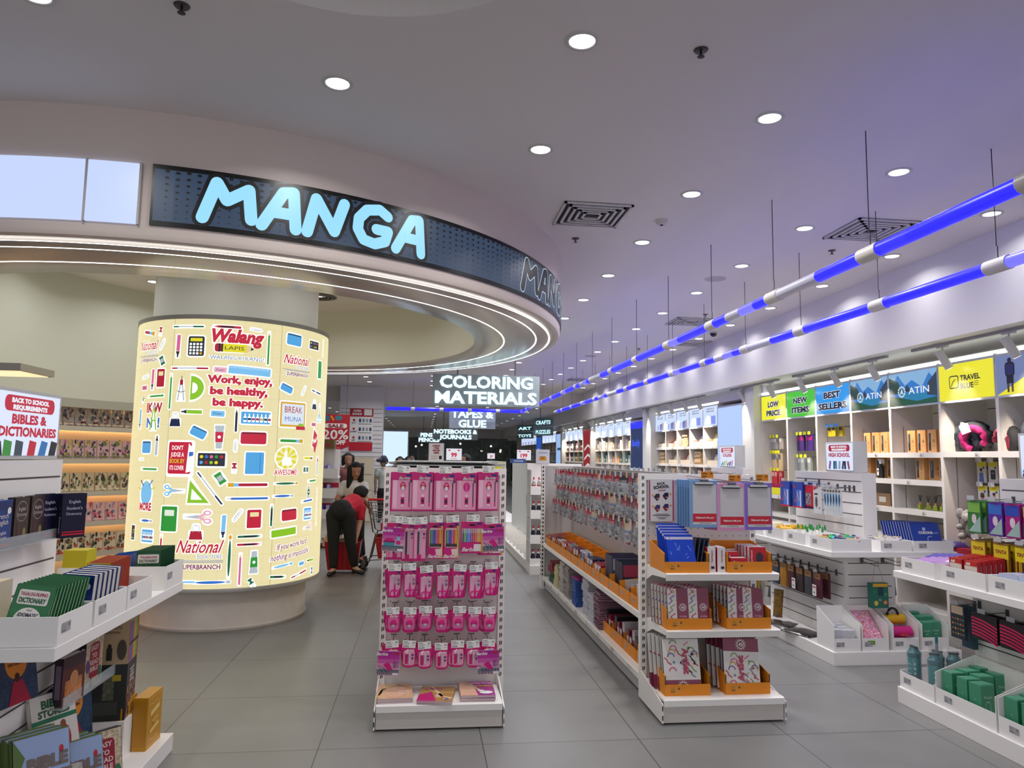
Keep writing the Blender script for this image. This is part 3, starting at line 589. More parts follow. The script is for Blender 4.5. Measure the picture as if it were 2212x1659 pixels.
def clipboard(col, label, x, z):
    t = thing('clipboard', label, 'clipboard', (x, 4.55, z), 0, 'pastel clipboards on hooks')
    MB().box(-.095, .095, 0, .004, -.305, 0, col).build('board', t, bev=.003)
    q = MB(); q.T = FY(0, -.0006, 0); q.rect(-.072, -.285, .086, -.03, M('c6c3c4', .5), 1); q.rect(-.072, -.268, .086, -.215, RED, 2); q.text('Clipboard with pen!', .007, -.246, .015, PAPER, 3); q.rect(-.03, -.278, .05, -.274, M('8a7a7a', .5), 2); q.build('paper_insert', t)
    c = MB().box(-.06, .06, -.012, 0, -.032, -.012, STEEL); c.tube([(-.06, -.01, -.03), (.06, -.01, -.03)], .004, M('3a3a3e', .3, .9), 6); c.box(-.02, .03, -.016, 0, -.012, .004, M('5a5a60', .3, .8)); c.build('clip', t)
    return t
for i, (cn, c, px, py, n) in enumerate([('light blue', M('7196c4', .25), 1531, 1037, 6), ('pink', M('cf8bb0', .25), 1590, 1044, 6), ('purple', M('7560c0', .25), 1649, 1043, 6)]):
    p = at_y(px - 12, py, 4.55)
    for j in range(n):
        lab = f'{cn} clipboard, {"front one" if j == 0 else ORD[j] + " back"} on its hook above the trays'
        if j == 0: cb = clipboard(c, lab, p.x, p.z)
        else: dup(cb, (p.x - j*.009, 4.55 + j*.022, p.z - .0), None, lab)
    h = MB().tube([(p.x, 4.85, p.z + .02), (p.x, 4.52, p.z + .012), (p.x, 4.515, p.z + .03)], .003, STEEL, 6); GB(h, 'peg_hook')
    q = MB(); q.T = FY(p.x + .012, 4.512, p.z + .035); q.rect(-.042, -.021, .042, .021, ORANGE, 0); q.rect(-.036, .004, .0, .012, M('6b4512'), 1); q.rect(-.036, -.014, -.004, -.006, M('6b4512'), 1); q.rect(.02, .002, .034, .014, M('6b4512'), 1); GB(q, 'price_tag')
# ------------------------------------------------------------------ gondola run behind the end
run = thing('gondola_run', 'long white gondola with hanging clear bags above orange trays and a low shelf', 'shop gondola', (1.9, 4.9, 0))
def RB(b, n, **k): o = b.build(n, run, loc=(1.9, 4.9, 0), **k); o.location = (0, 0, 0); return o
RB(MB().box(1.885, 1.915, 4.9, 9.02, .02, 1.5, M('bfbcba', .5)), 'spine_panel')
RB(MB().box(1.52, 2.28, 9.0, 9.03, .02, 1.5, M('bdb9b8', .5)), 'end_panel')
q = MB().box(1.478, 1.52, 8.97, 9.03, .0, 1.505, METAL); z = .16
while z < 1.47: q.box(1.4765, 1.479, 8.975, 8.985, z, z + .026, BLACK); q.box(1.4765, 1.479, 9.01, 9.02, z, z + .026, BLACK); q.box(1.49, 1.505, 8.9685, 8.9705, z, z + .026, BLACK); z += .0485
RB(q, 'slotted_post')
RB(MB().box(1.53, 2.28, 4.9, 8.97, .012, .105, M('b9b6b4', .5)), 'plinth')
for z, nm in ((.15, 'base_shelf'), (.555, 'middle_shelf')):
    for i in range(4):
        y0 = 4.9 + i*1.018; RB(MB().prism([(1.885, z), (1.51, z), (1.498, z - .004), (1.502, z - .045), (1.51, z - .045), (1.51, z - .014), (1.885, z - .014)], y0 + .003, y0 + 1.015, METAL, 'y'), nm)
RB(MB().box(1.5, 1.505, 5, 5.001, .11, .112, METAL), 'bracket')
CLIP = M('cfcdd0', .3)
for i in range(9):
    y = 5.2 + i*.45; q = MB(); q.T = FNX(1.4955, y, .13); q.rect(-.03, -.016, .03, .016, M('c9b39a' if i % 3 == 1 else 'd6d2cf', .5), 1); RB(q, 'shelf_label')
# orange trays along the middle shelf
tr = tray('cardboard_tray', 'x', .286, .30, .085, .15, lab=True, tagm=M('b9a184', .6))
cts = ['white and red booklets', 'grey note cards', 'dark vinyl pouches', 'clear zip pouches', 'red marker boxes', 'navy marker boxes', 'white and navy glue packs', 'maroon card boxes', 'grey clip packs', 'red clip boxes', 'white eraser packs', 'maroon pin boxes', 'red tack boxes']
items_p = {}
def small(name, w, h, d, col, c2): return slab(name, 'x', 'small pack', w, h, d, M(col, .3), lambda q: (q.rect(-w*.46, h*.55, w*.46, h*.92, M(c2, .3), 1), q.rect(-w*.3, h*.2, w*.3, h*.28, M('d8d4d6', .4), 1)))
spec = [('booklet', .2, .15, .012, 'd6d0d2', 'b8283a'), ('note_card', .2, .13, .014, 'a9a3a2', '6a6466'), ('vinyl_pouch', .24, .24, .012, '24263a', '8a2a44'), ('vinyl_pouch', .24, .25, .012, '3a3850', 'a8a6b8'), ('marker_box', .11, .13, .05, '9a1c30', 'd8c8cc'), ('marker_box', .11, .14, .05, '23284a', 'c9c6d6'), ('glue_pack', .1, .16, .03, 'c9c9d6', '2c3264'), ('card_box', .1, .15, .04, '6e2238', 'd0b8c0'), ('clip_pack', .1, .15, .03, '8e8c94', 'b02a40'), ('clip_box', .1, .14, .05, 'a3182c', 'd8c8c8'), ('eraser_pack', .1, .13, .03, 'd0cccf', '9a2a40'), ('pin_box', .1, .13, .05, '7a1a30', 'c8b8c0'), ('tack_box', .12, .12, .12, '96152a', 'c86a78')]
for i in range(13):
    y = 5.06 + i*.3; lab = f'{"nearest" if i == 0 else ORD[i]} orange tray of {cts[i]} along the middle gondola shelf'
    if i == 0: tr['label'] = lab; tr.location = (1.512, y, .5552); tr.rotation_euler = (0, 0, radians(-90))
    else: dup(tr, (1.512, y, .5552), label=lab)
    nm, w, h, d, c1, c2 = spec[i]; p = small(nm, w, h, d, c1, c2); n = max(2, int(.25/(d*1.15))) if d < .03 else 2
    n = min(n, 9); cols = 2 if w < .13 else 1; k = 0
    along = d < .02
    for a in range(n):
        for c_ in range(cols):
            if along: X, Y, rz, rx = 1.53, y - .13 + a*.026, 0, 0; loc, rot = (1.53 + w/2 + .02, Y, .562), (radians(-6), 0, 0)
            else: loc, rot = (1.53 + a*(d + .012), y - .06 + c_*.12, .562), (0, 0, radians(-90))
            l2 = f'{nm.replace("_", " ")}, {ORD[k]} in the tray of {cts[i]} on the middle shelf'
            if k == 0: p.location = loc; p.rotation_euler = rot; p['label'] = l2
            else: dup(p, loc, rot, l2)
            p['group'] = f'{cts[i]} on the middle shelf'; k += 1
# stacks on the base shelf
def stack(name, what, x, y, w, d, h, n, col, edge, z0=.1502):
    t0 = None
    for i in range(n):
        lab = f'{what}, {"topmost" if i == n-1 else ORD[i] + " from bottom"} of its low shelf stack'
        loc = (x + random.uniform(-.008, .008), y + random.uniform(-.008, .008), z0 + i*h); rz = radians(random.uniform(-4, 4))
        if i == 0:
            t0 = thing(name, lab, name.replace('_', ' '), loc, rz, f'{what} stack on the low shelf')
            MB().box(0, d, -w/2, w/2, .002, h - .004, M(edge, .7)).build('pages', t0); MB().box(-.003, d, -w/2 - .002, w/2 + .002, h - .004, h - .001, M(col, .35)).box(-.003, d, -w/2 - .002, w/2 + .002, .0, .002, M(col, .35)).build('cover', t0)
        else: dup(t0, loc, (0, 0, rz), lab)
stack('notebook', 'maroon notebook', 1.53, 6.28, .2, .28, .016, 19, '5c2240', '9a7d88')
stack('paper_pack', 'white wrapped paper pack', 1.53, 6.52, .22, .3, .026, 9, 'c9c9cf', 'b0b0b8')
stack('paper_pack', 'tall white wrapped paper pack', 1.54, 6.78, .22, .3, .027, 12, 'c4c4ca', 'acacb4')
stack('coloured_box_pack', 'blue boxed pad with pink lid', 1.53, 7.24, .24, .28, .05, 5, '2c56a0', '23488e')
stack('coloured_box_pack', 'pink boxed pad', 1.53, 7.24, .24, .28, .016, 1, 'a8387e', 'a8387e', .402)
stack('paper_ream', 'grey brown paper ream', 1.53, 7.62, .22, .3, .027, 12, '8f8680', '9a928c')
stack('paper_ream', 'pale grey paper ream', 1.53, 7.90, .22, .3, .027, 12, 'a8a39e', 'b2ada8')
stack('yellow_pad', 'yellowish paper pad', 1.53, 8.22, .2, .28, .027, 9, 'b9b07a', 'c4bc8a')
stack('green_box', 'dark green boxed pad', 1.53, 8.55, .24, .25, .06, 2, '1f5a3a', '1a4a30'); stack('red_box', 'crimson boxed pad', 1.53, 8.55, .24, .25, .06, 2, '8a1d33', '7a182a', .2702)
lt = tray('cardboard_tray', 'x', .33, .30, .085, .15, tagm=M('c4a184', .6))
for i in range(4):
    lab = f'{ORD[i]} orange tray from the near end on the low gondola shelf'; y = 5.05 + i*.345
    if i == 0: lt['label'] = lab; lt.location = (1.56, y, .1502); lt.rotation_euler = (0, 0, radians(-90))
    else: dup(lt, (1.56, y, .1502), label=lab)
    for j in range(4):
        p = thing('boxed_kit', f'dark boxed kit, {ORD[j]} upright in the {ORD[i]} low orange tray', 'box', (1.66 + .0*j, y - .12 + j*.075, .157), 0, 'dark boxed kits in the low trays')
        MB().box(-.08, .1, -.03, .03, 0, .12 + .03*((i + j) % 3), M(['7a1730', '1c1a22', 'b8b4b8', '8a2436'][(i + j) % 4], .3)).build('box_body', p); MB().box(-.0812, -.08, -.024, .024, .07, .11, M(['d8c8cc', 'a01a30', '7a1a30', 'e0d8d8'][(i + j) % 4], .4)).build('box_label', p)
# hanging clear bags
def bag(card, inner, label):
    t = thing('accessory_bag', label, 'hanging bag', (0, 0, 0), 0, 'clear accessory bags on the gondola hooks')
    MB().box(-.003, .003, -.047, .047, -.055, .004, card).build('header_card', t)
    v = []; 
    for z, w, d in ((-.03, .043, .003), (-.07, .046, .016), (-.12, .045, .018), (-.158, .042, .006)): v += [(-d, -w, z), (d, -w*.9, z), (d, w*.9, z), (-d, w, z)]
    MB().add(v, [(i*4 + j, i*4 + (j + 1) % 4, i*4 + 4 + (j + 1) % 4, i*4 + 4 + j) for i in range(3) for j in range(4)] + [(15, 14, 13, 12)], film('c4c8cc', .28, .08)).build('clear_bag', t, smooth=True)
    q = MB(); r = random.Random(len(bpy.data.objects))
    for i in range(6): q.tube([(r.uniform(-.008, .008), r.uniform(-.034, .034), -.065 - .017*i), (r.uniform(-.008, .008), r.uniform(-.034, .034), -.075 - .017*i)], .0105, inner[i % len(inner)], 6)
    q.build('contents', t); return t
bk = {}
cardc = ['a8142e', 'a8142e', 'a8142e', '8a8a90', '6a1838', '2a2a34', 'c9b494']; inn = [['2a2c30', '8b8d92', '15161a'], ['a9adb0', '3a6078', '4a4c50'], ['1a1a1e', '5a5a60', '8a1a2a'], ['c8cace', '6a6e74', '2a2a30'], ['5a2038', '3a2a34', '8a8a94'], ['101014', '94989c', '26262c'], ['23428a', 'b0b4b8', '8a1a2c']]
for rI, (z, rn) in enumerate([(1.455, 'top'), (1.275, 'middle'), (1.095, 'bottom')]):
    for i in range(23):
        y = 5.06 + i*.168 + rI*.03; k = (i*3 + rI*2) % 7 if i < 12 else (i + rI) % 4
        hk = MB().tube([(1.886, y, z + .02), (1.60, y, z + .006), (1.594, y, z + .022)], .0025, M('4a4a50', .3, .8), 5); hk.box(1.588, 1.592, y - .018, y + .018, z + .0, z + .045, M('c9c5c0' if i % 3 else 'c8a878', .5)); RB(hk, 'peg_hook')
        for j in range(3 if rI == 0 else 2):
            lab = f'clear hanging bag, {ORD[j]} on the {ORD[i]} hook from the near post, {rn} row'
            loc = (1.625 + j*.075 + random.uniform(-.01, .01), y, z + .004); rot = (radians(random.uniform(-6, 6)), radians(random.uniform(-4, 8)), radians(random.uniform(-28, 28)))
            if k not in bk: bk[k] = bag(M(cardc[k], .4), [M(x, .35) for x in inn[k]], lab); bk[k].location = loc; bk[k].rotation_euler = rot
            else: dup(bk[k], loc, rot, lab)
# wall side of the same gondola: tagged hooks and foil packs seen over its top
for i in range(23):
    y = 5.05 + i*.168; q = MB().tube([(1.914, y, 1.485), (2.24, y, 1.475), (2.246, y, 1.495)], .003, STEEL, 5); q.box(2.247, 2.25, y - .035, y + .035, 1.478, 1.515, M(['c9c8cc', 'd9d6d2', 'b0b4bc'][i % 3], .3)); RB(q, 'tag_hook')
    lab = f'foil-topped pack on the {ORD[i]} hook of the far side of the hanging bag gondola'
    c = ['8a8c94', 'c4bf4a', 'b8bac0', '6a3a4a', 'a9abb2', '5a6a8a'][(i*2) % 6]
    t = thing('hanging_pack', lab, 'hanging pack', (2.12, y, 1.476), 0, 'foil packs on the far side of the gondola'); MB().box(-.06, .06, -.05, .05, -.16, 0, M(c, .25)).build('pack_body', t); MB().box(-.05, .05, -.052, .052, -.05, -.02, M('d0ced0', .4)).build('pack_label', t)
# ------------------------------------------------------------------ white display units on the wall side
SLOT = M('4a4442', .6)
def display_unit(label, x0, x1, y0, y1, xc0, xc1, yc0, yc1, ux0, ux1, uy0, uy1, slab_z=(.84, .885), side=-1):
    """plinth, slotted core, ledge and thin upper slat wall"""
    t = thing('display_unit', label, 'shop display', ((x0 + x1)/2, (y0 + y1)/2, 0)); L = Vector(t.location)
    def B(b, n, **k): o = b.build(n, t, loc=L, **k); o.location = (0, 0, 0); return o
    B(MB().box(x0, x1, y0, y1, 0, .105, LAM), 'plinth', bev=.003)
    c = MB().box(xc0, xc1, yc0, yc1, .105, slab_z[0], LAM)
    for i in range(7):
        z = .18 + i*.095
        c.box(xc0 - .001, xc0 + .002, yc0 + .03, yc1 - .03, z, z + .007, SLOT).box(xc0 + .03, xc1 - .03, yc0 - .001, yc0 + .002, z, z + .007, SLOT).box(xc1 - .002, xc1 + .001, yc0 + .03, yc1 - .03, z, z + .007, SLOT)
    B(c, 'lower_slat_core')
    B(MB().box(x0, x1, y0, y1, *slab_z, LAM), 'ledge', bev=.003)
    u = MB().box(ux0, ux1, uy0, uy1, slab_z[1], 1.51, LAM)
    for i in range(6):
        z = .96 + i*.095
        u.box(ux0 - .001, ux0 + .002, uy0 + .02, uy1 - .02, z, z + .007, SLOT).box(ux1 - .002, ux1 + .001, uy0 + .02, uy1 - .02, z, z + .007, SLOT)
    B(u, 'upper_slat_wall')
    return t, B
def pill_sign(q, w, h, lines, col='b5123c'):
    c = E(col, .8); wt = E('f4f6ff', .9)
    q.rr(w*.1, h*.70, w*.9, h*.95, h*.1, c, 2); q.text('BACK TO SCHOOL', w*.5, h*.84, h*.1, wt, 3, w=w*.6, bold=.06); q.text('REQUIREMENTS', w*.5, h*.73, h*.1, wt, 3, w=w*.55, bold=.06)
    for i, (t_, ww) in enumerate(lines): q.text(t_, w*.5, h*(.5 if len(lines) == 1 else .51 - .2*i), h*.2, c, 3, w=w*ww, bold=.05)
def sign_box(B, ux0, ux1, y0, y1, z0, z1, art, side=-1):
    B(MB().box(ux0, ux1, y0, y1, z0, z1, M('c9c9c9', .45)), 'sign_housing')
    w = y1 - y0 - .03; h = z1 - z0 - .03
    q = MB(); q.T = FNX(ux0 - .0012, y1 - .015, z0 + .015) if side < 0 else FPX(ux1 + .0012, y0 + .015, z0 + .015)
    q.rect(0, 0, w, h, E('dfe8ff', .95), 0); art(q, w, h); B(q, 'sign_face_print')
HSX = (3.735, 3.86)
hs, HB = display_unit('white slat display unit with high school sign, hanging packs and bins at its foot', 3.26, 4.36, 5.53, 7.35, 3.55, 4.0, 5.82, 7.15, *HSX, 5.82, 6.95)
def hs_art(q, w, h):
    pill_sign(q, w, h, [('HIGH SCHOOL', .8)])
    for i, (c, x, a) in enumerate([('7a5a9a', .12, .5), ('2a5a8a', .3, .1), ('3a8ab0', .38, -.1), ('9ab0b8', .5, .2), ('2a3a8a', .62, .5), ('1a2a3a', .72, -.1), ('a05a7a', .86, -.5)]): q.seg(w*x, h*.04, w*x + h*.3*math.sin(a)*.5, h*.34, w*.07, E(c, .7), 2)
sign_box(HB, *HSX, 5.93, 6.38, 1.515, 1.785, hs_art)
fr, FB = display_unit('white slat display unit closest to the camera with green boxes and teal bottles', 3.22, 4.40, 2.75, 4.70, 3.53, 4.0, 2.95, 4.36, *HSX, 2.95, 4.33, (.825, .87))
def el_art(q, w, h):
    pill_sign(q, w, h, [('ELEMENTARY', .84)], 'd0143c'); q.seg(w*.06, h*.5, w*.16, h*.32, .012, E('7a8a9a', .7), 2)
    for i in range(3): q.ell(w*(.06 + i*.05), h*.12, w*.04, h*.06, E('2a8ad0', .8), 2); q.ell(w*(.06 + i*.05), h*.15, w*.016, h*.025, E('f4f8ff', .9), 3)
    q.rect(w*.02, h*.0, w*.3, h*.07, E('1a3a8a', .8), 4)
sign_box(FB, *HSX, 3.62, 4.16, 1.515, 1.80, el_art)
co, CB = display_unit('white slat display unit with college sign, partly hidden behind the clipboards', 3.26, 4.36, 7.75, 9.6, 3.55, 4.0, 8.05, 9.4, *HSX, 8.15, 9.1)
def co_art(q, w, h):
    pill_sign(q, w, h, [('COLLEGE', .6)], 'c0143c')
    for i, c in enumerate(['2a9ad0', '8ac43a', 'e9c83a', '4a4ac0', '1a2a4a', 'd05a9a']): q.seg(w*(.1 + i*.14), h*.03, w*(.2 + i*.13), h*(.2 + .05*(i % 3)), w*.07, E(c, .8), 2)
sign_box(CB, *HSX, 8.36, 8.82, 1.515, 1.785, co_art)
# open white bins on the ledges
lt_tag = M('a9a8aa', .6)
def wbin(label, x0, x1, y0, y1, z, hf, hb, face):
    """face: 'x' shows its front to -x, 'y' to -y, 'X' to +x"""
    w, d = (y1 - y0, x1 - x0) if face in 'xX' else (x1 - x0, y1 - y0)
    t = tray('open_bin', label, w, d, hf, hb, WHITE, 'open white bins', True, lt_tag)
    t.location = (x0, (y0 + y1)/2, z) if face == 'x' else (x1, (y0 + y1)/2, z) if face == 'X' else ((x0 + x1)/2, y0, z)
    t.rotation_euler = (0, 0, radians({'x': -90, 'y': 0, 'X': 90}[face])); return t
Z1 = .8855
wbin('white ledge bin of teal, gold and navy trinkets on the high school unit corner', 3.275, 3.62, 5.545, 5.87, Z1, .10, .10, 'x')
wbin('white ledge bin of green capped bottles, second along the high school unit', 3.275, 3.60, 5.95, 6.27, Z1, .10, .10, 'x')
wbin('white ledge bin of yellow bottles, third along the high school unit', 3.275, 3.60, 6.33, 6.66, Z1, .10, .10, 'x')
wbin('white ledge bin of white rolls at the far end of the high school unit', 3.275, 3.60, 6.73, 7.08, Z1, .10, .10, 'x')
wbin('white ledge bin of printed erasers on the front edge of the high school unit', 3.70, 3.97, 5.545, 5.78, Z1, .085, .085, 'y')
wbin('white ledge bin holding the blue spiral notebooks', 3.99, 4.34, 5.545, 5.85, Z1, .085, .085, 'y')
def trinkets(n, cols, x0, x1, y0, y1, z, what, name, r=.018, shape='tube'):
    p = {}
    for i in range(n):
        c = cols[i % len(cols)]; loc = (x0 + (x1 - x0)*((i*0.618) % 1), y0 + (y1 - y0)*(i + .5)/n, z + random.uniform(0, .015)); rot = (random.uniform(-.3, .3), random.uniform(-.3, .3), random.uniform(-1.2, 1.2))
        lab = f'{c[0]} {what}, {ORD[i]} from the near side of its white bin'
        if c[0] in p: dup(p[c[0]], loc, rot, lab); continue
        t = p[c[0]] = thing(name, lab, what.split()[-1], loc, 0, f'{what}s in a ledge bin'); t.rotation_euler = rot; m = M(c[1], .3)
        if shape == 'tube': MB().tube([(-.045, 0, 0), (.045, 0, 0)], r, m, 10).build('barrel', t, smooth=50); MB().tube([(.045, 0, 0), (.06, 0, 0)], r*.6, M('c9c7c2', .3), 8).build('cap', t)
        elif shape == 'bottle': MB().lathe([(0, -.08), (r, -.08), (r, -.01), (r*.5, .0), (r*.5, .01)], M(c[1], .3), 12).build('bottle_body', t, smooth=40); MB().lathe([(r*.55, .01), (r*.6, .03), (r*.2, .055), (0, .055)], M(c[2], .3), 10).build('cap', t, smooth=40); t.rotation_euler = (0, 0, 0)
        else: MB().cb(0, 0, 0, .05, .035, .03, m).build('body', t, bev=.004); MB().cb(0, 0, .0155, .03, .02, .002, M(c[2] if len(c) > 2 else 'd9d6d2', .4)).build('label_print', t)
trinkets(18, [('teal', '1f7f86'), ('gold', 'a98a3a'), ('navy', '23286a'), ('crimson', 'a01a3a'), ('bright green', '1fa84a'), ('aqua', '4ab0b8')], 3.33, 3.58, 5.57, 5.84, .965, 'trinket tube', 'trinket_tube')
trinkets(12, [('green capped white', 'd9d9d2', '1f8a3a')], 3.32, 3.56, 5.98, 6.25, .985, 'glue bottle', 'glue_bottle', .016, 'bottle')
trinkets(12, [('yellow', 'e0b01a'), ('deep yellow', 'd09a12')], 3.32, 3.56, 6.36, 6.63, .975, 'paint bottle', 'paint_bottle', .02)
trinkets(7, [('white', 'd9d9dc'), ('pale cream', 'd9cfa0')], 3.32, 3.54, 6.77, 7.05, .975, 'paper roll', 'paper_roll', .022)
trinkets(16, [('white printed', 'dad8d2', 'b09a3a'), ('pale printed', 'd0d0d6', '8a5a4a')], 3.73, 3.94, 5.57, 5.76, .965, 'eraser block', 'eraser_block', 1, 'box')
def a_cor(q): q.rect(-.13, 0, .13, .19, M('1f3f9a', .3), 1); q.ell(-.01, .135, .016, .016, M('aebbe6', .3), 2, 6); q.text('CORONA', 0, .095, .03, PAPER, 2, bold=.04); q.path([(.03 + .028*cos(a*.5), .045 + .03*sin(a*.5)) for a in range(2, 12)], .006, M('aebbe6', .3), 2); q.rect(.075, .1, .11, .106, M('aebbe6', .3), 2)
nb = slab('spiral_notebook', 'frontmost blue spiral notebook leaning in its white bin', 'notebook', .262, .19, .006, M('b9bccb', .4), a_cor, 'blue spiral notebooks', [('spiral_binding', lambda q: [q.tube([(-.128 + i*.0085, -.003 + .008*sin(a), .19 + .004*cos(a)) for a in (0, 1.6, 3.2, 4.7, 6.2)], .001, M('6a6f84', .3, .8), 4) for i in range(31)])])
nb.location = (4.165, 5.60, .93); nb.rotation_euler = (radians(-20), 0, 0)
for i in range(11): dup(nb, (4.15 - i*.012, 5.615 + i*.017, .93), (radians(-18), 0, 0), f'blue spiral notebook, {ORD[i+1]} from the front in its white bin')
# packs on the upper slat wall of the high school unit
def xpack(name, label, cat, w, h, d, col, art, group):
    """hangs on a hook, face towards -x; origin at the top of its face"""
    t = thing(name, label, cat, (0, 0, 0), 0, group)
    MB().box(0, d, -w/2, w/2, -h, 0, col).build('backing_card', t); q = MB(); q.T = FNX(-.0006, 0, 0); art(q); q.build('print', t); return t
def hookx(B, xw, x, y, z, dirn=-1):
    q = MB().tube([(xw, y, z + .012), (x, y, z + .004), (x + dirn*.004, y, z + .018)], .003, M('7a7a80', .3, .8), 6); q.box(min(xw, xw + dirn*.006), max(xw, xw + dirn*.006), y - .012, y + .012, z - .02, z + .03, M('5a5a60', .4, .5)); q.box(x + dirn*.006 - .001, x + dirn*.006 + .001, y - .03, y + .03, z + .008, z + .035, film('c9ccd0', .6)); B(q, 'peg_hook')
def a_comp(q): q.rect(-.07, -.19, .07, 0, M('1c3fa6', .3), 1); q.rect(-.02, -.185, .065, -.055, M('3f6fd0', .3), 2); q.ell(-.045, -.03, .015, .01, RED, 3); q.seg(0, -.07, -.02, -.14, .008, M('c47a3a', .3), 3); q.seg(0, -.07, .02, -.14, .006, M('d0d4d9', .3), 3); q.rect(.035, -.18, .05, -.06, M('d9dce0', .3), 3); q.poly([(-.07, -.19), (.07, -.19), (.07, -.178), (-.07, -.178)], RED, 3); q.rect(-.05, -.15, -.03, -.13, M('c43a2a', .3), 3)
bl = xpack('compass_set_pack', 'front blue compass set pack on the far hook of the high school unit', 'stationery pack', .19, .235, .012, M('16328a', .3), lambda q: (setattr(q, 'T', q.T @ Matrix.Scale(1.24, 4)), a_comp(q)), 'blue compass set packs')
first = True
for hI, y in enumerate((6.74, 6.50)):
    hookx(HB, HSX[0], 3.5, y, 1.405)
    for j in range(5):
        lab = f'blue compass set pack, {"front one" if j == 0 else ORD[j] + " back"} on the {"far" if hI == 0 else "nearer"} hook of the high school unit'
        loc = (3.515 + j*.034, y, 1.405)
        if first: bl.location = loc; bl['label'] = lab; first = False
        else: dup(bl, loc, label=lab)
rp = xpack('red_blister_pack', 'red blister pack of small clips beside the blue compass sets', 'stationery pack', .11, .19, .02, RED, lambda q: (q.rect(-.045, -.175, .045, -.07, M('7a8088', .2), 1), [q.ell(-.03 + .02*(i % 4), -.09 - .022*(i//4), .008, .006, M(['c9ced4', '3a4048', 'b02a3a'][i % 3], .3), 2) for i in range(15)]), 'red packs')
rp.location = (3.53, 6.335, 1.385); hookx(HB, HSX[0], 3.515, 6.335, 1.385); dup(rp, (3.57, 6.335, 1.385), label='second red blister pack hanging behind the front red one')
kp = xpack('craft_knife_pack', 'white craft knife pack with red corner on its hook', 'stationery pack', .125, .235, .012, M('d0d0d2', .3), lambda q: (q.poly([(-.055, 0), (.03, 0), (-.055, -.03)], RED, 1), q.rect(-.04, -.07, .015, -.055, M('2a3a30', .3), 1), q.ell(-.01, -.135, .026, .05, M('8a9098', .3), 1), q.ell(-.01, -.13, .012, .045, M('3a3a40', .3), 2), q.rect(.03, -.19, .05, -.18, INK, 1)), 'white knife packs')
kp.location = (3.53, 6.19, 1.375); hookx(HB, HSX[0], 3.515, 6.19, 1.375)
mk = xpack('marker_pack', 'x', 'stationery pack', .05, .23, .012, M('cfd2d4', .3), lambda q: (q.rect(-.02, -.03, .02, -.012, M('6a5a50', .4), 1), q.poly([(-.014, -.05), (.012, -.04), (.02, -.1), (.004, -.16), (-.01, -.12)], M('4a86b0', .3), 1), q.ell(.004, -.09, .007, .035, M('16325a', .3), 2), q.rect(-.02, -.19, -.006, -.18, M('5a8a9a', .3), 1)), 'white and blue marker packs')
for i in range(6):
    lab = f'white pack with blue marker, {"farthest" if i == 0 else ORD[i] + " from the far side"} on the upper slat wall'; loc = (3.60, 5.845 + i*.0275*1.0, 1.365)
    loc = (3.54 + i*.006, 6.075 - i*.034, 1.37)
    if i == 0: mk.location = loc; mk['label'] = lab
    else: dup(mk, loc, label=lab)
    hookx(HB, HSX[0], loc[0] - .012, loc[1], 1.37) if i % 2 == 0 else None
# brown textile packs hung under the ledge
def a_txt(c): return lambda q: (q.rect(-.055, -.05, .055, 0, M('9a6a3e', .5), 1), q.rect(-.05, -.2, .05, -.05, M(c, .8, noise=.2), 1), q.text('soft', 0, -.033, .022, M('5a3a1e', .6), 2, shear=.2))
tx = {}
for i, (c, nm) in enumerate([('5a4a46', 'grey brown'), ('6a6a50', 'olive'), ('3a4250', 'slate'), ('a8741e', 'mustard'), ('4a2028', 'maroon'), ('3a2a2a', 'dark brown'), ('3e4046', 'charcoal'), ('5a2430', 'wine')]):
    y = 6.98 - i*.148; hookx(HB, 3.55, 3.36, y, .655)
    for j in range(2):
        lab = f'{nm} textile pack with brown card, {"front" if j == 0 else "rear"} on its hook under the ledge'
        if j == 0: tx[i] = xpack('textile_pack', lab, 'textile pack', .115, .21, .018, M(c, .8), a_txt(c), 'textile packs under the ledge'); tx[i].location = (3.37, y, .655)
        else: dup(tx[i], (3.44, y, .655), label=lab)
for i, y in enumerate((6.30, 5.95)):
    t = thing('swing_tag', f'white swing tag on a black string, {"farther" if i == 0 else "nearer"} one on the textile packs', 'tag', (3.352, y, .655), 0, 'white swing tags')
    MB().tube([(0, 0, .006), (-.004, .012, -.1)], .0015, INK, 4).tube([(0, 0, .006), (-.004, -.006, -.1)], .0015, INK, 4).build('string', t); MB().box(-.007, -.005, -.03, .03, -.19, -.098, PAPER).build('tag_card', t); q = MB(); q.T = FNX(-.0076, 0, -.19); q.rect(-.022, .066, .022, .08, M('a85060'), 1); q.text('35', 0, .02, .022, INK, 2); q.build('price_print', t)
for x in (3.70, 3.89):
    q = MB().box(x - .012, x + .012, 5.805, 5.82, .76, .81, M('6a6660', .4, .4)); 
    for z in (.8, .77): q.tube([(x + .006, 5.81, z), (x + .02, 5.62, z - .012), (x + .02, 5.615, z)], .003, M('6a6660', .3, .8), 6)
    HB(q, 'peg_hook')
gb = thing('gift_bag', 'small green gift bag with animal print hanging by its string from the front hooks', 'bag', (3.74, 5.66, .42))
MB().box(-.075, .075, -.02, .03, 0, .2, M('1f6a58', .4)).build('bag_body', gb); MB().tube([(-.05, 0, .2), (-.02, .0, .362), (-.0, 0, .364), (.05, 0, .2)], .0015, M('9a9080'), 4).build('string_handle', gb)
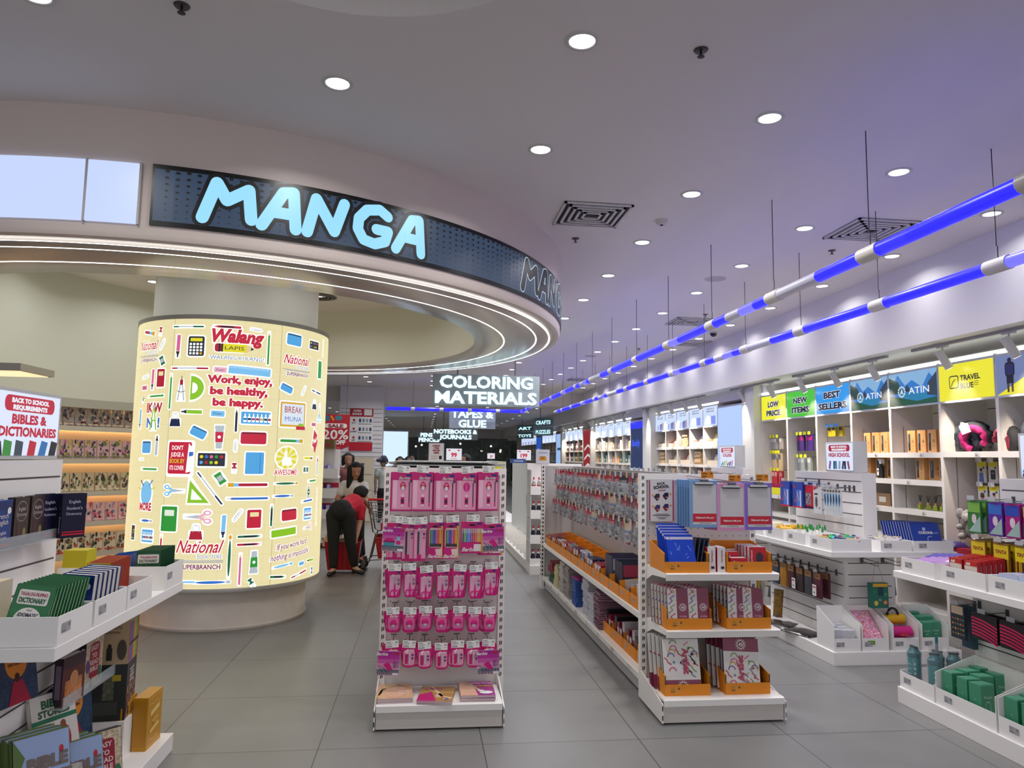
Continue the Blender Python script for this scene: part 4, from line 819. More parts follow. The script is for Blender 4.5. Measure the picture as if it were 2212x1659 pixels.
q = MB(); q.T = FY(0, -.0206, 0); q.rect(-.06, .17, .07, .195, M('e0b02a', .4), 1); q.rect(-.015, .1, .03, .17, M('1a3a4a', .4), 1); q.ell(-.035, .04, .018, .02, M('e0c24a', .4), 2); q.ell(.045, .045, .018, .018, M('d9682a', .4), 2); q.ell(.045, .045, .01, .01, M('f0b07a', .4), 3); q.ell(.0, .065, .014, .01, M('8a8a90', .4), 2); q.ell(-.045, .13, .01, .014, M('2a8a5a', .4), 2); q.ell(.05, .11, .012, .014, M('3a9a6a', .4), 2); q.build('print', gb)
# bins with sloping sides on the plinth
bn = [wbin('white sloping bin of white cartons at the near corner of the high school plinth', 3.275, 3.50, 5.545, 5.80, .1055, .10, .31, 'y'), wbin('white sloping bin of pink wrapped bags with green tag', 3.515, 3.74, 5.545, 5.80, .1055, .10, .31, 'y'), wbin('white sloping bin of rolled colourful mats', 3.78, 4.00, 5.545, 5.80, .1055, .10, .31, 'y'), wbin('white sloping bin of green cartons on the high school plinth', 4.03, 4.26, 5.545, 5.80, .1055, .10, .31, 'y')]
q = MB(); q.T = FY(3.59, 5.5445, .17); q.rect(-.032, -.014, .032, .018, M('6a9a1e', .5), 1); o = q.build('green_tag_print', bn[1]); o.matrix_parent_inverse = bn[1].matrix_basis.inverted()
def a_car(q): q.rect(-.03, .06, .03, .075, M('9a9aa0', .5), 1); q.rect(-.028, .02, .0, .055, M('b8b8be', .5), 1); q.ell(-.012, .066, .004, .004, INK, 2, 8); q.ell(.014, .066, .004, .004, INK, 2, 8)
wc = slab('white_carton', 'white carton, front middle of its sloping bin', 'box', .1, .15, .07, M('c9cace', .5), a_car, 'white cartons'); wc.location = (3.42, 5.575, .112)
for i, (x, y) in enumerate([(3.335, 5.60), (3.43, 5.65), (3.34, 5.68), (3.42, 5.725)]): dup(wc, (x, y, .112 + .005*i), label=f'white carton, {ORD[i+1]} in its sloping bin')
pbm = M('e59bb4', .15, noise=.35, scale=60)
pb = thing('wrapped_bag', 'topmost pink floral bag in clear wrap lying in its bin', 'bag', (3.628, 5.57, .17), 0, 'pink wrapped bags')
def puffy(w, d, h, nx=6, ny=8, seed=1):
    r = random.Random(seed); v = []; f = []
    for j in range(ny + 1):
        for i in range(nx + 1): a, b_ = i/nx, j/ny; e = min(1, 4*min(a, 1 - a, b_, 1 - b_) + .15); v.append((-w/2 + w*a, d*b_, h*e + r.uniform(-.003, .003)))
    for j in range(ny):
        for i in range(nx): k = j*(nx + 1) + i; f.append((k, k + 1, k + nx + 2, k + nx + 1))
    m = len(v); v += [(x, y, 0) for x, y, z in v]; f += [tuple(i + m for i in q[::-1]) for q in f[:]]
    ed = [i for i in range(nx)], 
    def rim(a, b_): f.append((a, b_, b_ + m, a + m))
    for i in range(nx): rim(i + 1, i); rim(ny*(nx + 1) + i, ny*(nx + 1) + i + 1)
    for j in range(ny): rim(j*(nx + 1), (j + 1)*(nx + 1)); rim((j + 1)*(nx + 1) + nx, j*(nx + 1) + nx)
    return v, f
b = MB(); b.add(*puffy(.2, .3, .03), pbm); b.build('bag_body', pb, smooth=True)
q = MB(); q.T = frame((0, 0, .0335), (1, 0, 0), (0, 1, 0)); r_ = random.Random(3)
for i in range(26): q.ell(r_.uniform(-.08, .08), r_.uniform(.04, .26), .007, .006, M(['d9b04a', '7a9ac0', 'f2dfe6', 'c04a6a'][i % 4], .3), 1, 8)
q.build('floral_print', pb); pb.rotation_euler = (radians(42), 0, 0)
for i in range(2): dup(pb, (3.628, 5.56 - i*.0, .14 - i*.03), label=f'pink floral wrapped bag, {ORD[i+1]} beneath the topmost one')
mt = thing('rolled_mat', 'rolled magenta mat with yellow stripe and black strap in its bin', 'mat', (3.89, 5.68, .2), 0, 'rolled mats')
MB().tube([(-.085, .02, .12), (.085, .02, .12)], .04, M('d9a81a', .7), 14).tube([(-.088, .02, .12), (.088, .02, .12)], .034, M('2a6a70', .7), 14).build('roll', mt, smooth=50); MB().tube([(-.09, -.05, .03), (.09, -.05, .03)], .05, M('c81a7a', .7), 14).build('lower_roll', mt, smooth=50)
MB().tube([(-.06 + .06*(1 + cos(a*pi/8))*.8, .01, .15 + .06*sin(a*pi/8)) for a in range(9)], .01, INK, 6).build('strap', mt, smooth=True)
MB().lathe([(.045, 0), (.04, .012), (0, .014)], M('a8142e', .5), 16, (0, -.1, .02)).build('rosette', mt)
GRC = M('3f8f6c', .4)
def a_green(q): q.text('Straplo', .0, .13, .02, M('bfe0cc', .4), 2, shear=.2, bold=0); q.rect(-.022, .03, .022, .032, M('a9d0bc', .4), 1); q.rect(-.016, .05, -.014, .105, M('a9d0bc', .4), 1); q.rect(.014, .05, .016, .105, M('a9d0bc', .4), 1); q.rect(-.016, .05, .016, .052, M('a9d0bc', .4), 1); q.rect(-.009, .105, .009, .112, M('a9d0bc', .4), 1)
gc = slab('green_carton', 'x', 'box', .09, .2, .09, GRC, a_green, 'green cartons', [('window_print', lambda q: (setattr(q, 'T', FNX(-.0456, .045, 0)), q.rr(-.024, .01, .024, .042, .006, M('1a1c20', .3), 1), q.rr(-.018, .014, .018, .036, .004, M('7a7c80', .3), 2), q.rect(-.02, .06, .02, .062, M('a9d0bc'), 1), q.rect(-.014, .054, .014, .056, M('a9d0bc'), 1), q.ell(0, .115, .003, .003, PAPER, 1, 6))), ('lid_flap', lambda q: q.prism([(0, .2), (.09, .2), (.09, .202), (0, .208)], -.045, .045, M('58a886', .4), 'x'))])
gl_ = [(4.10, 5.58, .112, 0, 'high school bin'), (4.19, 5.60, .112, 2, 'high school bin'), (4.10, 5.665, .14, 0, 'high school bin'), (4.185, 5.68, .14, -3, 'high school bin'), (4.11, 5.74, .16, 0, 'high school bin')]
for i in range(7): gl_.append((3.31 + .095*(i % 3) , 4.235 - .115*(i//3) - .01*(i % 2), .112 + .012*(i % 3), random.uniform(-4, 4), 'first green carton bin of the front unit'))
for i in range(9): gl_.append((3.31 + .095*(i % 3), 3.74 - .115*(i//3), .112 + .01*(i % 3), random.uniform(-4, 4), 'second green carton bin of the front unit'))
cnt = {}
for i, (x, y, z, r, wh) in enumerate(gl_):
    k = cnt[wh] = cnt.get(wh, -1) + 1; lab = f'green carton, {ORD[k]} in the {wh}'; rot = (0, 0, radians(r))
    if i == 0: gc.location = (x, y, z); gc['label'] = lab
    else: dup(gc, (x, y, z), rot, lab)
# front unit: sloping bins along the aisle, ledge bins, bottles
wbin('white sloping bin of teal water bottles at the end of the front unit', 3.235, 3.515, 4.36, 4.69, .1055, .10, .12, 'x')
wbin('white sloping bin of green cartons, second on it', 3.235, 3.515, 3.86, 4.345, .1055, .10, .29, 'x')
wbin('white sloping bin of green cartons, third along it', 3.235, 3.515, 3.36, 3.845, .1055, .10, .29, 'x')
def bottle_mat():
    a = bpy.data.materials.new('teal_pink_bottle'); a.use_nodes = True; nt = a.node_tree; tc = nt.nodes.new('ShaderNodeTexCoord'); sp = nt.nodes.new('ShaderNodeSeparateXYZ'); rp_ = nt.nodes.new('ShaderNodeValToRGB'); nt.links.new(tc.outputs['Generated'], sp.inputs[0]); nt.links.new(sp.outputs[2], rp_.inputs[0])
    e = rp_.color_ramp.elements; e[0].position = .05; e[0].color = lin('b0508a'); e[1].position = .5; e[1].color = lin('1f7f82'); nt.links.new(rp_.outputs[0], nt.nodes['Principled BSDF'].inputs['Base Color']); nt.nodes['Principled BSDF'].inputs['Roughness'].default_value = .25; return a
wbt = thing('water_bottle', 'x', 'bottle', (0, 0, 0), 0, 'teal water bottles')
MB().lathe([(0, 0), (.038, .0), (.04, .01), (.04, .2), (.036, .21)], bottle_mat(), 20).build('bottle_body', wbt, smooth=40); TEAL = M('1a6a70', .3)
MB().lathe([(.041, .205), (.043, .21), (.043, .235), (.036, .24), (.026, .262), (0, .265)], TEAL, 20).build('lid', wbt, smooth=40); MB().box(-.008, .008, -.03, .03, .262, .275, M('0f2a30', .3)).build('latch', wbt)
q = MB()
for i in range(5): z = .04 + i*.03; q.lathe([(.0403, z), (.0403, z + .004)], M('bcd6d6', .4), 4, a0=pi*.95, a1=pi*1.15).lathe([(.0403, z), (.0403, z + .012)], M('bcd6d6', .4), 3, a0=pi*1.28, a1=pi*1.36)
q.build('scale_print', wbt); MB().lathe([(.046, .0), (.047, .25), (.03, .3), (.045, .33)], film('c9c4c6', .14, .1), 14).build('clear_sleeve', wbt, smooth=True)
for i, (x, y, s) in enumerate([(3.29, 4.615, 'at the bin corner'), (3.37, 4.50, 'with tall strap'), (3.30, 4.43, 'closest to the green cartons'), (3.44, 4.44, 'at the back of the bin')]):
    lab = f'teal and pink water bottle in clear sleeve, {s}'
    if i == 0: wbt.location = (x, y, .112); wbt['label'] = lab
    else: o = dup(wbt, (x, y, .112), (0, 0, radians(i*25)), lab)
    if i == 1: MB().box(-.012, .012, -.004, .004, .2, .36, M('127a86', .5)).build('carry_strap', o)
Z2 = .8705
wbin('white ledge bin of purple sketch pads at the end of the front unit', 3.235, 3.55, 4.31, 4.63, Z2, .10, .10, 'x')
wbin('white ledge bin of red calculator boxes on the front unit', 3.235, 3.55, 3.89, 4.25, Z2, .10, .10, 'x')
wbin('white ledge bin of clear blue packs on the front unit', 3.235, 3.55, 3.48, 3.87, Z2, .10, .10, 'x')
def flatpad(name, label, cat, c1, c2, w, d, h, group):
    t = thing(name, label, cat, (0, 0, 0), 0, group); MB().box(-d/2, d/2, -w/2, w/2, 0, h, M(c1, .3)).build('pad_body', t)
    q = MB(); q.T = frame((0, 0, h + .0003), (0, -1, 0), (1, 0, 0)); q.rect(-w*.48, -d*.48, w*.48, d*.48, M(c1, .25), 1); q.rect(-w*.48, d*.1, w*.1, d*.48, M(c2, .25), 2); q.ell(w*.15, -d*.2, w*.15, d*.12, M('d9d0e0', .3), 3); q.build('print', t); return t
fp = flatpad('sketch_pad', 'front purple sketch pad leaning in the end ledge bin', 'sketch pad', 'a878b8', '4a3a9a', .15, .2, .012, 'purple sketch pads'); fp.location = (3.36, 4.52, .955); fp.rotation_euler = (0, radians(-18), 0)
for i in range(4): dup(fp, (3.375 + i*.012, 4.52 - i*.05, .96 + i*.006), (0, radians(-16), 0), f'purple sketch pad, {ORD[i+1]} from the far side of the end ledge bin')
def a_calc(q): q.rect(-.05, .07, .05, .1, M('c22a1a', .4), 1); q.text('deli', -.02, .075, .024, PAPER, 2, bold=.04); q.rect(-.05, 0, .05, .07, M('d9cfc0', .4), 1); q.text('Calculator', 0, .03, .024, INK, 2, bold=0, shear=.3)
cb_ = slab('calculator_box', 'x', 'box', .11, .1, .02, M('a8162a', .4), a_calc, 'red calculator boxes')
for i in range(16):
    c_, rI = i % 2, i//2; loc = (3.265 + rI*.032, 4.16 - c_*.125, .925 + rI*.004); lab = f'red calculator box, {ORD[rI]} row in the {"far" if c_ == 0 else "near"} column of its ledge bin'
    if i == 0: cb_.location = loc; cb_.rotation_euler = (0, radians(-0), radians(-90)); cb_['label'] = lab
    else: dup(cb_, loc, (0, 0, radians(-90)), lab)
cp = flatpad('index_card_pack', 'topmost clear wrapped blue and white card pack in its ledge bin', 'card pack', 'c3cbe0', '3a5ab8', .13, .2, .03, 'clear card packs')
for i in range(9):
    loc = (3.38 + .01*(i % 3), 3.80 - .135*(i//3), .885 + .034*(i % 3)); lab = f'clear wrapped card pack, {ORD[i % 3]} from the bottom in the {ORD[i//3]} pile of its bin'
    if i == 0: cp.location = loc; cp['label'] = lab
    else: dup(cp, loc, (0, 0, radians(random.uniform(-6, 6))), lab)
fw = [('green', '3a7a3a', '7ab04a', 4.22), ('purple scissors', '5a2a9a', '3a6ac0', 4.05), ('magenta scissors', 'a01a7a', '2a4ab0', 3.92), ('plum sharpener', '7a1a5a', 'd9b04a', 3.79), ('green eraser', '2a8a5a', 'd9d04a', 3.66)]
for hI, (nm, c1, c2, y) in enumerate(fw):
    hookx(FB, HSX[0], 3.44, y, 1.37)
    for j in range(4):
        lab = f'{nm} pack, {"front one" if j == 0 else ORD[j] + " back"} on the upper hooks of the front unit'
        if j == 0:
            p = xpack('hanging_school_pack', lab, 'stationery pack', .11, .2, .012, M(c1, .3), lambda q, c2=c2: (q.rect(-.05, -.07, .05, -.01, M(c2, .3), 1), q.poly([(-.05, -.19), (.05, -.19), (.05, -.09)], M('9ab8b0', .3), 1), q.ell(.0, -.11, .02, .03, M('d9c8d0', .3), 2)), f'{nm} packs'); p.location = (3.455, y, 1.37)
        else: dup(p, (3.455 + j*.04, y, 1.37), label=lab)
for hI, y in enumerate((4.20, 4.02, 3.86, 3.70)):
    hookx(FB, HSX[0], 3.44, y, 1.13)
    for j in range(4):
        lab = f'yellow pencil pack, {"front one" if j == 0 else ORD[j] + " back"} on the {ORD[hI]} lower hook of the front unit'
        if hI == 0 and j == 0:
            yp = xpack('yellow_pencil_pack', lab, 'pencil pack', .12, .24, .012, M('8a6a1a', .35), lambda q: (q.rect(-.055, -.09, .055, -.01, M('d9c41a', .35), 1), [q.rect(-.055 + i*.0122, -.235, -.045 + i*.0122, -.09, M(['b8861a', '3a3028', 'c9981f'][i % 3], .3), 1) for i in range(9)], q.text('TINTA', 0, -.06, .03, M('7a1a2a', .3), 2, shear=.2)), 'yellow pencil packs'); yp.location = (3.455, y, 1.13)
        else: dup(yp, (3.455 + j*.04, y, 1.13), label=lab)
def a_stripe(q):
    q.rect(-.1, -.15, .1, 0, M('121015', .4), 1)
    for i in range(6): q.path([(-.1 + .04*k, -.03 - i*.019 - .0035*k*k*.4) for k in range(6)], .010, M('e0125e', .35), 2)
for i, y in enumerate((4.08, 3.86, 3.62)):
    hookx(FB, 3.53, 3.36, y, .70)
    for j in range(2):
        lab = f'pink and black striped pouch, {"front" if j == 0 else "rear"} on the {ORD[i]} hook under the front ledge'
        if i == 0 and j == 0: sp_ = xpack('striped_pouch', lab, 'pouch', .2, .155, .02, M('15121a', .5), a_stripe, 'striped pouches'); sp_.location = (3.37, y, .70)
        else: dup(sp_, (3.37 + j*.06, y, .70), label=lab)
hookx(FB, 3.53, 3.36, 4.30, .71); fpk = xpack('floral_pouch', 'dark floral pouch with cream card at the far hook under the front ledge', 'pouch', .12, .2, .02, M('2a3440', .6, noise=.3, scale=80), lambda q: (q.rect(-.05, -.05, .05, 0, M('d9c4a4', .4), 1), [q.ell(-.04 + .022*(i % 5), -.08 - .03*(i//5), .008, .007, M(['b8523a', '5a8a7a', 'c9a04a'][i % 3], .4), 1, 8) for i in range(20)]), 'floral pouches'); fpk.location = (3.37, 4.30, .71)
sc = xpack('blue_sock_pack', 'slate blue folded textile hanging behind the floral pouch', 'textile pack', .1, .26, .03, M('35505e', .8), lambda q: [q.rect(-.05, -.03 - i*.02, .05, -.02 - i*.02, M('2a3f4c', .8), 1) for i in range(4)], 'textiles'); sc.location = (3.47, 4.345, .70); hookx(FB, 3.53, 3.45, 4.345, .70)
# plinth clutter of the high school unit
fbm = M('3a3634', .12, noise=.5, scale=30)
fb = thing('flat_wrapped_bag', 'black and silver wrapped flat bag lying near the plinth edge', 'bag', (3.42, 6.02, .1055), radians(20), 'flat wrapped bags'); b = MB(); b.add(*puffy(.26, .34, .02, seed=5), fbm); b.build('bag_body', fb, smooth=True)
dup(fb, (3.42, 6.42, .1055), (0, 0, radians(48)), 'black and silver wrapped flat bag, farther one behind the first')
gbg = thing('gold_patterned_pouch', 'gold and brown patterned pouch standing at the far plinth end', 'pouch', (3.44, 6.80, .1055)); b = MB(); b.add(*puffy(.1, .26, .03, seed=8), M('7a5a18', .4, noise=.4, scale=50)); o = b.build('pouch_body', gbg, smooth=True); o.rotation_euler = (radians(82), 0, radians(-60)); MB().box(-.02, .02, -.02, .02, .0, .03, M('5a4a44', .6)).build('pouch_base', gbg)
# college unit: visible side clutter
wbin('white sloping bin of upright books on the plinth of the college unit', 3.275, 3.53, 8.1, 8.9, .1055, .12, .16, 'x')
wbin('white sloping bin facing the entrance on the college plinth', 3.30, 4.2, 7.77, 8.0, .1055, .11, .2, 'y')
bc = [('cream', 'c9b98a'), ('grey', '6a6a6c'), ('maroon', '5a2a34'), ('white', 'd0ccc4'), ('yellow', 'c9b01a'), ('black', '1c1c20'), ('gold', 'b8962a'), ('silver', 'a9a9ae')]
for i in range(16):
    c = bc[i % 8]; lab = f'{c[0]} thin book, {ORD[i]} from the aisle side in the college plinth bin'; loc = (3.34 + i*.052, 7.80, .112)
    if i < 8: bc[i] = (c[0], c[1], slab('thin_book', lab, 'book', .17 if i != 4 else .1, .22 + .01*(i % 3), .02, M(c[1], .4), lambda q: q.rect(-.06, .12, .06, .16, M('d0ccc4', .4), 1), 'thin books on the college plinth')); bc[i][2].location = loc; bc[i][2].rotation_euler = (radians(-8), 0, radians(-70 if i % 4 else -20))
    else: dup(bc[i - 8][2], loc, label=lab)
wbin('white ledge bin at the near corner of the college unit', 3.275, 3.6, 7.77, 8.1, Z1, .10, .10, 'x'); 
cbx = thing('cardboard_display', 'brown open cardboard display box standing on the college unit ledge', 'display box', (3.42, 8.12, Z1)); MB().box(0, .3, .0, .34, 0, .01, M('8a7462', .7)).box(.28, .3, 0, .34, 0, .3, M('7a6656', .7)).build('back_panel', cbx)
for y in (0, .33): MB().prism([(0, 0), (.3, 0), (.3, .34), (.14, .3), (0, .1)], y, y + .01, M('93806c', .7), 'y').build('side_panel', cbx)
for i in range(5):
    t = thing('ink_pack', f'dark red topped ink pack, {ORD[i]} on the top hooks of the college unit', 'hanging pack', (3.56, 8.2 + i*.1, 1.36), 0, 'ink packs'); MB().box(-.02, .02, -.035, .035, -.2, -.09, M('1c1a22', .3)).build('ink_body', t); MB().box(-.021, .021, -.036, .036, -.09, 0, M('7a2440', .35)).build('pack_top', t); hookx(CB, HSX[0], 3.53, 8.2 + i*.1, 1.365)
# ------------------------------------------------------------------ book display unit by the entrance
def slat_r(u, x, y0, y1, zs):
    for z in zs: u.box(x - .002, x + .001, y0, y1, z, z + .008, SLOT)
bu = thing('display_unit', 'white slat display unit of dictionaries and bibles beside the round column', 'shop display', (-1.83, 3.5, 0))
def UB(b, n, **k): o = b.build(n, bu, loc=(-1.83, 3.5, 0), **k); o.location = (0, 0, 0); return o
UB(MB().box(-2.4, -1.30, 2.7, 4.27, 0, .09, LAM), 'plinth', bev=.003)
c = MB().box(-2.06, -1.62, 2.95, 4.0, .09, .84, LAM); slat_r(c, -1.62, 2.98, 3.97, [.17 + i*.095 for i in range(7)]); UB(c, 'lower_slat_core')
UB(MB().box(-1.66, -1.6, 2.90, 2.95, .09, .84, M('d9c9b4', .5)), 'corner_post')
UB(MB().box(-2.4, -1.30, 2.87, 4.285, .84, .89, LAM), 'ledge', bev=.003)
c = MB().box(-1.90, -1.76, 2.95, 3.82, .89, 1.555, LAM); slat_r(c, -1.76, 2.98, 3.80, [.96, 1.08, 1.19, 1.30, 1.47]); UB(c, 'upper_slat_wall')
def bd_art(q, w, h):
    pill_sign(q, w, h, [('BIBLES &', .56), ('DICTIONARIES', .92)], 'c8102e')
    for i, (c, x, a) in enumerate([('1a1a20', .05, .3), ('3a9a3a', .17, -.1), ('3a4a5a', .34, -.12), ('d02030', .54, -.25), ('2a7ac0', .72, -.4), ('15151a', .9, -.3)]): q.poly([(w*(x - .05), 0), (w*(x + .07), 0), (w*(x + .07 - a*.1), h*.22), (w*(x - .05 - a*.12), h*.25)], E(c, .7), 2)
sign_box(UB, -1.90, -1.765, 3.22, 3.77, 1.56, 1.865, bd_art, 1)
def xbin(label, y0, y1, hf=.105, x0=-1.62): return wbin(label, x0, -1.303, y0, y1, .8905, hf, hf, 'X')
xbin('white ledge bin of green dictionaries at the near corner of the book unit', 2.885, 3.165, .105, -2.2)
xbin('white ledge bin of thick blue bilingual dictionaries on the book unit', 3.185, 3.505)
xbin('white ledge bin of thin red spined vocabulary books on the book unit', 3.515, 3.815)
xbin('white ledge bin of blue and green pocket dictionaries at the far end', 4.0, 4.275, .12)
# books: origin at the middle of the front cover's foot, cover towards -y, spine on the left
def book(name, label, w, h, d, cover, art=None, spine=None, group=None, cat='book', spine_right=False):
    t = thing(name, label, cat, (0, 0, 0), 0, group); pg = M('d0c9bd', .8); s = -1 if spine_right else 1
    MB().box(-w/2 + .003, w/2 - .003, .0015, d - .0015, .003, h - .003, pg).build('pages', t)
    b = MB().box(-w/2, w/2, 0, .0015, 0, h, cover).box(-w/2, w/2, d - .0015, d, 0, h, cover); xs = -s*w/2; b.box(min(xs, xs + s*.002), max(xs, xs + s*.002), 0, d, 0, h, cover).build('cover', t)
    if art: q = MB(); q.T = FY(0, -.0006, 0); art(q); q.build('cover_print', t)
    if spine: q = MB(); q.T = FNX(xs - .0006, d/2, 0) if s > 0 else FPX(xs + .0006, d/2, 0); spine(q); q.build('spine_print', t)
    return t
GRN = M('14703a', .35)
def a_tag(q): q.rr(-.056, .135, .056, .188, .008, M('e6e2dc', .4), 1); q.text('TAGALOG-FILIPINO', 0, .167, .017, M('a01a4a', .4), 2, w=.1, bold=.03); q.text('DICTIONARY', 0, .142, .024, M('125a2e', .4), 2, w=.1, bold=.05); q.ell(0, .08, .05, .045, M('e6e2dc', .4), 1, 24); q.text('And', 0, .112, .012, INK, 2, shear=.3, bold=0); q.text('IDIOMATIC', 0, .092, .018, M('1a1a4a', .4), 2, w=.075, shear=.2)
tg = book('dictionary', 'frontmost green dictionary with white title plate leaning in the near ledge bin', .145, .205, .013, GRN, a_tag, None, 'green dictionaries in the near ledge bin'); tg.location = (-1.455, 2.93, .895); tg.rotation_euler = (radians(-16), radians(6), radians(-4))
for i in range(10): dup(tg, (-1.45 + i*.004, 2.945 + i*.0185, .895 + i*.001), (radians(-14), radians(5), radians(-4)), f'green dictionary, {ORD[i+1]} from the front in the near ledge bin')
bx = thing('slipcase_book', 'big cream slipcased volume with yellow front in the near ledge bin', 'book', (-1.70, 2.96, .8955), 0, 'cream slipcased volumes'); MB().box(-.11, .09, 0, .1, 0, .195, M('d6c8ae', .6)).build('slipcase', bx); q = MB(); q.T = FY(-.03, -.0006, 0); q.rr(-.075, .0, .085, .175, .012, M('b07c12', .5, noise=.15, scale=30), 1); q.build('front_print', bx)
dup(bx, (-1.70, 3.065, .8955), label='big cream slipcased volume directly behind the yellow fronted one'); dup(bx, (-1.915, 2.97, .8955), label='big cream slipcased volume farthest from the aisle')
NAV = M('123a86', .3)
def a_fe(q): q.rect(-.06, .16, .06, .19, M('0f2a6a', .3), 1); q.text('French', -.005, .125, .03, PAPER, 2, bold=0, shear=.1); q.text('English', -.005, .1, .03, PAPER, 2, bold=0, shear=.1); q.text('Anglais', -.005, .06, .022, PAPER, 2, bold=0, shear=.1); q.text('Français', -.005, .04, .022, PAPER, 2, bold=0, shear=.1); q.ell(.038, .155, .014, .014, PAPER, 2, 14); q.rect(-.055, .008, .055, .025, RED, 2)
fe = book('bilingual_dictionary', 'x', .125, .2, .038, NAV, a_fe, lambda q: q.ell(0, .15, .012, .02, PAPER, 1), 'thick blue bilingual dictionaries')
for i in range(6):
    lab = f'thick blue bilingual dictionary, {"nearest the aisle end" if i == 0 else ORD[i] + " from the near end"} in its ledge bin'; loc = (-1.40 , 3.215 + i*.046, .8955)
    if i == 0: fe.location = loc; fe['label'] = lab; fe.rotation_euler = (0, radians(4), 0)
    else: dup(fe, loc, (0, radians(4), 0), lab)
def a_voc(q): q.rect(-.05, .11, .05, .165, M('d9b81a', .35), 1); q.rect(-.05, 0, .05, .11, M('e0c62a', .35), 1); q.text('VOCABULARY', 0, .12, .02, M('8a2a1a', .4), 2, w=.09); q.ell(0, .05, .02, .025, M('e9dfae', .4), 2); q.rect(-.03, .02, .0, .03, M('2a5ab0', .4), 3)
vo = book('vocabulary_book', 'x', .105, .165, .011, M('b03a22', .35), a_voc, lambda q: (q.rect(-.0045, .08, .0045, .15, M('d9a03a', .4), 1), q.rect(-.0045, .02, .0045, .05, M('d9a03a', .4), 1)), 'red spined vocabulary books')
for i in range(20):
    lab = f'thin red spined vocabulary book, {"nearest" if i == 0 else ORD[i] + " from the near end"} in its ledge bin'; loc = (-1.44 - .001*i, 3.535 + i*.0132, .8955 + .035)
    if i == 0: vo.location = loc; vo['label'] = lab
    else: dup(vo, loc, None, lab)
def a_pk(q): q.ell(0, .08, .03, .035, PAPER, 1); q.ell(0, .08, .026, .031, M('1a3a8a', .3), 2); q.text('WEBSTER', 0, .078, .012, PAPER, 3)
pk = book('pocket_dictionary', 'x', .1, .165, .013, M('1248a0', .35), a_pk, None, 'blue pocket dictionaries')
for i in range(9):
    lab = f'blue pocket dictionary, {"front one" if i == 0 else ORD[i] + " back"} leaning in the far ledge bin'; loc = (-1.545 - i*.002, 4.03 + i*.02, .9)
    if i == 0: pk.location = loc; pk['label'] = lab; pk.rotation_euler = (radians(-18), radians(-8), 0)
    else: dup(pk, loc, (radians(-18), radians(-8), 0), lab)
gd = book('thin_green_dictionary', 'x', .115, .185, .014, M('124f2c', .35), lambda q: (q.rr(-.05, .12, .05, .165, .006, M('d9d3cc', .4), 1), q.text('DICTIONARY', 0, .125, .02, M('124f2c', .4), 2, w=.085), q.text('TAGALOG', 0, .146, .014, M('a01a3a', .4), 2, w=.08), q.ell(0, .06, .035, .04, M('d9d3cc', .4), 1)), lambda q: q.rect(-.005, .04, .005, .15, M('d9d3cc', .5), 1), 'thin green dictionaries')
for i in range(10):
    lab = f'thin dark green dictionary, {"nearest" if i == 0 else ORD[i] + " from the near end"} in the far ledge bin'; loc = (-1.40, 4.02 + i*.0235, .905)
    if i == 0: gd.location = loc; gd['label'] = lab; gd.rotation_euler = (0, 0, radians(10))
    else: dup(gd, loc, (0, 0, radians(10)), lab)
sb = thing('paper_stand', 'white block with yellow paper standing behind the ledge bins', 'stand', (-1.70, 3.95, .8905)); MB().box(-.08, .06, -.06, .06, 0, .13, WHITE).build('block', sb); MB().box(-.06, .05, -.055, .055, .13, .215, M('c2b40e', .5)).build('yellow_paper', sb)
# clear shelf of dictionaries on the upper slat wall
ac = thing('acrylic_shelf', 'clear acrylic shelf hooked on the upper slat wall carrying dictionaries', 'shelf', (-1.759, 3.35, 1.19)); MB().box(0, .075, -.32, .33, 0, .004, film('d0d8dc', .35)).box(.071, .075, -.32, .33, .004, .05, film('d0d8dc', .35)).build('ledge_panel', ac)
def eng(q): q.rect(-.055, 0, .055, .2, M('33242a', .2), 1); q.path([(.042*cos(a*pi/10), .145 + .042*sin(a*pi/10)) for a in range(21)], .002, M('b9a9ae', .3), 2); q.text('English', 0, .148, .021, M('c9bcc0', .3), 2, bold=.0); q.text('Dictionary', 0, .125, .021, M('c9bcc0', .3), 2, bold=0, w=.07); q.rect(-.03, 0, -.02, .1, M('5a2036', .3), 2); q.ell(.025, .055, .012, .02, M('8a7a4a', .3), 2)
eb = book('english_dictionary', 'dark maroon dictionary with circled title, farther one on the clear shelf', .11, .205, .03, M('2c1c22', .2), eng, None, 'dark maroon dictionaries'); eb.location = (-1.69, 3.475, 1.195); eb.rotation_euler = (0, 0, radians(90)); dup(eb, (-1.69, 3.345, 1.195), label='dark maroon dictionary with circled title, nearer one on the clear shelf')
dup(fe, (-1.69, 3.21, 1.195), (0, 0, radians(90)), 'blue bilingual dictionary standing on the clear shelf of the upper slat wall', 'dictionaries on the clear shelf')
def a_stu(q): q.text("Student's", .0, .13, .02, M('c3c3d9', .3), 2, bold=0); q.text('Dictionary', 0, .105, .018, M('c3c3d9', .3), 2, bold=0, w=.07); q.text('English', 0, .16, .02, M('c3c3d9', .3), 2, bold=0); q.rect(-.05, .012, .05, .02, RED, 1); q.rect(-.05, .025, .05, .03, RED, 1)
st = book('student_dictionary', "dark navy student's dictionary at the outer end of the clear shelf", .11, .205, .032, M('0f1230', .25), a_stu, lambda q: q.text('Dictionary', 0, .06, .018, M('c3c3d9', .3), 2, bold=0, rot=-pi/2), 'navy dictionaries'); st.location = (-1.62, 3.66, 1.195); st.rotation_euler = (0, 0, radians(52)); dup(st, (-1.70, 3.60, 1.195), (0, 0, radians(70)), "dark navy student's dictionary tucked behind the outer one")
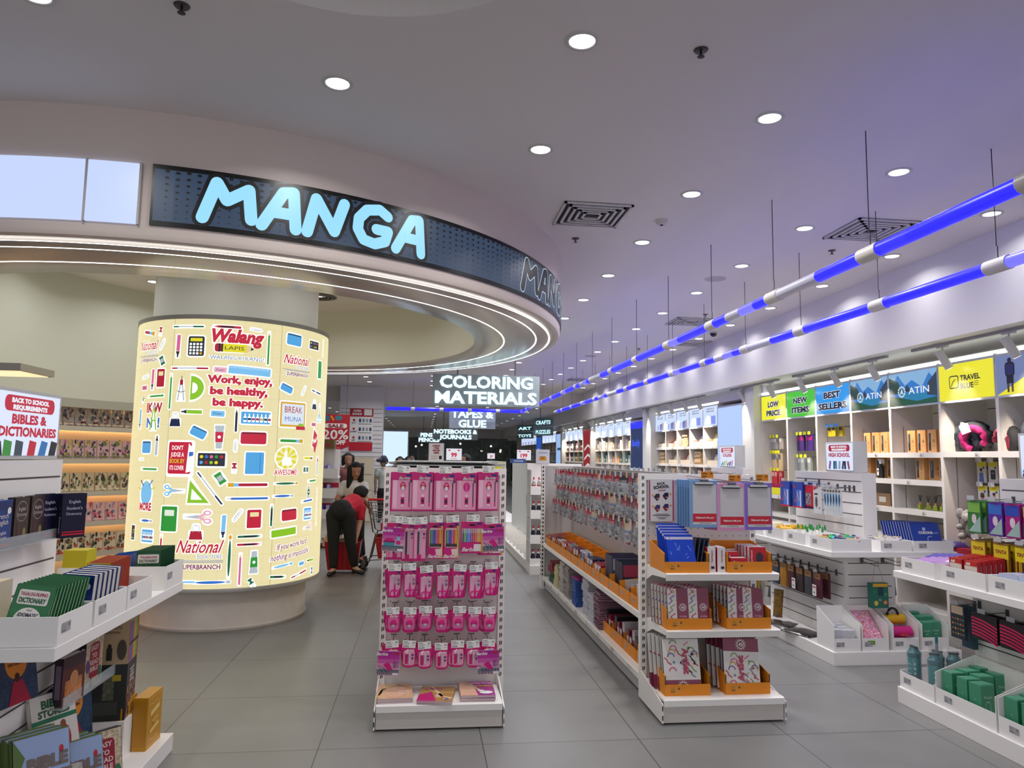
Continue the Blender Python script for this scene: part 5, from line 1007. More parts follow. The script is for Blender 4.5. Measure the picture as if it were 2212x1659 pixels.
# plinth books
def a_bstory(q): q.rect(-.1, 0, .1, .27, M('8fa3c9', .3), 1); q.rect(-.1, 0, .1, .09, M('2f4a86', .3), 2); q.poly([(-.1, .1), (-.06, .2), (-.1, .27)], M('4f6a2a', .3), 3); q.poly([(.02, 0), (.1, .05), (.1, 0)], M('8a6a42', .3), 3); q.ell(-.03, .13, .025, .04, M('d9dfe6', .3), 3); q.text('BIBLE', .02, .145, .062, M('6d5f58', .3), 4, bold=.06); q.text('STORIES', .015, .09, .05, M('6d5f58', .3), 4, bold=.06); q.ell(.07, .2, .008, .014, M('b0202a', .3), 4)
bs = book('bible_storybook', 'x', .205, .275, .03, M('5a6a32', .35), a_bstory, lambda q: q.text('Bible Stories', 0, .12, .02, M('d9c23a', .4), 2, rot=-pi/2), 'illustrated bible storybooks')
bsp = [(-1.40, 3.40, 24), (-1.385, 3.475, 24), (-1.375, 3.545, 24), (-1.52, 2.99, 26), (-1.50, 3.05, 26), (-1.48, 3.11, 26)]
bsp = [(at_z(690/3.342, 1420 + 840/3.342, .09), 0)] if False else [(-1.40, 3.42), (-1.435, 3.435), (-1.47, 3.45), (-1.42, 3.14), (-1.455, 3.155), (-1.49, 3.17)]
for i, (x, y) in enumerate(bsp):
    lab = f'illustrated bible storybook, {ORD[i % 3]} in the {"farther" if i < 3 else "nearer"} leaning row on the plinth'; loc = (x, y, .091 if i < 3 else .22); rot = (radians(-14), 0, radians(48))
    if i == 0: bs.location = loc; bs.rotation_euler = rot; bs['label'] = lab
    else: dup(bs, loc, rot, lab)
riser = thing('book_riser', 'hidden white block under the nearer storybooks', 'block', (-1.47, 3.12, .09)); MB().box(-.14, .08, -.2, .1, 0, .128, LAM).build('block_body', riser)
def a_etr(q): q.rect(-.075, 0, .075, .235, M('b9a98e', .3, noise=.35, scale=60), 1); q.rr(-.04, .04, .045, .2, .02, M('8a1a32', .3), 2); q.text('EASY', 0, .165, .03, M('d9b9b4', .3), 3); q.text('TO', 0, .13, .03, M('d9b9b4', .3), 3); q.text('READ', 0, .1, .03, M('d9b9b4', .3), 3); q.text('BIBLE', 0, .07, .03, M('d9b9b4', .3), 3); q.ell(.055, .05, .016, .03, M('2a6a4a', .3), 3); q.ell(-.055, .1, .014, .03, M('5a3a7a', .3), 3)
etr = book('easy_reader', 'easy reading bible with crimson title panel and black spine on the plinth', .155, .24, .03, M('121214', .3), a_etr, lambda q: q.text('Easy to Read Bible', 0, .12, .018, PAPER, 2, rot=-pi/2), 'easy readers'); etr.location = (-1.385, 3.63, .091); etr.rotation_euler = (radians(-12), 0, radians(48))
tm = book('time_book', 'x', .16, .24, .03, M('5a2a6a', .35), lambda q: (q.rect(-.078, 0, .078, .24, M('a9a49c', .4, noise=.3, scale=50), 1), q.text('TIME', 0, .19, .03, PAPER, 2)), lambda q: q.text('TIME', 0, .12, .02, PAPER, 2, rot=-pi/2), 'purple spined books')
for i, (x, y) in enumerate([(-1.49, 3.22), (-1.535, 3.225), (-1.58, 3.23)]):
    lab = f'purple spined book, {ORD[i]} from the aisle before the storybooks'; 
    if i == 0: tm.location = (x + .11, y, .091); tm.rotation_euler = (radians(-10), 0, radians(48)); tm['label'] = lab
    else: dup(tm, (x + .11, y, .091), None, lab)
def a_bfc(q): q.rect(-.1, 0, .1, .25, M('1f3a56', .3, noise=.4, scale=70), 1); q.ell(0, .165, .055, .07, M('d9842a', .3), 2, 24); q.text('BIBLE', 0, .17, .036, M('5a1a1a', .3), 3, bold=.04); q.text('FOR CHILDREN', 0, .148, .016, M('3a1a1a', .3), 3, w=.08); q.poly([(-.05, 0), (.06, 0), (.025, .09), (-.02, .09)], M('a01a3a', .3), 3); q.ell(0, .1, .012, .018, M('3a2218', .3), 4)
bfc = book('childrens_bible', "children's bible with orange oval hanging high on the lower slat core", .175, .25, .03, M('16304a', .3), a_bfc, None, "children's bibles"); bfc.location = (-1.565, 3.19, .60); bfc.rotation_euler = (radians(-10), 0, radians(75))
for i in range(4): dup(bfc, (-1.53 - .028*i, 3.60 + .004*i, .30), (radians(-8), 0, radians(60)), f"children's bible, {ORD[i]} from the aisle in the row behind the storybooks") if i else dup(bfc, (-1.53, 3.60, .30), (radians(-8), 0, radians(60)), "children's bible with orange oval, outermost of the row behind the storybooks")
def a_bs2(q): q.rect(-.1, 0, .1, .27, M('cfc8c0', .3), 1); q.text('BIBLE', 0, .22, .045, M('2a5a3a', .3), 2, bold=.05); q.text('STORIES', 0, .185, .038, M('2a5a3a', .3), 2, bold=.05); q.rect(-.1, .16, .1, .178, M('1f6a4a', .3), 2); q.ell(.03, .08, .035, .06, M('a02a2a', .3), 2); q.ell(.035, .14, .012, .015, M('7a4a32', .3), 3); q.rect(-.1, 0, .1, .05, M('4a2420', .3), 2)
bs2 = book('bible_story_collection', 'tall white bible story book with green title leaning behind the storybooks', .2, .275, .025, M('d0c9c0', .35), a_bs2, None, 'bible story books'); bs2.location = (-1.49, 3.40, .30); bs2.rotation_euler = (radians(-16), 0, radians(62))
cl = thing('acrylic_shelf', 'clear acrylic shelf hooked on the lower slat core holding book sets', 'shelf', (-1.619, 3.5, .50)); MB().box(0, .13, -.1, .5, 0, .004, film('d0d8dc', .35)).box(.126, .13, -.1, .5, .004, .05, film('d0d8dc', .35)).build('ledge_panel', cl)
def a_nar(q): q.rect(-.08, 0, .08, .2, M('5a2a2a', .3), 1); q.rect(-.06, .0, .06, .1, M('c07a4a', .3, noise=.3, scale=50), 2); q.ell(0, .1, .03, .035, M('c98a5a', .3), 3); q.rect(-.08, .15, .08, .2, M('3a2030', .3), 2)
nr = book('novel', 'dark novel with orange palace cover on the clear lower shelf', .15, .2, .04, M('2a1a26', .3), a_nar, lambda q: q.rect(-.012, .03, .012, .17, M('6a5a6a', .4), 1), 'novels on the clear lower shelf'); nr.location = (-1.50, 3.50, .505); nr.rotation_euler = (0, 0, radians(82))
dup(etr, (-1.51, 3.72, .505), (0, 0, radians(85)), 'easy reading bible with crimson panel on the clear lower shelf')
def colset(name, label, w, h, d, col, art, side, group):
    t = thing(name, label, 'book set', (0, 0, 0), 0, group); MB().box(-w/2, w/2, 0, d, 0, h, col).build('slipcase', t); q = MB(); q.T = FY(0, -.0006, 0); art(q); q.build('front_print', t); q = MB(); q.T = FPX(w/2 + .0006, 0, 0); side(q); q.build('side_print', t); return t
def s_spines(q):
    for i, c in enumerate(['b8487a', '3a6ab0', '7a5a9a', 'c9682a', 'd9b03a', '8ab02a', '5aa03a', 'b8324a']): q.rect(.004 + i*.024, .004, .026 + i*.024, .2, M(c, .4), 1); q.rect(.004 + i*.024, .085, .026 + i*.024, .1, M('3a2a2a', .4), 2)
an = colset('boxed_novel_set', 'tan boxed novel set with rainbow spines stacked atop the dark set', .17, .205, .2, M('b59c78', .5), lambda q: (q.text('COLLECTION', 0, .15, .014, M('6a4a32', .4), 2), q.text('AUSTEN', 0, .17, .026, M('6a4a32', .4), 2, bold=0), q.rect(-.014, .02, .012, .08, M('2a2420', .4), 2), q.ell(-.001, .088, .009, .012, M('2a2420', .4), 2, 10), q.ell(.055, .07, .022, .05, M('4a3e32', .4), 2)), s_spines, 'boxed sets'); an.location = (-1.52, 3.92, .545); an.rotation_euler = (0, 0, radians(8))
def s_eyes(q):
    q.rect(0, 0, .19, .27, M('1c181c', .35), 1); q.text('THE GREATEST', .095, .225, .014, PAPER, 3); q.text('WORKS OF', .095, .208, .014, PAPER, 3); q.text('GEORGE', .095, .188, .022, M('e6c9c4', .4), 3, bold=.04); q.text('ORWELL', .095, .166, .022, M('e6c9c4', .4), 3, bold=.04)
    for i in range(6): x, y = .05 + .08*(i % 2) + .02*((i//2) % 2), .03 + .055*(i//2); q.ell(x, y, .042, .026, M('8a3a44', .35), 2, 18); q.ell(x, y, .032, .02, M('b9a98a', .35), 3, 18); q.ell(x, y, .02, .02, M('2c2426', .35), 4, 14); q.ell(x, y, .006, .006, M('8a3a44', .35), 5, 8)
og = colset('boxed_novel_set', 'dark boxed set with staring eye pattern on the plinth end', .17, .27, .19, M('232624', .45), lambda q: (q.rect(-.02, .1, .03, .22, M('5a5a4a', .4, noise=.4, scale=60), 1), q.rect(.02, .19, .06, .22, M('a8921e', .4), 2), q.rect(-.06, .03, .05, .09, M('3a3e3a', .4), 1)), s_eyes, 'boxed sets'); og.location = (-1.52, 3.92, .275); og.rotation_euler = (0, 0, radians(8))
br = thing('book_riser', 'white block under the dark boxed set at the plinth end', 'block', (-1.52, 4.01, .09)); MB().box(-.09, .09, -.09, .1, 0, .183, LAM).build('block_body', br)
def s_gold(q):
    g = M('e6c87a', .4); q.path([(.012, .012), (.178, .012), (.178, .248), (.012, .248), (.012, .012)], .0025, g, 1)
    for y in (.215, .04): q.path([(.03 + i*.013, y + .006*sin(i*1.3)) for i in range(11)], .0025, g, 1)
    q.poly([(.04, .155), (.15, .175), (.15, .2), (.04, .18)], g, 1); q.poly([(.04, .07), (.15, .09), (.15, .108), (.04, .088)], g, 1); q.ell(.095, .13, .03, .02, M('c9942a', .4), 2); q.text('CLASSICS', .095, .125, .02, g, 3)
    for a in range(8): q.seg(.095, .13, .095 + .045*cos(a*pi/4), .13 + .045*sin(a*pi/4), .003, g, 1)
for i, (x, y, lab) in enumerate([(-1.39, 4.02, 'yellow boxed classics set, outer one at the plinth corner'), (-1.475, 3.93, 'yellow boxed classics set half hidden behind the outer one')]):
    if i == 0: ys = colset('yellow_boxed_set', lab, .07, .26, .19, M('c48a14', .4), lambda q: q.rect(-.03, .02, .03, .24, M('b87e10', .4), 1), s_gold, 'yellow boxed sets'); ys.location = (x, y, .0905); ys.rotation_euler = (0, 0, radians(-2))
    else: dup(ys, (x, y, .0905), (0, 0, radians(2)), lab)
lb = thing('laminated_box', 'dark box with pale green glossy lid at the near edge of the plinth', 'box', (-1.5, 2.93, .0905)); MB().box(-.1, .1, -.12, .12, 0, .27, M('3a3f38', .3)).build('box_body', lb); MB().box(-.1, .1, -.12, .12, .27, .273, M('a9b79a', .15)).build('lid', lb)
# ------------------------------------------------------------------ curved wall with lit manga shelves
CW = (-2.0, 7.75)
A0, A1 = radians(100), radians(208)
struct(MB().lathe([(2.16, 2.19), (2.16, CEIL)], M('cfd2c9', .35), 48, (CW[0], CW[1], 0), A0, A1).build('wall_curved_left', smooth=True))
ms = thing('curved_bookcase', 'curved wall bookcase with warm lit shelves of comic books behind the column', 'bookcase', (CW[0], CW[1], 0))
MB().lathe([(2.34, .05), (2.34, 2.12)], M('e3cfae', .6), 48, (0, 0, 0), A0, A1).build('back_panel', ms, smooth=True)
MB().lathe([(2.15, 2.09), (2.15, 2.19), (2.36, 2.19)], M('aaa9a4', .5), 48, (0, 0, 0), A0, A1).lathe([(2.15, 2.09), (2.36, 2.09)], M('e3cfae', .6), 48, (0, 0, 0), A0, A1).build('header', ms, smooth=50)
SHZ = (1.88, 1.51, 1.135, .79, .44)
for z in SHZ + (.08,): MB().lathe([(2.34, z), (2.15, z), (2.15, z - .055), (2.165, z - .055), (2.165, z - .02), (2.34, z - .02)], M('bdb9b2', .5), 48, (0, 0, 0), A0, A1).build('shelf', ms, smooth=50)
for z in (2.085,) + tuple(z - .022 for z in SHZ): MB().lathe([(2.318, z), (2.33, z)], E('ffc890', 24), 48, (0, 0, 0), A0, A1).build('light_strip', ms)
mp = {}
for si, z in enumerate(SHZ):
    n = 12
    for i in range(n):
        a = radians(166 - i*3.9); k = (i*7//3 + si*5) % 9 if si != 4 else 9 + (i % 3)
        k = (si*3 + (i//2) % 3) if si < 4 else 12 + (i//2) % 3
        loc = (CW[0] + 2.20*cos(a), CW[1] + 2.20*sin(a), z + .001); rot = (radians(-5), 0, a - pi/2)
        lab = f'comic book, {ORD[i]} from the open end on the {["top", "second", "third", "fourth", "lowest"][si]} lit curved shelf'
        if k in mp: dup(mp[k], loc, rot, lab); continue
        rr_ = random.Random(k); base = [['8e8884', '3a3438'], ['c9a9b4', '7a6a3a'], ['c9b99e', '4a6a3a'], ['d9b0bc', 'a8b4c9'], ['cfc6b6', 'c4bcae']][si]
        def art(q, si=si, rr_=rr_):
            pal = [['2c2528', '6a3a3e', 'd0b8a4', '4a4650', '8a7a78'], ['4a3a4a', 'c06a94', '6a7a4a', '3a343a', 'c9b83a'], ['2f2a28', '5a4a42', 'e0d4c0', '4a7a44', '8a7a6a'], ['d97a9a', '3a3452', 'e6c0c6', '6a82b0', 'c2506a'], ['2a2826', '3a3a34', 'b84a3a', '4a4a52', '8a8a5a']][si]
            for j in range(22): x, y = rr_.uniform(-.055, .055), rr_.uniform(.012, .2); q.ell(x, y, rr_.uniform(.006, .02), rr_.uniform(.01, .03), M(pal[j % 5], .35), 2 + j % 4, 9)
            q.rect(-.06, .012, .06, .03, M(pal[2], .35), 7); q.text(['ZERO', 'BLOOM', 'NIGHT', 'SPRING', 'RONIN'][si] if False else 'I II III', 0, .016, .014, M(pal[0], .3), 8)
        mp[k] = book('comic_book', lab, .142, .215, .016, M(base[0], .4), art, None, 'comic books on the curved shelves', 'comic book'); mp[k].location = loc; mp[k].rotation_euler = rot
# ledge end of another wall unit at the picture edge
le = thing('wall_ledge', 'short pale wall ledge with warm underside light above the dictionaries sign', 'ledge', (-3.9, 7.3, 2.5)); v = at_y(44, 800, 6.9); MB().box(-1.2, v.x + 3.9, -.4, .2, v.z - 2.5, v.z - 2.5 + .065, M('a39f9b', .5)).build('ledge_body', le); MB().box(-1.2, v.x + 3.87, -.35, .15, v.z - 2.506, v.z - 2.5, E('ffd9a8', 1.2)).build('underside_light', le)
# ------------------------------------------------------------------ wall shelving on the far side
BX, BD = 5.10, .52
LAMW = M('d9d4cc', .5)
def wall_bay(label, y0, y1, zs, art, hz=(2.215, 2.575), lip=.055, top=2.60, name='wall_shelf_unit', dep=BD):
    t = thing(name, label, 'wall shelf', (BX, (y0 + y1)/2, 0)); L = Vector(t.location)
    def B(b, n, **k): o = b.build(n, t, loc=L, **k); o.location = (0, 0, 0); return o
    for y in (y0, y1 - .018): B(MB().box(BX, BX + dep, y, y + .018, 0, top, LAMW).box(BX + .14, BX + .146, y - .001 if y == y0 else y + .0, y + .0185 if y == y0 else y + .019, .4, 2.0, SLOT), 'side_panel')
    bk = MB().box(BX + dep - .02, BX + dep, y0 + .018, y1 - .018, 0, top, LAMW)
    for i in range(5): z = .95 + i*.3; bk.box(BX + dep - .0215, BX + dep - .02, y0 + .03, y1 - .03, z, z + .008, SLOT)
    bk.box(BX + dep - .022, BX + dep - .02, (y0 + y1)/2 - .006, (y0 + y1)/2 + .006, .5, 1.9, SLOT); B(bk, 'back_panel')
    for z in zs + ((.12,) if zs and zs[-1] > .3 else ()): B(MB().box(BX + .004, BX + dep - .02, y0 + .018, y1 - .018, z - .02, z, LAMW).box(BX, BX + .02, y0 + .018, y1 - .018, z - lip, z, LAMW), 'shelf')
    if zs:
        for i, z in enumerate(zs[:3]):
            q = MB(); q.T = FNX(BX - .001, (y0 + y1)/2 + (.12 if i % 2 else -.1), z - .028); q.rect(-.03, -.018, .03, .018, M('c9c6c2', .5), 1); q.rect(-.024, .0, .0, .01, M('8a8a8c'), 2); q.rect(-.024, -.012, .01, -.006, INK, 2); B(q, 'shelf_label_print')
    if art:
        B(MB().box(BX - .004, BX + .09, y0 + .004, y1 - .004, hz[0] - .02, hz[1] + .012, M('b9bbc0', .4)), 'header_box')
        w = y1 - y0 - .03; h = hz[1] - hz[0] - .01; q = MB(); q.T = FNX(BX - .0052, y1 - .015, hz[0] + .0); art(q, w, h); B(q, 'header_print')
        B(MB().box(BX + .005, BX + .06, y0, y1, top, top + .03, E('e6f0e0', 2.5)), 'top_light')
    return t, B
def sgn(bg, lines, tc, stroke=True):
    def f(q, w, h):
        q.rect(0, 0, w, h, E(bg, .95), 0)
        for i, (t_, ww, y) in enumerate(lines):
            if stroke: q.text(t_, w*.5, h*y, h*.3, E('f4f6f0', .9), 1, w=w*ww*1.03, bold=.10)
            q.text(t_, w*.5, h*y, h*.3, E(tc, .35), 2, w=w*ww, bold=.05)
    return f
def atin(q, w, h):
    q.rect(0, 0, w, h, E('2f7fd0', .8), 0); q.poly([(0, h*.5), (w*.2, h*.95), (w*.35, h*.6), (w*.5, h*.75), (w*.7, h*.5), (w*.85, h*.9), (w, h*.6), (w, h), (0, h)], E('8fbfe8', .8), 1)
    q.poly([(0, h*.35), (0, h*.9), (w*.2, h*.75), (w*.3, h*.4)], E('2f5a3a', .5), 2); q.poly([(w, h*.2), (w, h*.9), (w*.82, h*.6), (w*.8, h*.25)], E('3a4f5a', .5), 2); q.poly([(w*.3, h*.4), (w*.4, h*.62), (w*.48, h*.4)], E('2f4a5a', .5), 2); q.poly([(w*.25, h*.4), (w*.8, h*.3), (w*.85, h*.15), (w*.3, h*.1)], E('1f8fc0', .7), 2)
    q.poly([(0, 0), (w, 0), (w, h*.18), (w*.6, h*.1), (w*.3, h*.22), (0, h*.35)], E('1f6a3a', .5), 3)
    for a in range(12): q.ell(w*.28 + h*.15*cos(a*pi/6), h*.42 + h*.15*sin(a*pi/6), h*.035, h*.035, E('dff0f6', .8), 4, 8)
    q.text('A', w*.28, h*.35, h*.2, E('eef6fa', .9), 5, bold=.03); q.text('ATIN', w*.64, h*.33, h*.28, E('eef6fa', .9), 5, w=w*.42, bold=.01)
def travel(q, w, h):
    y = E('f2ea10', .92); k = E('1c2030', .3); q.rect(0, 0, w, h, y, 0); q.rr(w*.2, h*.32, w*.38, h*.68, h*.07, k, 1); q.rr(w*.215, h*.35, w*.365, h*.65, h*.05, y, 2); q.path([(w*.24, h*.38), (w*.27, h*.5), (w*.32, h*.58)], h*.025, k, 3)
    q.text('TRAVEL', w*.59, h*.52, h*.2, k, 2, w=w*.36, bold=.035); q.text('BLUE', w*.53, h*.3, h*.2, k, 2, w=w*.24, bold=.035)
    for i in range(3): q.rect(w*.66, h*(.35 + i*.05), w*.74, h*(.365 + i*.05), E('6a6a30', .5), 2)
def hiker(q, w, h):
    q.rect(0, 0, w, h, E('7f8fc0', .7), 0); q.poly([(0, 0), (w*.5, h*.5), (w, h*.8), (w, h*.5), (w*.4, 0)], E('efe616', .9), 1); q.poly([(w*.6, 0), (w, 0), (w, h*.45), (w*.7, h*.3)], E('3a4048', .5), 2)
    k = E('15182a', .3); q.ell(w*.2, h*.87, w*.03, h*.06, k, 3, 12); q.rr(w*.13, h*.45, w*.27, h*.82, w*.04, k, 3); q.rect(w*.15, h*.28, w*.25, h*.46, k, 3); q.rect(w*.155, h*.06, w*.185, h*.3, E('6a4a3a', .4), 3); q.rect(w*.215, h*.06, w*.245, h*.3, E('6a4a3a', .4), 3); q.rr(w*.145, h*.5, w*.255, h*.76, w*.02, E('23307a', .4), 4)
ZS3 = (1.43, 1.12, .82, .5)
bays = [('yellow topped wall shelf unit lettered low price, last before the tall lit panel', 9.68, 10.45, (1.12, .86, .5), sgn('f2f00e', [('LOW', .45, .53), ('PRICE', .58, .16)], '1c2440')),
 ('green topped wall shelf unit lettered new items', 8.91, 9.68, (1.12, .86, .5), sgn('4ac41e', [('NEW', .5, .53), ('ITEMS', .62, .16)], '1c2440')),
 ('blue topped wall shelf unit lettered best sellers', 8.13, 8.91, (1.43, 1.12, .82, .5), sgn('2a9ae8', [('BEST', .5, .56), ('SELLERS', .85, .16)], '1c2440')),
 ('wall shelf unit with mountain lake header, farther one with sprayer bottle', 7.40, 8.13, (1.715, 1.43, 1.12, .82, .5), atin),
 ('wall shelf unit with mountain lake header, nearer one with reed diffusers', 6.62, 7.40, (1.715, 1.43, 1.12, .82, .5), atin),
 ('yellow travel brand headed wall shelf unit with neck pillows', 5.89, 6.62, (1.72, .74, .4), travel),
 ('wall shelf unit with backpacker photo header at the picture edge', 5.10, 5.89, (1.72, 1.2, .74, .4), hiker)]
WB = []
for lab, y0, y1, zs, art in bays: WB.append(wall_bay(lab, y0, y1, zs, art))
TAN = M('c08f56', .6)
def a_tan(q): q.rect(-.05, .02, -.018, .2, M('2c3036', .2), 1); q.rect(-.046, .1, -.03, .2, M('56606a', .2), 2); q.ell(.022, .12, .017, .017, M('5a3e22', .5), 1, 16); q.ell(.022, .12, .014, .014, TAN, 2, 16); q.rect(.018, .112, .026, .128, M('5a3e22', .5), 3); q.rect(.006, .07, .04, .073, M('5a3e22', .5), 1)
tnb = slab('kraft_gift_box', 'x', 'gift box', .125, .235, .10, TAN, a_tan, 'kraft gift boxes with window')
k = 0; cnts = {}
for y, z, rz, wh in [(7.98, 1.7155, -90, 'top shelf of the sprayer unit'), (7.82, 1.7155, -90, 'top shelf of the sprayer unit'), (7.66, 1.7155, -90, 'top shelf of the sprayer unit'), (7.51, 1.7155, -90, 'top shelf of the sprayer unit'), (7.20, 1.7155, -90, 'top shelf of the diffuser unit'), (7.04, 1.7155, -90, 'top shelf of the diffuser unit'), (6.88, 1.7155, -90, 'top shelf of the diffuser unit'), (6.72, 1.7155, -90, 'top shelf of the diffuser unit'), (7.99, 1.4305, -90, 'second shelf of the sprayer unit'), (7.84, 1.4305, -30, 'second shelf of the sprayer unit'), (7.56, 1.4305, -90, 'second shelf of the sprayer unit'), (7.08, 1.4305, -90, 'second shelf of the diffuser unit'), (6.95, 1.4305, -40, 'second shelf of the diffuser unit'), (6.73, 1.4305, -90, 'second shelf of the diffuser unit')]:
    c_ = cnts[wh] = cnts.get(wh, -1) + 1; lab = f'kraft gift box, {ORD[c_]} from the far side, {wh}'; loc = (BX + .10 + (.08 if rz != -90 else 0), y, z)
    if k == 0: tnb.location = loc; tnb.rotation_euler = (0, 0, radians(rz)); tnb['label'] = lab
    else: dup(tnb, loc, (0, 0, radians(rz)), lab)
    k += 1
spr = thing('spray_bottle', 'dark spray bottle with white trigger on the second shelf', 'bottle', (BX + .06, 7.68, 1.4305)); MB().lathe([(0, 0), (.036, 0), (.036, .13), (.014, .155), (.014, .165)], M('22262a', .25), 16).build('bottle_body', spr, smooth=40); MB().lathe([(.016, .16), (.016, .19)], PAPER, 12).box(-.012, .012, -.05, .03, .19, .215, PAPER).box(-.008, .008, -.056, -.048, .165, .2, PAPER).build('trigger_head', spr); q = MB(); q.T = FNX(-.0372, 0, .03); q.rect(-.016, 0, .016, .08, PAPER, 1); q.rect(-.01, .04, .01, .06, INK, 2); q.build('label_print', spr)
df_ = thing('reed_diffuser', 'x', 'diffuser', (0, 0, 0), 0, 'reed diffusers'); MB().box(-.022, .022, -.022, .022, 0, .05, M('8a9a2a', .2)).build('glass_bottle', df_, bev=.004); MB().lathe([(.013, .05), (.015, .055), (.015, .075), (0, .075)], M('b08a5a', .6), 12).build('wooden_cap', df_); q = MB()
for i in range(5): q.tube([(0, 0, .075), (.016*cos(i*1.3), .02*sin(i*1.3), .15)], .002, INK, 5)
q.build('reeds', df_)
for i, y in enumerate((7.12, 7.0, 6.89, 6.79, 6.70)):
    lab = f'small green reed diffuser, {ORD[i]} from the far side of the third shelf'
    if i == 0: df_.location = (BX + .12, y, 1.1205); df_['label'] = lab
    else: dup(df_, (BX + .12, y, 1.1205), (0, 0, i), lab)
gft = thing('leaf_ornament', 'small green leaf ornament behind the diffusers', 'ornament', (BX + .24, 6.83, 1.1205)); MB().box(-.02, .02, -.05, .05, 0, .09, M('1f7a3a', .4)).build('leaf_body', gft, bev=.01)
def pillow(c1, c2, label, y, z, rot):
    t = thing('neck_pillow', label, 'neck pillow', (BX + .16, y, z), 0, 'neck pillows'); t.rotation_euler = rot
    pts = [(.0, .11*sin(a), .11 + .11*cos(a)) for a in [pi + .55 + i*(2*pi - 1.1)/14 for i in range(15)]]
    MB().tube(pts, [.045 + .022*sin(pi*min(1, i/14)) for i in range(15)], M(c1, .8), 12).build('pillow_shell', t, smooth=True)
    MB().tube([(-.036, p[1]*.93, .11 + (p[2] - .11)*.93) for p in pts], [.03 + .012*sin(pi*i/14) for i in range(15)], M(c2, .8), 10).build('inner_lining', t, smooth=True)
    MB().box(-.09, -.085, -.03, .06, .17, .26, M('d6cfc0', .5)).build('hang_card', t); return t
pillow('1c1f26', 'b01a66', 'magenta lined dark neck pillow, middle of the top travel shelf', 6.30, 1.74, (radians(-20), 0, radians(20)))
pillow('1d2530', '2a3440', 'dark navy neck pillow with cream card at the far side of the travel shelf', 6.46, 1.74, (radians(15), 0, radians(10)))
pillow('1a1a1e', '7a0f34', 'wine red lined neck pillow at the near side of the travel shelf', 6.06, 1.75, (radians(60), 0, radians(-10)))
pillow('2a3038', '3a444c', 'dark grey neck pillow on the shelf at the picture edge', 5.62, 1.74, (0, 0, radians(20)))
pillow('22262c', '46525a', 'charcoal neck pillow behind the one at the picture edge', 5.42, 1.74, (0, 0, 0))
def a_tr(v):
    def f(q):
        q.rect(-.05, -.05, .05, 0, M('d9cc14', .4), 1); q.rect(-.05, -.2, .05, -.05, M('d0cdc8', .4), 1); q.ell(.03, -.06, .012, .012, M('3a4a6a', .4), 2, 12)
        if v == 0: q.rr(-.03, -.17, .03, -.08, .01, M('23262a', .4), 2); q.rect(-.02, -.12, .02, -.105, M('6a7076', .4), 3)
        elif v == 1: q.ell(0, -.105, .022, .028, M('8a5a44', .5), 2); q.rect(-.026, -.112, .026, -.096, M('2a1f26', .4), 3); q.ell(0, -.175, .04, .03, M('c9947a', .5), 2); q.path([(-.024, -.09), (0, -.074), (.024, -.09)], .012, M('2a1a18', .5), 3)
        else: q.ell(0, -.09, .014, .018, M('b07a5f', .5), 3); q.poly([(-.03, -.2), (.03, -.2), (.024, -.11), (-.024, -.11)], M(['5a72b0', 'c9a9a0'][v % 2], .5), 2); q.ell(0, -.078, .018, .014, M('3a261e', .5), 4)
    return f
tp = {}
for r_i, (z, vs) in enumerate([(1.63, (2, 0, 0, 0)), (1.40, (1, 3, 2, 1))]):
    for i, v in enumerate(vs):
        y = 6.45 - i*.145
        for j in range(3):
            lab = f'yellow topped travel accessory pack, {"front" if j == 0 else ORD[j] + " back"} on the {ORD[i]} hook of the {"upper" if r_i == 0 else "lower"} row'
            if v not in tp: tp[v] = xpack('travel_pack', lab, 'travel pack', .115, .205, .012, M('cfccc6', .4), a_tr(v), 'travel accessory packs'); tp[v].location = (BX + .28, y, z)
            else: dup(tp[v], (BX + .28 + j*.035, y - j*.012, z), label=lab)
        hookx(WB[5][1], BX + .5, BX + .26, y, z)
        q = MB(); q.T = FNX(BX + .252, y, z + .012); tag_art(q, 1); WB[5][1](q, 'price_tag')
# plush toys on the lower travel shelf
def ball(c, r, mat, n=12):
    b = MB(); prof = [(max(.0005, cos(a)), sin(a)) for a in [-pi/2 + i*pi/8 for i in range(9)]]; b.T = Matrix.Translation(c) @ Matrix.Diagonal((r[0], r[1], r[2], 1)); b.lathe(prof, mat, n); return b
def plush(label, loc, rz, c1, c2, kind):
    t = thing('plush_toy', label, 'plush toy', loc, rz); m1, m2 = M(c1, .95, noise=.15, scale=40), M(c2, .9)
    ball((0, 0, .09), (.075, .085, .095), m1).build('torso', t, smooth=True); ball((-.05, 0, .21), (.075, .08, .072), m1).build('head', t, smooth=True); ball((-.115, 0, .20), (.035, .05, .045), m2).build('face', t, smooth=True)
    for s in (-1, 1):
        ball((-.06, s*.085, .235), (.02, .04 if kind else .05, .05 if kind else .03), m1 if kind else m2).build('ear', t, smooth=True); ball((-.09, s*.06, .03), (.07, .035, .032), m1).build('foot', t, smooth=True); ball((-.06, s*.09, .11), (.05, .03, .03), m1).build('arm', t, smooth=True)
    MB().lathe([(.006, 0), (.006, .004), (0, .005)], INK, 8, (-.14, .02, .215)).lathe([(.006, 0), (.006, .004), (0, .005)], INK, 8, (-.14, -.02, .215)).build('eye', t)
    if kind: MB().tube([(-.13, 0, .2), (-.16, 0, .16), (-.165, .01, .11)], [.022, .017, .012], m1, 8).build('trunk', t, smooth=True)
    MB().box(-.02, .03, -.03, .03, .29, .292, M('d9b81a', .5)).build('hang_tag', t); return t
plush('white lamb plush toy sitting lowest on the travel unit', (BX - .02, 6.02, .80), .3, 'd9cfc0', 'c4b0a0', 0); plush('grey elephant plush toy with a yellow tag', (BX + .06, 6.32, .90), .5, '8f8a84', 'a39a92', 1); plush('pale cream plush toy leaning above the lamb', (BX + .14, 6.10, .96), -.4, 'cfc4b2', 'c9a890', 0)
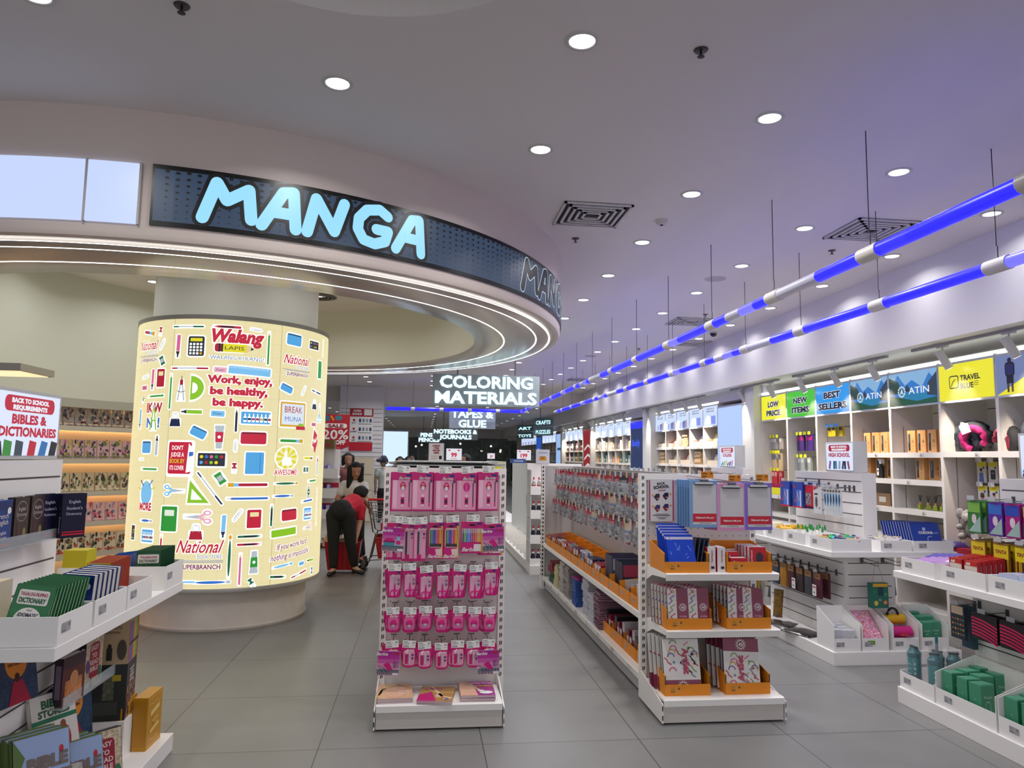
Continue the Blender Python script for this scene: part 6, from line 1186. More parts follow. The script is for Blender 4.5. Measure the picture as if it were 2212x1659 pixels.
tb_ = thing('toy_box', 'red box under the plush toys on the travel unit shelf', 'box', (BX + .2, 6.25, .7405)); MB().box(-.2, .2, -.32, .32, 0, .06, M('9a1226', .4)).build('box_body', tb_)
pp = thing('purple_pouch', 'purple pouch beside the elephant plush toy', 'pouch', (BX + .06, 6.48, .80)); b = MB(); b.add(*puffy(.18, .14, .05, seed=12), M('3a2a6a', .5)); b.build('pouch_body', pp, smooth=True)
# far bays: small hanging goods
def bay_packs(bay, y0, rowspec, who):
    for ri, (z, n, c, h, w) in enumerate(rowspec):
        for i in range(n):
            y = y0 + .64 - i*(w + .02); lab = f'{c[0]} hung pack, {ORD[i]} in the {ORD[ri]} row of the {who} unit'
            if i == 0: p = xpack('hanging_pack', lab, 'hanging pack', w, h, .03, M(c[1], .35), lambda q, w=w, h=h, c=c: (q.rect(-w*.4, -h*.35, w*.4, -h*.08, M(c[2], .4), 1),), f'{c[0]} packs'); p.location = (BX + .12, y, z)
            else: dup(p, (BX + .14 - (i % 2)*.03, y, z), label=lab)
            hookx(WB[bay][1], BX + .5, BX + .095, y, z); q = MB(); q.T = FNX(BX + .088, y, z + .02); q.rect(-.035, -.022, .035, .022, M('d0d414' if bay != 2 else '3a8ad0', .5), 1); WB[bay][1](q, 'price_tag')
bay_packs(0, 9.72, [(1.95, 3, ('grey', '8a8886', 'c9c6c2'), .17, .08), (1.72, 4, ('mixed beige', 'b9a27a', '4a6a8a'), .26, .06), (1.46, 3, ('crimson', 'b01a2a', 'd9a0a0'), .23, .08)], 'low price')
bay_packs(1, 8.95, [(1.97, 4, ('violet', '3f2a6a', 'a01a66'), .22, .09), (1.66, 3, ('clear grey', '8f9694', 'c4c9c4'), .2, .09), (1.38, 3, ('yellow', 'c9a81a', 'd9d4c9'), .26, .11)], 'new items')
bay_packs(2, 8.17, [(2.05, 3, ('yellow foil', 'a8961a', '3a3a30'), .12, .09), (1.33, 4, ('grey silver', '85878c', 'b02a44'), .3, .06), (1.08, 2, ('lime', '8ab81a', '1a2a1a'), .2, .08)], 'best sellers')
for bi, (y, z, c, nm) in enumerate([(10.07, 1.1205, 'd9d41e', 'yellow'), (9.3, 1.1205, '6ab03a', 'green')]):
    t = tray('shelf_basket', f'{nm} slotted basket of small books on a far wall shelf', .6, .24, .1, .1, M(c, .4), None, False); t.location = (BX + .02, y, z); t.rotation_euler = (0, 0, radians(-90))
    for i in range(8):
        lab = f'small upright book, {ORD[i]} in the {nm} basket'
        if i == 0: p = slab('small_book', lab, 'book', .16, .15, .02, M(['a02a5a', '4a3a2a'][bi], .4), lambda q: q.rect(-.06, .08, .06, .13, M('d9ccb0', .4), 1), f'books in the {nm} basket'); p.location = (BX + .12, y - .2 + i*.06, z + .008)
        else: dup(p, (BX + .12, y - .2 + i*.06, z + .008), label=lab)
for i, (y, z, c, s_) in enumerate([(9.2, .8605, '1f6a1f', 'dark green carton on a far lower wall shelf'), (9.5, .8605, '5a9ab8', 'pale blue carton on a far lower wall shelf'), (8.5, 1.1205, 'b0b4b8', 'silver carton on the best sellers shelf'), (7.7, 1.1205, '8a6a4a', 'brown carton on the third shelf of the sprayer unit')]):
    t = thing('carton', s_, 'box', (BX + .2, y, z)); MB().box(-.12, .12, -.14, .14, 0, .14, M(c, .4)).build('carton_body', t); q = MB(); q.T = FNX(-.1206, 0, 0); q.rect(-.06, .04, .06, .1, M('d0ccb8', .5), 1); q.build('label_print', t)
# backpacks and kraft bags low behind the two units
for i in range(3):
    t = thing('kraft_doll_box', f'kraft box with black ribbon, {ORD[i]} low on the wall unit behind the green cartons', 'box', (BX + .12, 6.36 - i*.17, .4005), 0, 'kraft boxes low on the wall'); MB().box(0, .12, -.075, .075, 0, .3, M('8a5f36', .6)).build('box_body', t); q = MB(); q.T = FNX(-.0006, 0, 0); q.rr(-.03, .04, .03, .26, .02, M('b08a5c', .6), 1); q.rect(.03, .1, .036, .24, PAPER, 1); q.build('print', t)
bpk = thing('blue_bag', 'blue school bag hanging at the side of the high school unit', 'bag', (4.12, 6.15, .35)); b = MB(); b.add(*puffy(.24, .34, .09, seed=21), M('2f6a8a', .6)); o = b.build('bag_body', bpk, smooth=True); o.rotation_euler = (radians(88), 0, radians(35)); MB().tube([(0, 0, .3), (.03, .02, .42), (.1, .05, .44)], .008, M('1f3a4a', .6), 6).build('strap', bpk)
# ------------------------------------------------------------------ track lights under the bulkhead
def track(y0, y1, ys, label):
    t = thing('track_light', label, 'track light', (4.95, (y0 + y1)/2, 2.75)); ym = (y0 + y1)/2
    MB().box(-.017, .017, y0 - ym, y1 - ym, -.018, .012, M('9a9794', .4)).build('rail', t)
    for y in ys:
        MB().box(-.02, .02, y - ym - .06, y - ym + .06, -.035, -.016, M('b9b6b2', .4)).tube([(0, y - ym, -.03), (0, y - ym, -.08)], .008, M('b9b6b2', .4), 8).build('adapter', t)
        MB().tube([(-.035, y - ym + .012, -.065), (.05, y - ym - .02, -.235)], .038, M('bdbab5', .4), 16).build('spot_head', t, smooth=50)
        MB().tube([(.0495, y - ym - .0198, -.2345), (.0505, y - ym - .0202, -.2365)], .031, E('fff2e0', 6), 16).build('lens', t)
        l = bpy.data.lights.new('spot_lamp', 'SPOT'); l.energy = 62; l.color = (1, .86, .72); l.spot_size = radians(80); l.spot_blend = .7; l.shadow_soft_size = .03
        o = bpy.data.objects.new('spot_lamp', l); COL.objects.link(o); o.location = (4.93, y - .03, 2.47); o.rotation_euler = Vector((.55, -.05, -1)).to_track_quat('-Z', 'Y').to_euler()
track(5.2, 6.78, (5.55, 6.35), 'track rail with white spots over the travel shelf unit')
track(7.19, 9.2, (7.45, 8.2, 9.0), 'track rail with white spots over the sprayer shelf units')
track(9.6, 11.2, (9.85, 10.8), 'track rail with white spots beside the tall lit panel')
track(12.3, 16.0, (12.6, 13.3, 14.1, 14.9, 15.7), 'track rail with white spots over the canvas board shelves')
track(17.4, 21.4, (17.6, 18.5, 19.4, 20.3, 21.2), 'track rail with white spots over the second far shelf section')
track(22.8, 26.5, (23.0, 23.9, 24.8, 25.7), 'track rail with white spots over the coloured roll shelves')
# ------------------------------------------------------------------ far sections along the wall
def pil(y0, y1, n): struct(MB().box(4.98, 5.7, y0, y1, 0, 2.76, M('d9d9d2', .5)).build(n))
pil(10.46, 10.86, 'trim_1'); pil(15.5, 16.1, 'trim_2'); pil(21.25, 21.4, 'trim_3'); pil(25.85, 26.1, 'trim_4')
struct(MB().box(5.11, 5.7, 10.4, 44, 2.6, 2.76, WALLM).build('trim_5'))
def panel(label, y0, y1, art, base='b9bbc0'):
    t = thing('lit_panel', label, 'light box', (5.09, (y0 + y1)/2, 0)); MB().box(-.02, .5, y0 - (y0 + y1)/2, y1 - (y0 + y1)/2, 0, 2.53, M(base, .4)).build('panel_frame', t)
    w = y1 - y0 - .06; q = MB(); q.T = FNX(-.0212, (y1 - y0)/2 - .03, .06); art(q, w, 2.44); q.build('panel_print', t)
panel('tall pale blue blank light box beside the low price shelf unit', 10.89, 12.06, lambda q, w, h: q.rect(0, 0, w, h, E('b9d3ff', .92), 0))
def p_sketch(q, w, h):
    q.rect(0, 0, w, h, E('1f3a7a', .5), 0); q.rect(0, 0, w, h*.45, E('6aa0e0', .8), 1); q.poly([(0, h*.5), (w*.35, h*.05), (w*.5, h*.5)], E('16233f', .4), 2); q.rect(0, h*.93, w, h, E('1f2aff', .9), 1); q.text('Buddy', w*.4, h*.76, h*.09, E('3a5aff', .9), 3, w=w*.6, shear=.3); q.text('SKETCH PAD', w*.5, h*.5, h*.06, E('e6f0ff', .9), 3, w=w*.95, bold=.03); q.rr(w*.5, h*.1, w*.95, h*.48, w*.1, E('a9c8f0', .8), 2)
panel('dark blue sketch pad light box between two far shelf sections', 16.2, 17.4, p_sketch)
panel('red patterned light box between two far shelf sections', 21.42, 22.7, lambda q, w, h: (q.rect(0, 0, w, h, E('a01f2c', .7), 0), q.rect(0, 0, w, h*.42, E('2a4ab0', .6), 1), [q.path([(w*.1, h*(.5 + i*.12)), (w*.5, h*(.56 + i*.12)), (w*.9, h*(.52 + i*.12))], h*.03, E('e6d9d9', .8), 2) for i in range(3)], q.rect(w*.1, h*.44, w*.9, h*.47, E('5ac43a', .8), 3)))
panel('pale blue light box farther along the wall', 26.2, 27.5, lambda q, w, h: (q.rect(0, 0, w, h, E('9fc2f2', .9), 0), q.rect(w*.2, h*.75, w*.8, h*.79, E('3a5a8a', .6), 1)))
panel('strong blue light box near the far end of the wall', 31.0, 32.4, lambda q, w, h: (q.rect(0, 0, w, h, E('1f55c0', .8), 0), q.rect(w*.3, h*.5, w*.6, h*.8, E('7ab0f0', .8), 1)))
def hd(lines, pic):
    def f(q, w, h):
        q.rect(0, 0, w, h, E('cfe0ff', .95), 0)
        for i, t_ in enumerate(lines): q.text(t_, w*.5, h*(.83 - .12*i), h*.12, E('23355a', .4), 2, w=w*.52, bold=.02)
        if pic == 0:
            for i in range(6): q.poly([(w*(.12 + i*.13), h*.04), (w*(.2 + i*.13), h*.04), (w*(.24 + i*.12), h*(.34 + .03*i)), (w*(.14 + i*.12), h*(.3 + .03*i))], E(['e6ecff', '8aa6e6', 'd9dfe6', '3a4ab0', '4a3ac0', 'c9a27a'][i], .8), 2)
        elif pic == 1: q.rect(w*.3, h*.1, w*.52, h*.5, E('eef2ff', 1), 2); q.rect(w*.56, h*.08, w*.86, h*.5, E('8a9af0', .9), 2)
        else: q.poly([(w*.3, h*.1), (w*.7, h*.1), (w*.7, h*.4), (w*.5, h*.55), (w*.3, h*.4)], E('e9f2ff', 1), 2)
    return f
WOOD = ['b08d62', 'c9a878', '7a5436', '8a6a4a', 'd0b48a', '5a3a28']
def far_section(y0, n, pitch, zs, heads, what, fill):
    for i in range(n):
        a = y0 + i*pitch; lab = f'{what}, {ORD[i]} bay from the near end'
        t, B = wall_bay(lab, a, a + pitch, zs, heads(i), (2.215, 2.575), .05, 2.6)
        fill(i, a, pitch, zs)
def fill_a(i, a, pitch, zs):
    for r in range(3):
        z = zs[r] + .0005; nm = ['top', 'second', 'third'][r]
        if (i + r) % 3 == 2:
            for j in range(7):
                lab = f'wooden canvas frame pile, {ORD[j]} from bottom, {nm} shelf of canvas bay {ORD[i]} from near'
                if j == 0: p = thing('canvas_frame', lab, 'canvas frame', (BX + .06, a + pitch*.6, z), 0, 'wooden canvas frames'); MB().box(0, .3, -.15, .15, 0, .03, M('c9a878', .6)).build('frame_edge', p); MB().box(.002, .298, -.148, .148, .03, .032, M('d9d2c4', .6)).build('canvas_face', p)
                else: dup(p, (BX + .06 + random.uniform(-.02, .02), a + pitch*.6 + random.uniform(-.015, .015), z + j*.034), label=lab)
        else:
            tb2 = tray('wooden_rack', f'pale rack of leaning boards, {nm} shelf of canvas bay {ORD[i]} from near', pitch*.7, .32, .08, .16, M('d0c4ae', .6), 'pale board racks', False); tb2.location = (BX + .03, a + pitch*.5, z); tb2.rotation_euler = (0, 0, radians(-90))
            for j in range(5):
                lab = f'leaning art board, {ORD[j]} in the {nm} rack of canvas bay {ORD[i]} from near'
                c = WOOD[(i*2 + j + r) % 6] if j else ['c9b01a', '7a6a9a', '3a2a22', 'b02a1a', 'c9a878'][(i + r) % 5]
                p = thing('art_board', lab, 'art board', (BX + .08 + j*.04, a + pitch*.5, z + .008), 0, 'leaning art boards'); MB().box(0, .012, -pitch*.28, pitch*.28, 0, .24 + .02*(j % 3), M(c, .6)).build('board', p); MB().box(-.0006, 0, -pitch*.2, pitch*.2, .06, .2, M('d0c6b4', .6)).build('board_face', p); p.rotation_euler = (0, radians(24), 0)
far_section(12.08, 5, .695, (1.86, 1.52, 1.2, .8), lambda i: hd(['CANVAS &', 'BLANK BOARDS'] if i < 2 else ['DRAWING &', 'SKETCH PADS'], 1 if i < 2 else 0), 'white wall bay of canvas boards and pads', fill_a)
def fill_b(i, a, pitch, zs):
    for r in range(2):
        for j in range(6):
            c = [['b9a48a', 'd9d0c4', '8a7a6a'], ['9aa2a4', '2f6a5a', 'e0912a']][r][(i + j//2) % 3]; lab = f'small craft box, {ORD[j]} on the {["top", "second"][r]} shelf of pale bay {ORD[i]} from near'
            p = thing('craft_box', lab, 'box', (BX + .06 + .09*(j//3), a + .14 + (j % 3)*.24, zs[r] + .0005), 0, 'craft boxes'); MB().box(0, .08, -.09, .09, 0, .16 + .04*((i + j) % 3), M(c, .5)).build('box_body', p); MB().box(-.001, 0, -.05, .05, .05, .11, M('d6cfc2', .5)).build('box_label', p)
far_section(17.45, 5, .75, (1.86, 1.5, 1.1, .7), lambda i: hd(['PAINTS' if i % 2 else 'OIL MEDIUM'], 2), 'white wall bay of craft boxes', fill_b)
def fill_c(i, a, pitch, zs):
    for r in range(3):
        for j in range(6):
            c = [['b9404a', 'd9d6d0', '2a5a7a', '1f4a6a', 'c43a2a', 'd0342a'], ['c98a2a', '3a8a5a', '2a4a9a', 'c9342a', '3a9a7a', '1f7a5a'], ['b9a03a', '2a4a7a', '3a5ab0', 'c93a2a', '2f8a6a', '3a9a5a']][r][(i + j//3*2 + j) % 6]; lab = f'coloured wool roll, {ORD[j]} on the {ORD[r]} shelf of roll bay {ORD[i]} from near'
            p = thing('wool_roll', lab, 'wool roll', (BX + .1, a + .09 + j*.115, zs[r] + .0005), 0, 'coloured wool rolls'); MB().lathe([(0, 0), (.05, 0), (.054, .08), (.05, .16), (.054, .24), (.05, .3), (0, .3)], M(c, .8), 10).build('wool_body', p, smooth=True); MB().lathe([(.056, .1), (.056, .16)], M('d9d2c8', .5), 10).build('paper_band', p)
far_section(22.95, 4, .72, (1.86, 1.5, 1.1, .7), lambda i: hd(['YARN'], 2), 'white wall bay of coloured wool rolls', fill_c)
def fill_d(i, a, pitch, zs):
    fw_ = 'farthest' if a > 32.5 else 'distant'
    for r in range(3):
        p = thing('shelf_goods_box', f'pale goods box on the {ORD[r]} shelf of the {fw_} bay {ORD[i]} from near', 'box', (BX + .08, a + pitch/2, zs[r] + .0005), 0, 'distant goods boxes'); MB().box(0, .2, -pitch*.4, pitch*.4, 0, .22, M(['c9b48a', '7a9ac0', 'b84a4a', 'd0c9bd', 'c9b03a'][(i*2 + r) % 5], .5)).build('box_body', p); MB().box(-.001, 0, -pitch*.2, pitch*.2, .06, .16, M('d6d2c8', .5)).build('box_label', p)
far_section(27.7, 4, .8, (1.86, 1.5, 1.1, .7), lambda i: hd(['PADS'], 2), 'distant white wall bay', fill_d); far_section(32.6, 5, 1.0, (1.86, 1.5, 1.1, .7), lambda i: hd(['BOOKS'], 0), 'farthest wall bay toward the mall window', fill_d)
# ------------------------------------------------------------------ printed pattern on the light column
def on_drum(px, py):
    d = ray(px, py); o = Vector((-DC[0], -DC[1], EYE)); r = .92
    a = d.x**2 + d.y**2; b = 2*(d.x*o.x + d.y*o.y); c = o.x**2 + o.y**2 - r*r; D = max(0, b*b - 4*a*c)
    t = (-b - sqrt(D))/(2*a); p = o + d*t; return (atan2(p.y, p.x) + pi/2)*r, p.z
dr = MB(); KS = .92
def K(h): return E(h, KS)
WT = E('f8f8f4', 1.3)
PC = dict(red=K('b01030'), crim=K('c81c3c'), blue=K('52a9e6'), sky=K('7cc4f4'), navy=K('16264a'), grn=K('2f9a3a'), lime=K('8cc81e'), dgrn=K('176a44'), pink=K('d9679a'), lpink=K('f0b0c8'), yel=K('e9dc1e'), gold=K('e0a81e'), ink=K('14202c'), wood=K('e6d0a0'), gry=K('b9c4cc'), cream=K('f0e4a8'), royal=K('2c6fc8'), blk=K('22242a'))
class Sticker:
    def __init__(s, X, Y, crop, rot=0, sc=1):
        o = {3: (280, 580, 4.148), 4: (280, 960, 3.95)}[crop]; u, v = on_drum(o[0] + X/o[2], o[1] + Y/o[2])
        dr.T = Matrix.Translation((u, v, 0)) @ Matrix.Rotation(radians(rot), 4, 'Z') @ Matrix.Diagonal((sc*1.1, sc*1.1, 1, 1))
def st_rr(w, h, c, b=.010, r=.012, L=2): dr.rr(-w/2 - b, -h/2 - b, w/2 + b, h/2 + b, r + b, WT, 1); dr.rr(-w/2, -h/2, w/2, h/2, r, c, L)
def pencil(L, c, w=.016): dr.rr(-L/2 - .012, -w/2 - .008, L/2 + .012, w/2 + .008, .01, WT, 1); dr.rect(-L/2 + .03, -w/2, L/2, w/2, c, 2); dr.poly([(-L/2 + .03, -w/2), (-L/2 + .03, w/2), (-L/2, 0)], PC['wood'], 2); dr.poly([(-L/2 + .009, -w*.16), (-L/2 + .009, w*.16), (-L/2, 0)], c, 3)
def pen(L, c, c2, w=.014): dr.rr(-L/2 - .01, -w/2 - .008, L/2 + .01, w/2 + .01, .01, WT, 1); dr.rr(-L/2, -w*.3, L/2, w*.4, .004, c2, 2); dr.rr(-L/2, -w*.4, -L/2 + .05, w*.45, .005, c, 3); dr.rr(L/2 - .09, -w*.5, L/2, w*.5, .005, c, 3)
def crayon(L, c): dr.rr(-L/2 - .008, -.016, L/2 + .008, .016, .01, WT, 1); dr.rect(-L/2 + .03, -.009, L/2, .009, c, 2); dr.poly([(-L/2 + .03, -.006), (-L/2 + .03, .006), (-L/2, 0)], c, 2); dr.rect(-L/4, -.006, L/4, .006, PC['ink'], 3)
def marker(c, cap): dr.rr(-.022, -.095, .022, .085, .01, WT, 1); dr.poly([(-.014, -.04), (.014, -.04), (.017, .078), (-.012, .078)], c, 2); dr.poly([(-.016, -.042), (.016, -.042), (.008, -.066), (-.008, -.066)], cap, 3); dr.rect(-.006, -.086, .006, -.06, cap, 3)
def eraser(c, t='Eraser'): st_rr(.1, .045, c, .009, .004); dr.text('Eraser', 0, -.008, .026, PC['ink'], 3, shear=.3, bold=0)
def binder(c): dr.rr(-.05, -.05, .05, .02, .01, WT, 1); dr.rr(-.03, 0, .03, .065, .02, WT, 1); dr.poly([(-.045, -.045), (.045, -.045), (.035, .012), (-.035, .012)], c, 2); dr.path([(-.02, .005), (-.02, .045), (-.006, .055), (0, .04), (.006, .055), (.02, .045), (.02, .005)], .004, PC['gry'], 3)
def clip(): dr.rr(-.016, -.05, .016, .05, .016, WT, 1); dr.path([(-.006, -.03), (-.006, .034), (.006, .034), (.006, -.038), (-.002, -.038), (-.002, .02)], .0035, PC['gry'], 2)
def notebook(w, h, c, lab=True): st_rr(w, h, c, .011, .008); (dr.rr(-w*.3, h*.12, w*.32, h*.36, .005, K('e9f2e0') if c is PC['grn'] else PC['cream'], 3) if lab else dr.rect(w*.28, -h/2, w*.31, h/2, PC['royal'], 3)); [dr.ell(-w/2 + .004, -h/2 + h*(i + .5)/10, .003, .005, PC['ink'], 3, 6) for i in range(10)] if lab else None
def case(w, h, c): st_rr(w, h, c, .011, .016); dr.rect(-w*.46, h*.36, w*.46, h*.44, PC['ink'], 3)
def scis(c): dr.rr(-.1, -.016, .02, .022, .01, WT, 1); dr.ell(.055, .028, .034, .026, WT, 1); dr.ell(.06, -.028, .034, .026, WT, 1); dr.poly([(-.092, .0), (0, .014), (.02, 0)], PC['gry'], 2); dr.poly([(-.092, .0), (0, -.012), (.02, 0)], PC['gry'], 2); [(dr.ell(.055 + .004*(y < 0), y, .026, .018, c, 2), dr.ell(.057, y, .013, .008, WT, 3)) for y in (.026, -.026)]; dr.seg(0, 0, .04, .018, .014, c, 2); dr.seg(0, 0, .04, -.018, .014, c, 2)
def brush(L, c, tip): dr.rr(-L/2 - .01, -.022, L/2 + .01, .022, .016, WT, 1); dr.rr(-L/2 + .08, -.012, L/2, .012, .012, c, 2); dr.rect(-L/2 + .045, -.014, -L/2 + .085, .014, PC['sky'], 2); dr.rect(-L/2, -.017, -L/2 + .046, .017, tip, 2)
def thinbrush(L, c, tip): dr.rr(-L/2 - .01, -.014, L/2 + .01, .014, .012, WT, 1); dr.ell(-.01, 0, L/2 - .02, .010, c, 2); dr.ell(L/2 - .012, 0, .022, .015, WT, 1); dr.ell(L/2 - .012, 0, .018, .011, tip, 3)
def tube(c): dr.poly([(-.03, -.1), (.03, -.1), (.042, .1), (-.042, .1)], WT, 1); dr.poly([(-.022, -.09), (.022, -.09), (.03, .06), (-.03, .06)], PC['gry'], 2); dr.poly([(-.027, -.04), (.027, -.04), (.031, .04), (-.031, .04)], c, 3); dr.ell(0, 0, .012, .012, WT, 4); dr.rect(-.034, .06, .034, .09, PC['gry'], 3)
def sharpener(c): dr.rr(-.036, -.05, .036, .05, .01, WT, 1); dr.poly([(-.026, -.04), (.026, -.04), (.02, 0), (.026, .04), (-.026, .04), (-.02, 0)], c, 2); dr.rect(-.016, -.018, .016, .018, PC['gry'], 3)
def pin(c): dr.rr(-.018, -.045, .018, .03, .01, WT, 1); dr.rect(-.014, .012, .014, .024, c, 2); dr.rect(-.007, -.004, .007, .014, c, 2); dr.rect(-.015, -.012, .015, -.002, c, 2); dr.seg(0, -.012, 0, -.038, .003, PC['gry'], 2)
def paints(): st_rr(.17, .085, PC['blk'], .012, .004); [dr.ell(-.062 + .031*i, .019 - .038*j, .011, .011, PC[['yel', 'royal', 'pink', 'grn', 'crim', 'blue', 'red', 'lime', 'yel', 'navy'][i + 5*j]], 3, 12) for i in range(5) for j in range(2)]
def bottles(w, h): st_rr(w, h, PC['blue'], .012, .006); [(dr.rr(-w*.42 + i*w*.14, -h*.36, -w*.32 + i*w*.14, h*.1, .003, WT, 3), dr.rect(-w*.39 + i*w*.14, h*.1, -w*.35 + i*w*.14, h*.34, WT, 3), dr.rect(-w*.42 + i*w*.14, -h*.2, -w*.32 + i*w*.14, -h*.02, PC[['royal', 'ink', 'crim', 'red', 'gold', 'navy', 'red'][i]], 4)) for i in range(7)]
def ruler(w, h, c): st_rr(w, h, c, .012, .004); [dr.rect(-w*.48 + i*w*.032, h*.2, -w*.476 + i*w*.032, h*.46, WT, 3) for i in range(30)] if c is PC['sky'] else None
def stxt(lines, c, bold=.04, shear=0, out=.09):
    for t_, x, y, sz, w in lines: dr.text(t_, x, y, sz, WT, 1, w=w*1.05 if w else None, bold=bold + out, shear=shear); dr.text(t_, x, y, sz, c, 3, w=w, bold=bold, shear=shear)
def logo(crop, X, Y, s=1):
    Sticker(X, Y, crop, 0, s); stxt([('National', 0, .03, .115, .30)], PC['crim'], .015, .45, .05)
    stxt([('BOOK STORE', .065, -.008, .034, .15)], PC['royal'], 0, 0, .05); dr.rect(-.16, -.024, .15, -.021, PC['royal'], 2); dr.rect(-.12, -.033, .15, -.030, PC['royal'], 2); stxt([('SUPERBRANCH', .01, -.075, .042, .25)], K('7a1a4a'), .03, 0, .06)
def D_(X, Y, crop, fn, *a, rot=0, sc=1): Sticker(X, Y, crop, rot, sc); fn(*a)
P = PC
for X, Y, cr, fn, a, rot, sc in [
 (525, 520, 3, pen, (.27, P['dgrn'], P['gry']), 0, 1), (875, 523, 3, crayon, (.2, P['crim']), 0, 1.1), (1135, 550, 3, clip, (), 85, 1.1), (281, 555, 3, pin, (P['red'],), -5, 1.2), (180, 577, 3, brush, (.17, P['red'], P['gold']), 170, 1), (295, 680, 3, clip, (), -28, 1.2), (292, 825, 3, sharpener, (P['dgrn'],), 25, .95),
 (437, 690, 3, marker, (P['pink'], P['blk']), 0, 1.15), (1245, 715, 3, pencil, (.28, P['grn']), -90, 1), (1478, 640, 3, case, (.155, .1, P['blue']), -3, 1), (1655, 690, 3, paints, (), 0, .85), (1733, 715, 3, pencil, (.15, P['gry'], .006), -90, 1), (535, 893, 3, pen, (.30, P['red'], P['gry']), 0, 1.05), (813, 908, 3, eraser, (P['lpink'],), -2, 1), (1080, 920, 3, ruler, (.34, .065, P['sky']), -2, 1), (1703, 908, 3, ruler, (.07, .16, P['grn']), 0, 1),
 (143, 972, 3, clip, (), 100, 1.2), (208, 990, 3, marker, (P['pink'], P['blk']), 0, 1.05), (279, 980, 3, notebook, (.085, .15, P['red']), 0, 1), (135, 1070, 3, eraser, (P['pink'],), 0, .8), (232, 1143, 3, pencil, (.19, P['grn']), 2, 1), (367, 1100, 3, pencil, (.29, P['grn']), -90, 1), (1408, 1075, 3, case, (.12, .06, P['blue']), -20, 1), (1560, 1095, 3, clip, (), -28, 1.1), (1675, 1110, 3, pen, (.17, P['navy'], P['gry']), -8, 1),
 (125, 1175, 3, pin, (P['dgrn'],), -30, .9), (558, 1283, 3, marker, (P['lime'], P['blk']), -90, 1.05), (408, 1360, 3, binder, (P['navy'],), 0, 1.1), (790, 1300, 3, eraser, (P['sky'],), -2, 1.05), (956, 1360, 3, crayon, (.19, P['navy']), -90, 1), (1133, 1340, 3, bottles, (.24, .1), 0, 1), (1655, 1225, 3, binder, (P['navy'],), 0, .85), (1700, 1300, 3, scis, (P['sky'],), -90, 1), (1648, 1398, 3, eraser, (P['pink'],), 0, .7), (97, 1345, 3, marker, (P['blue'], P['navy']), 0, 1),
 (150, 1600, 3, case, (.12, .1, P['blue']), 0, 1), (243, 1590, 3, marker, (P['gry'], P['navy']), 180, 1), (615, 1470, 3, case, (.13, .075, P['blue']), -25, 1), (803, 1510, 3, tube, (P['crim'],), 0, 1.05), (1113, 1520, 3, case, (.21, .1, P['crim']), 0, 1), (950, 1590, 3, clip, (), 0, 1.15), (1458, 1545, 3, brush, (.25, P['grn'], P['gold']), 180, 1),
 (697, 130, 4, paints, (), 0, 1.25), (893, 190, 4, pin, (P['red'],), 0, 1.3), (1067, 160, 4, notebook, (.15, .18, P['blue'], False), 0, 1), (772, 290, 4, sharpener, (P['grn'],), 35, 1.2), (1013, 345, 4, brush, (.32, P['red'], P['gold']), 0, 1), (1340, 333, 4, thinbrush, (.24, P['dgrn'], P['gold']), 0, 1), (375, 393, 4, scis, (P['sky'],), 180, 1.05), (683, 375, 4, pen, (.33, P['navy'], P['gry']), -52, 1), (1010, 462, 4, pencil, (.3, P['royal']), 0, 1.1), (1313, 440, 4, thinbrush, (.2, P['royal'], P['gry']), 0, 1),
 (100, 125, 4, clip, (), 90, .9), (160, 210, 4, pencil, (.2, P['grn']), 0, 1), (1525, 118, 4, marker, (P['yel'], P['blk']), 90, .8), (1503, 215, 4, sharpener, (P['dgrn'],), 90, .85), (1600, 185, 4, marker, (P['gry'], P['red']), 180, 1), (1557, 310, 4, pencil, (.14, P['grn']), 3, 1), (1525, 405, 4, tube, (P['dgrn'],), 180, .6), (1515, 480, 4, pencil, (.16, P['royal']), 4, 1), (1595, 530, 4, pencil, (.33, P['red'], .006), 90, 1),
 (335, 635, 4, notebook, (.14, .2, P['grn']), 0, 1), (585, 620, 4, scis, (P['lpink'],), 0, 1.25), (800, 695, 4, marker, (P['sky'], P['navy']), 0, 1.1), (922, 605, 4, clip, (), -35, 1.3), (1062, 635, 4, notebook, (.115, .15, P['crim']), 0, 1), (1210, 605, 4, crayon, (.18, P['dgrn']), -90, 1), (1363, 600, 4, case, (.16, .095, P['crim']), 3, 1), (1518, 590, 4, bottles, (.115, .1), 0, 1), (565, 755, 4, binder, (P['red'],), 0, 1.2), (1320, 750, 4, ruler, (.25, .06, P['lime']), 4, 1), (1520, 705, 4, scis, (P['lpink'],), 10, .75),
 (140, 650, 4, thinbrush, (.14, P['royal'], P['gry']), 0, 1), (148, 780, 4, bottles, (.13, .1), 0, 1), (30, 750, 4, paints, (), 90, .7), (268, 835, 4, pencil, (.12, P['crim']), -90, 1), (1025, 785, 4, crayon, (.19, P['dgrn']), 180, 1), (1020, 853, 4, crayon, (.19, P['crim']), 180, 1), (850, 960, 4, thinbrush, (.31, P['dgrn'], P['gold']), 90, 1.1), (1060, 1005, 4, tube, (P['grn'],), 180, 1), (940, 1065, 4, pencil, (.25, P['pink']), -90, 1), (1035, 1175, 4, pin, (P['dgrn'],), 30, 1.3), (700, 1178, 4, thinbrush, (.25, P['royal'], P['gry']), 0, 1.1), (505, 1175, 4, pen, (.1, P['sky'], P['sky']), 0, 1),
 (1305, 1035, 4, thinbrush, (.2, P['sky'], P['sky']), 6, 1), (1465, 1015, 4, eraser, (P['sky'],), 4, .7), (1540, 985, 4, marker, (P['lime'], P['blk']), -90, .7), (1265, 1130, 4, crayon, (.15, P['dgrn']), 175, 1), (1445, 1105, 4, pen, (.2, P['red'], P['gry']), 12, 1), (1552, 1075, 4, sharpener, (P['royal'],), 0, .7)]: D_(X, Y, cr, fn, *a, rot=rot, sc=sc)
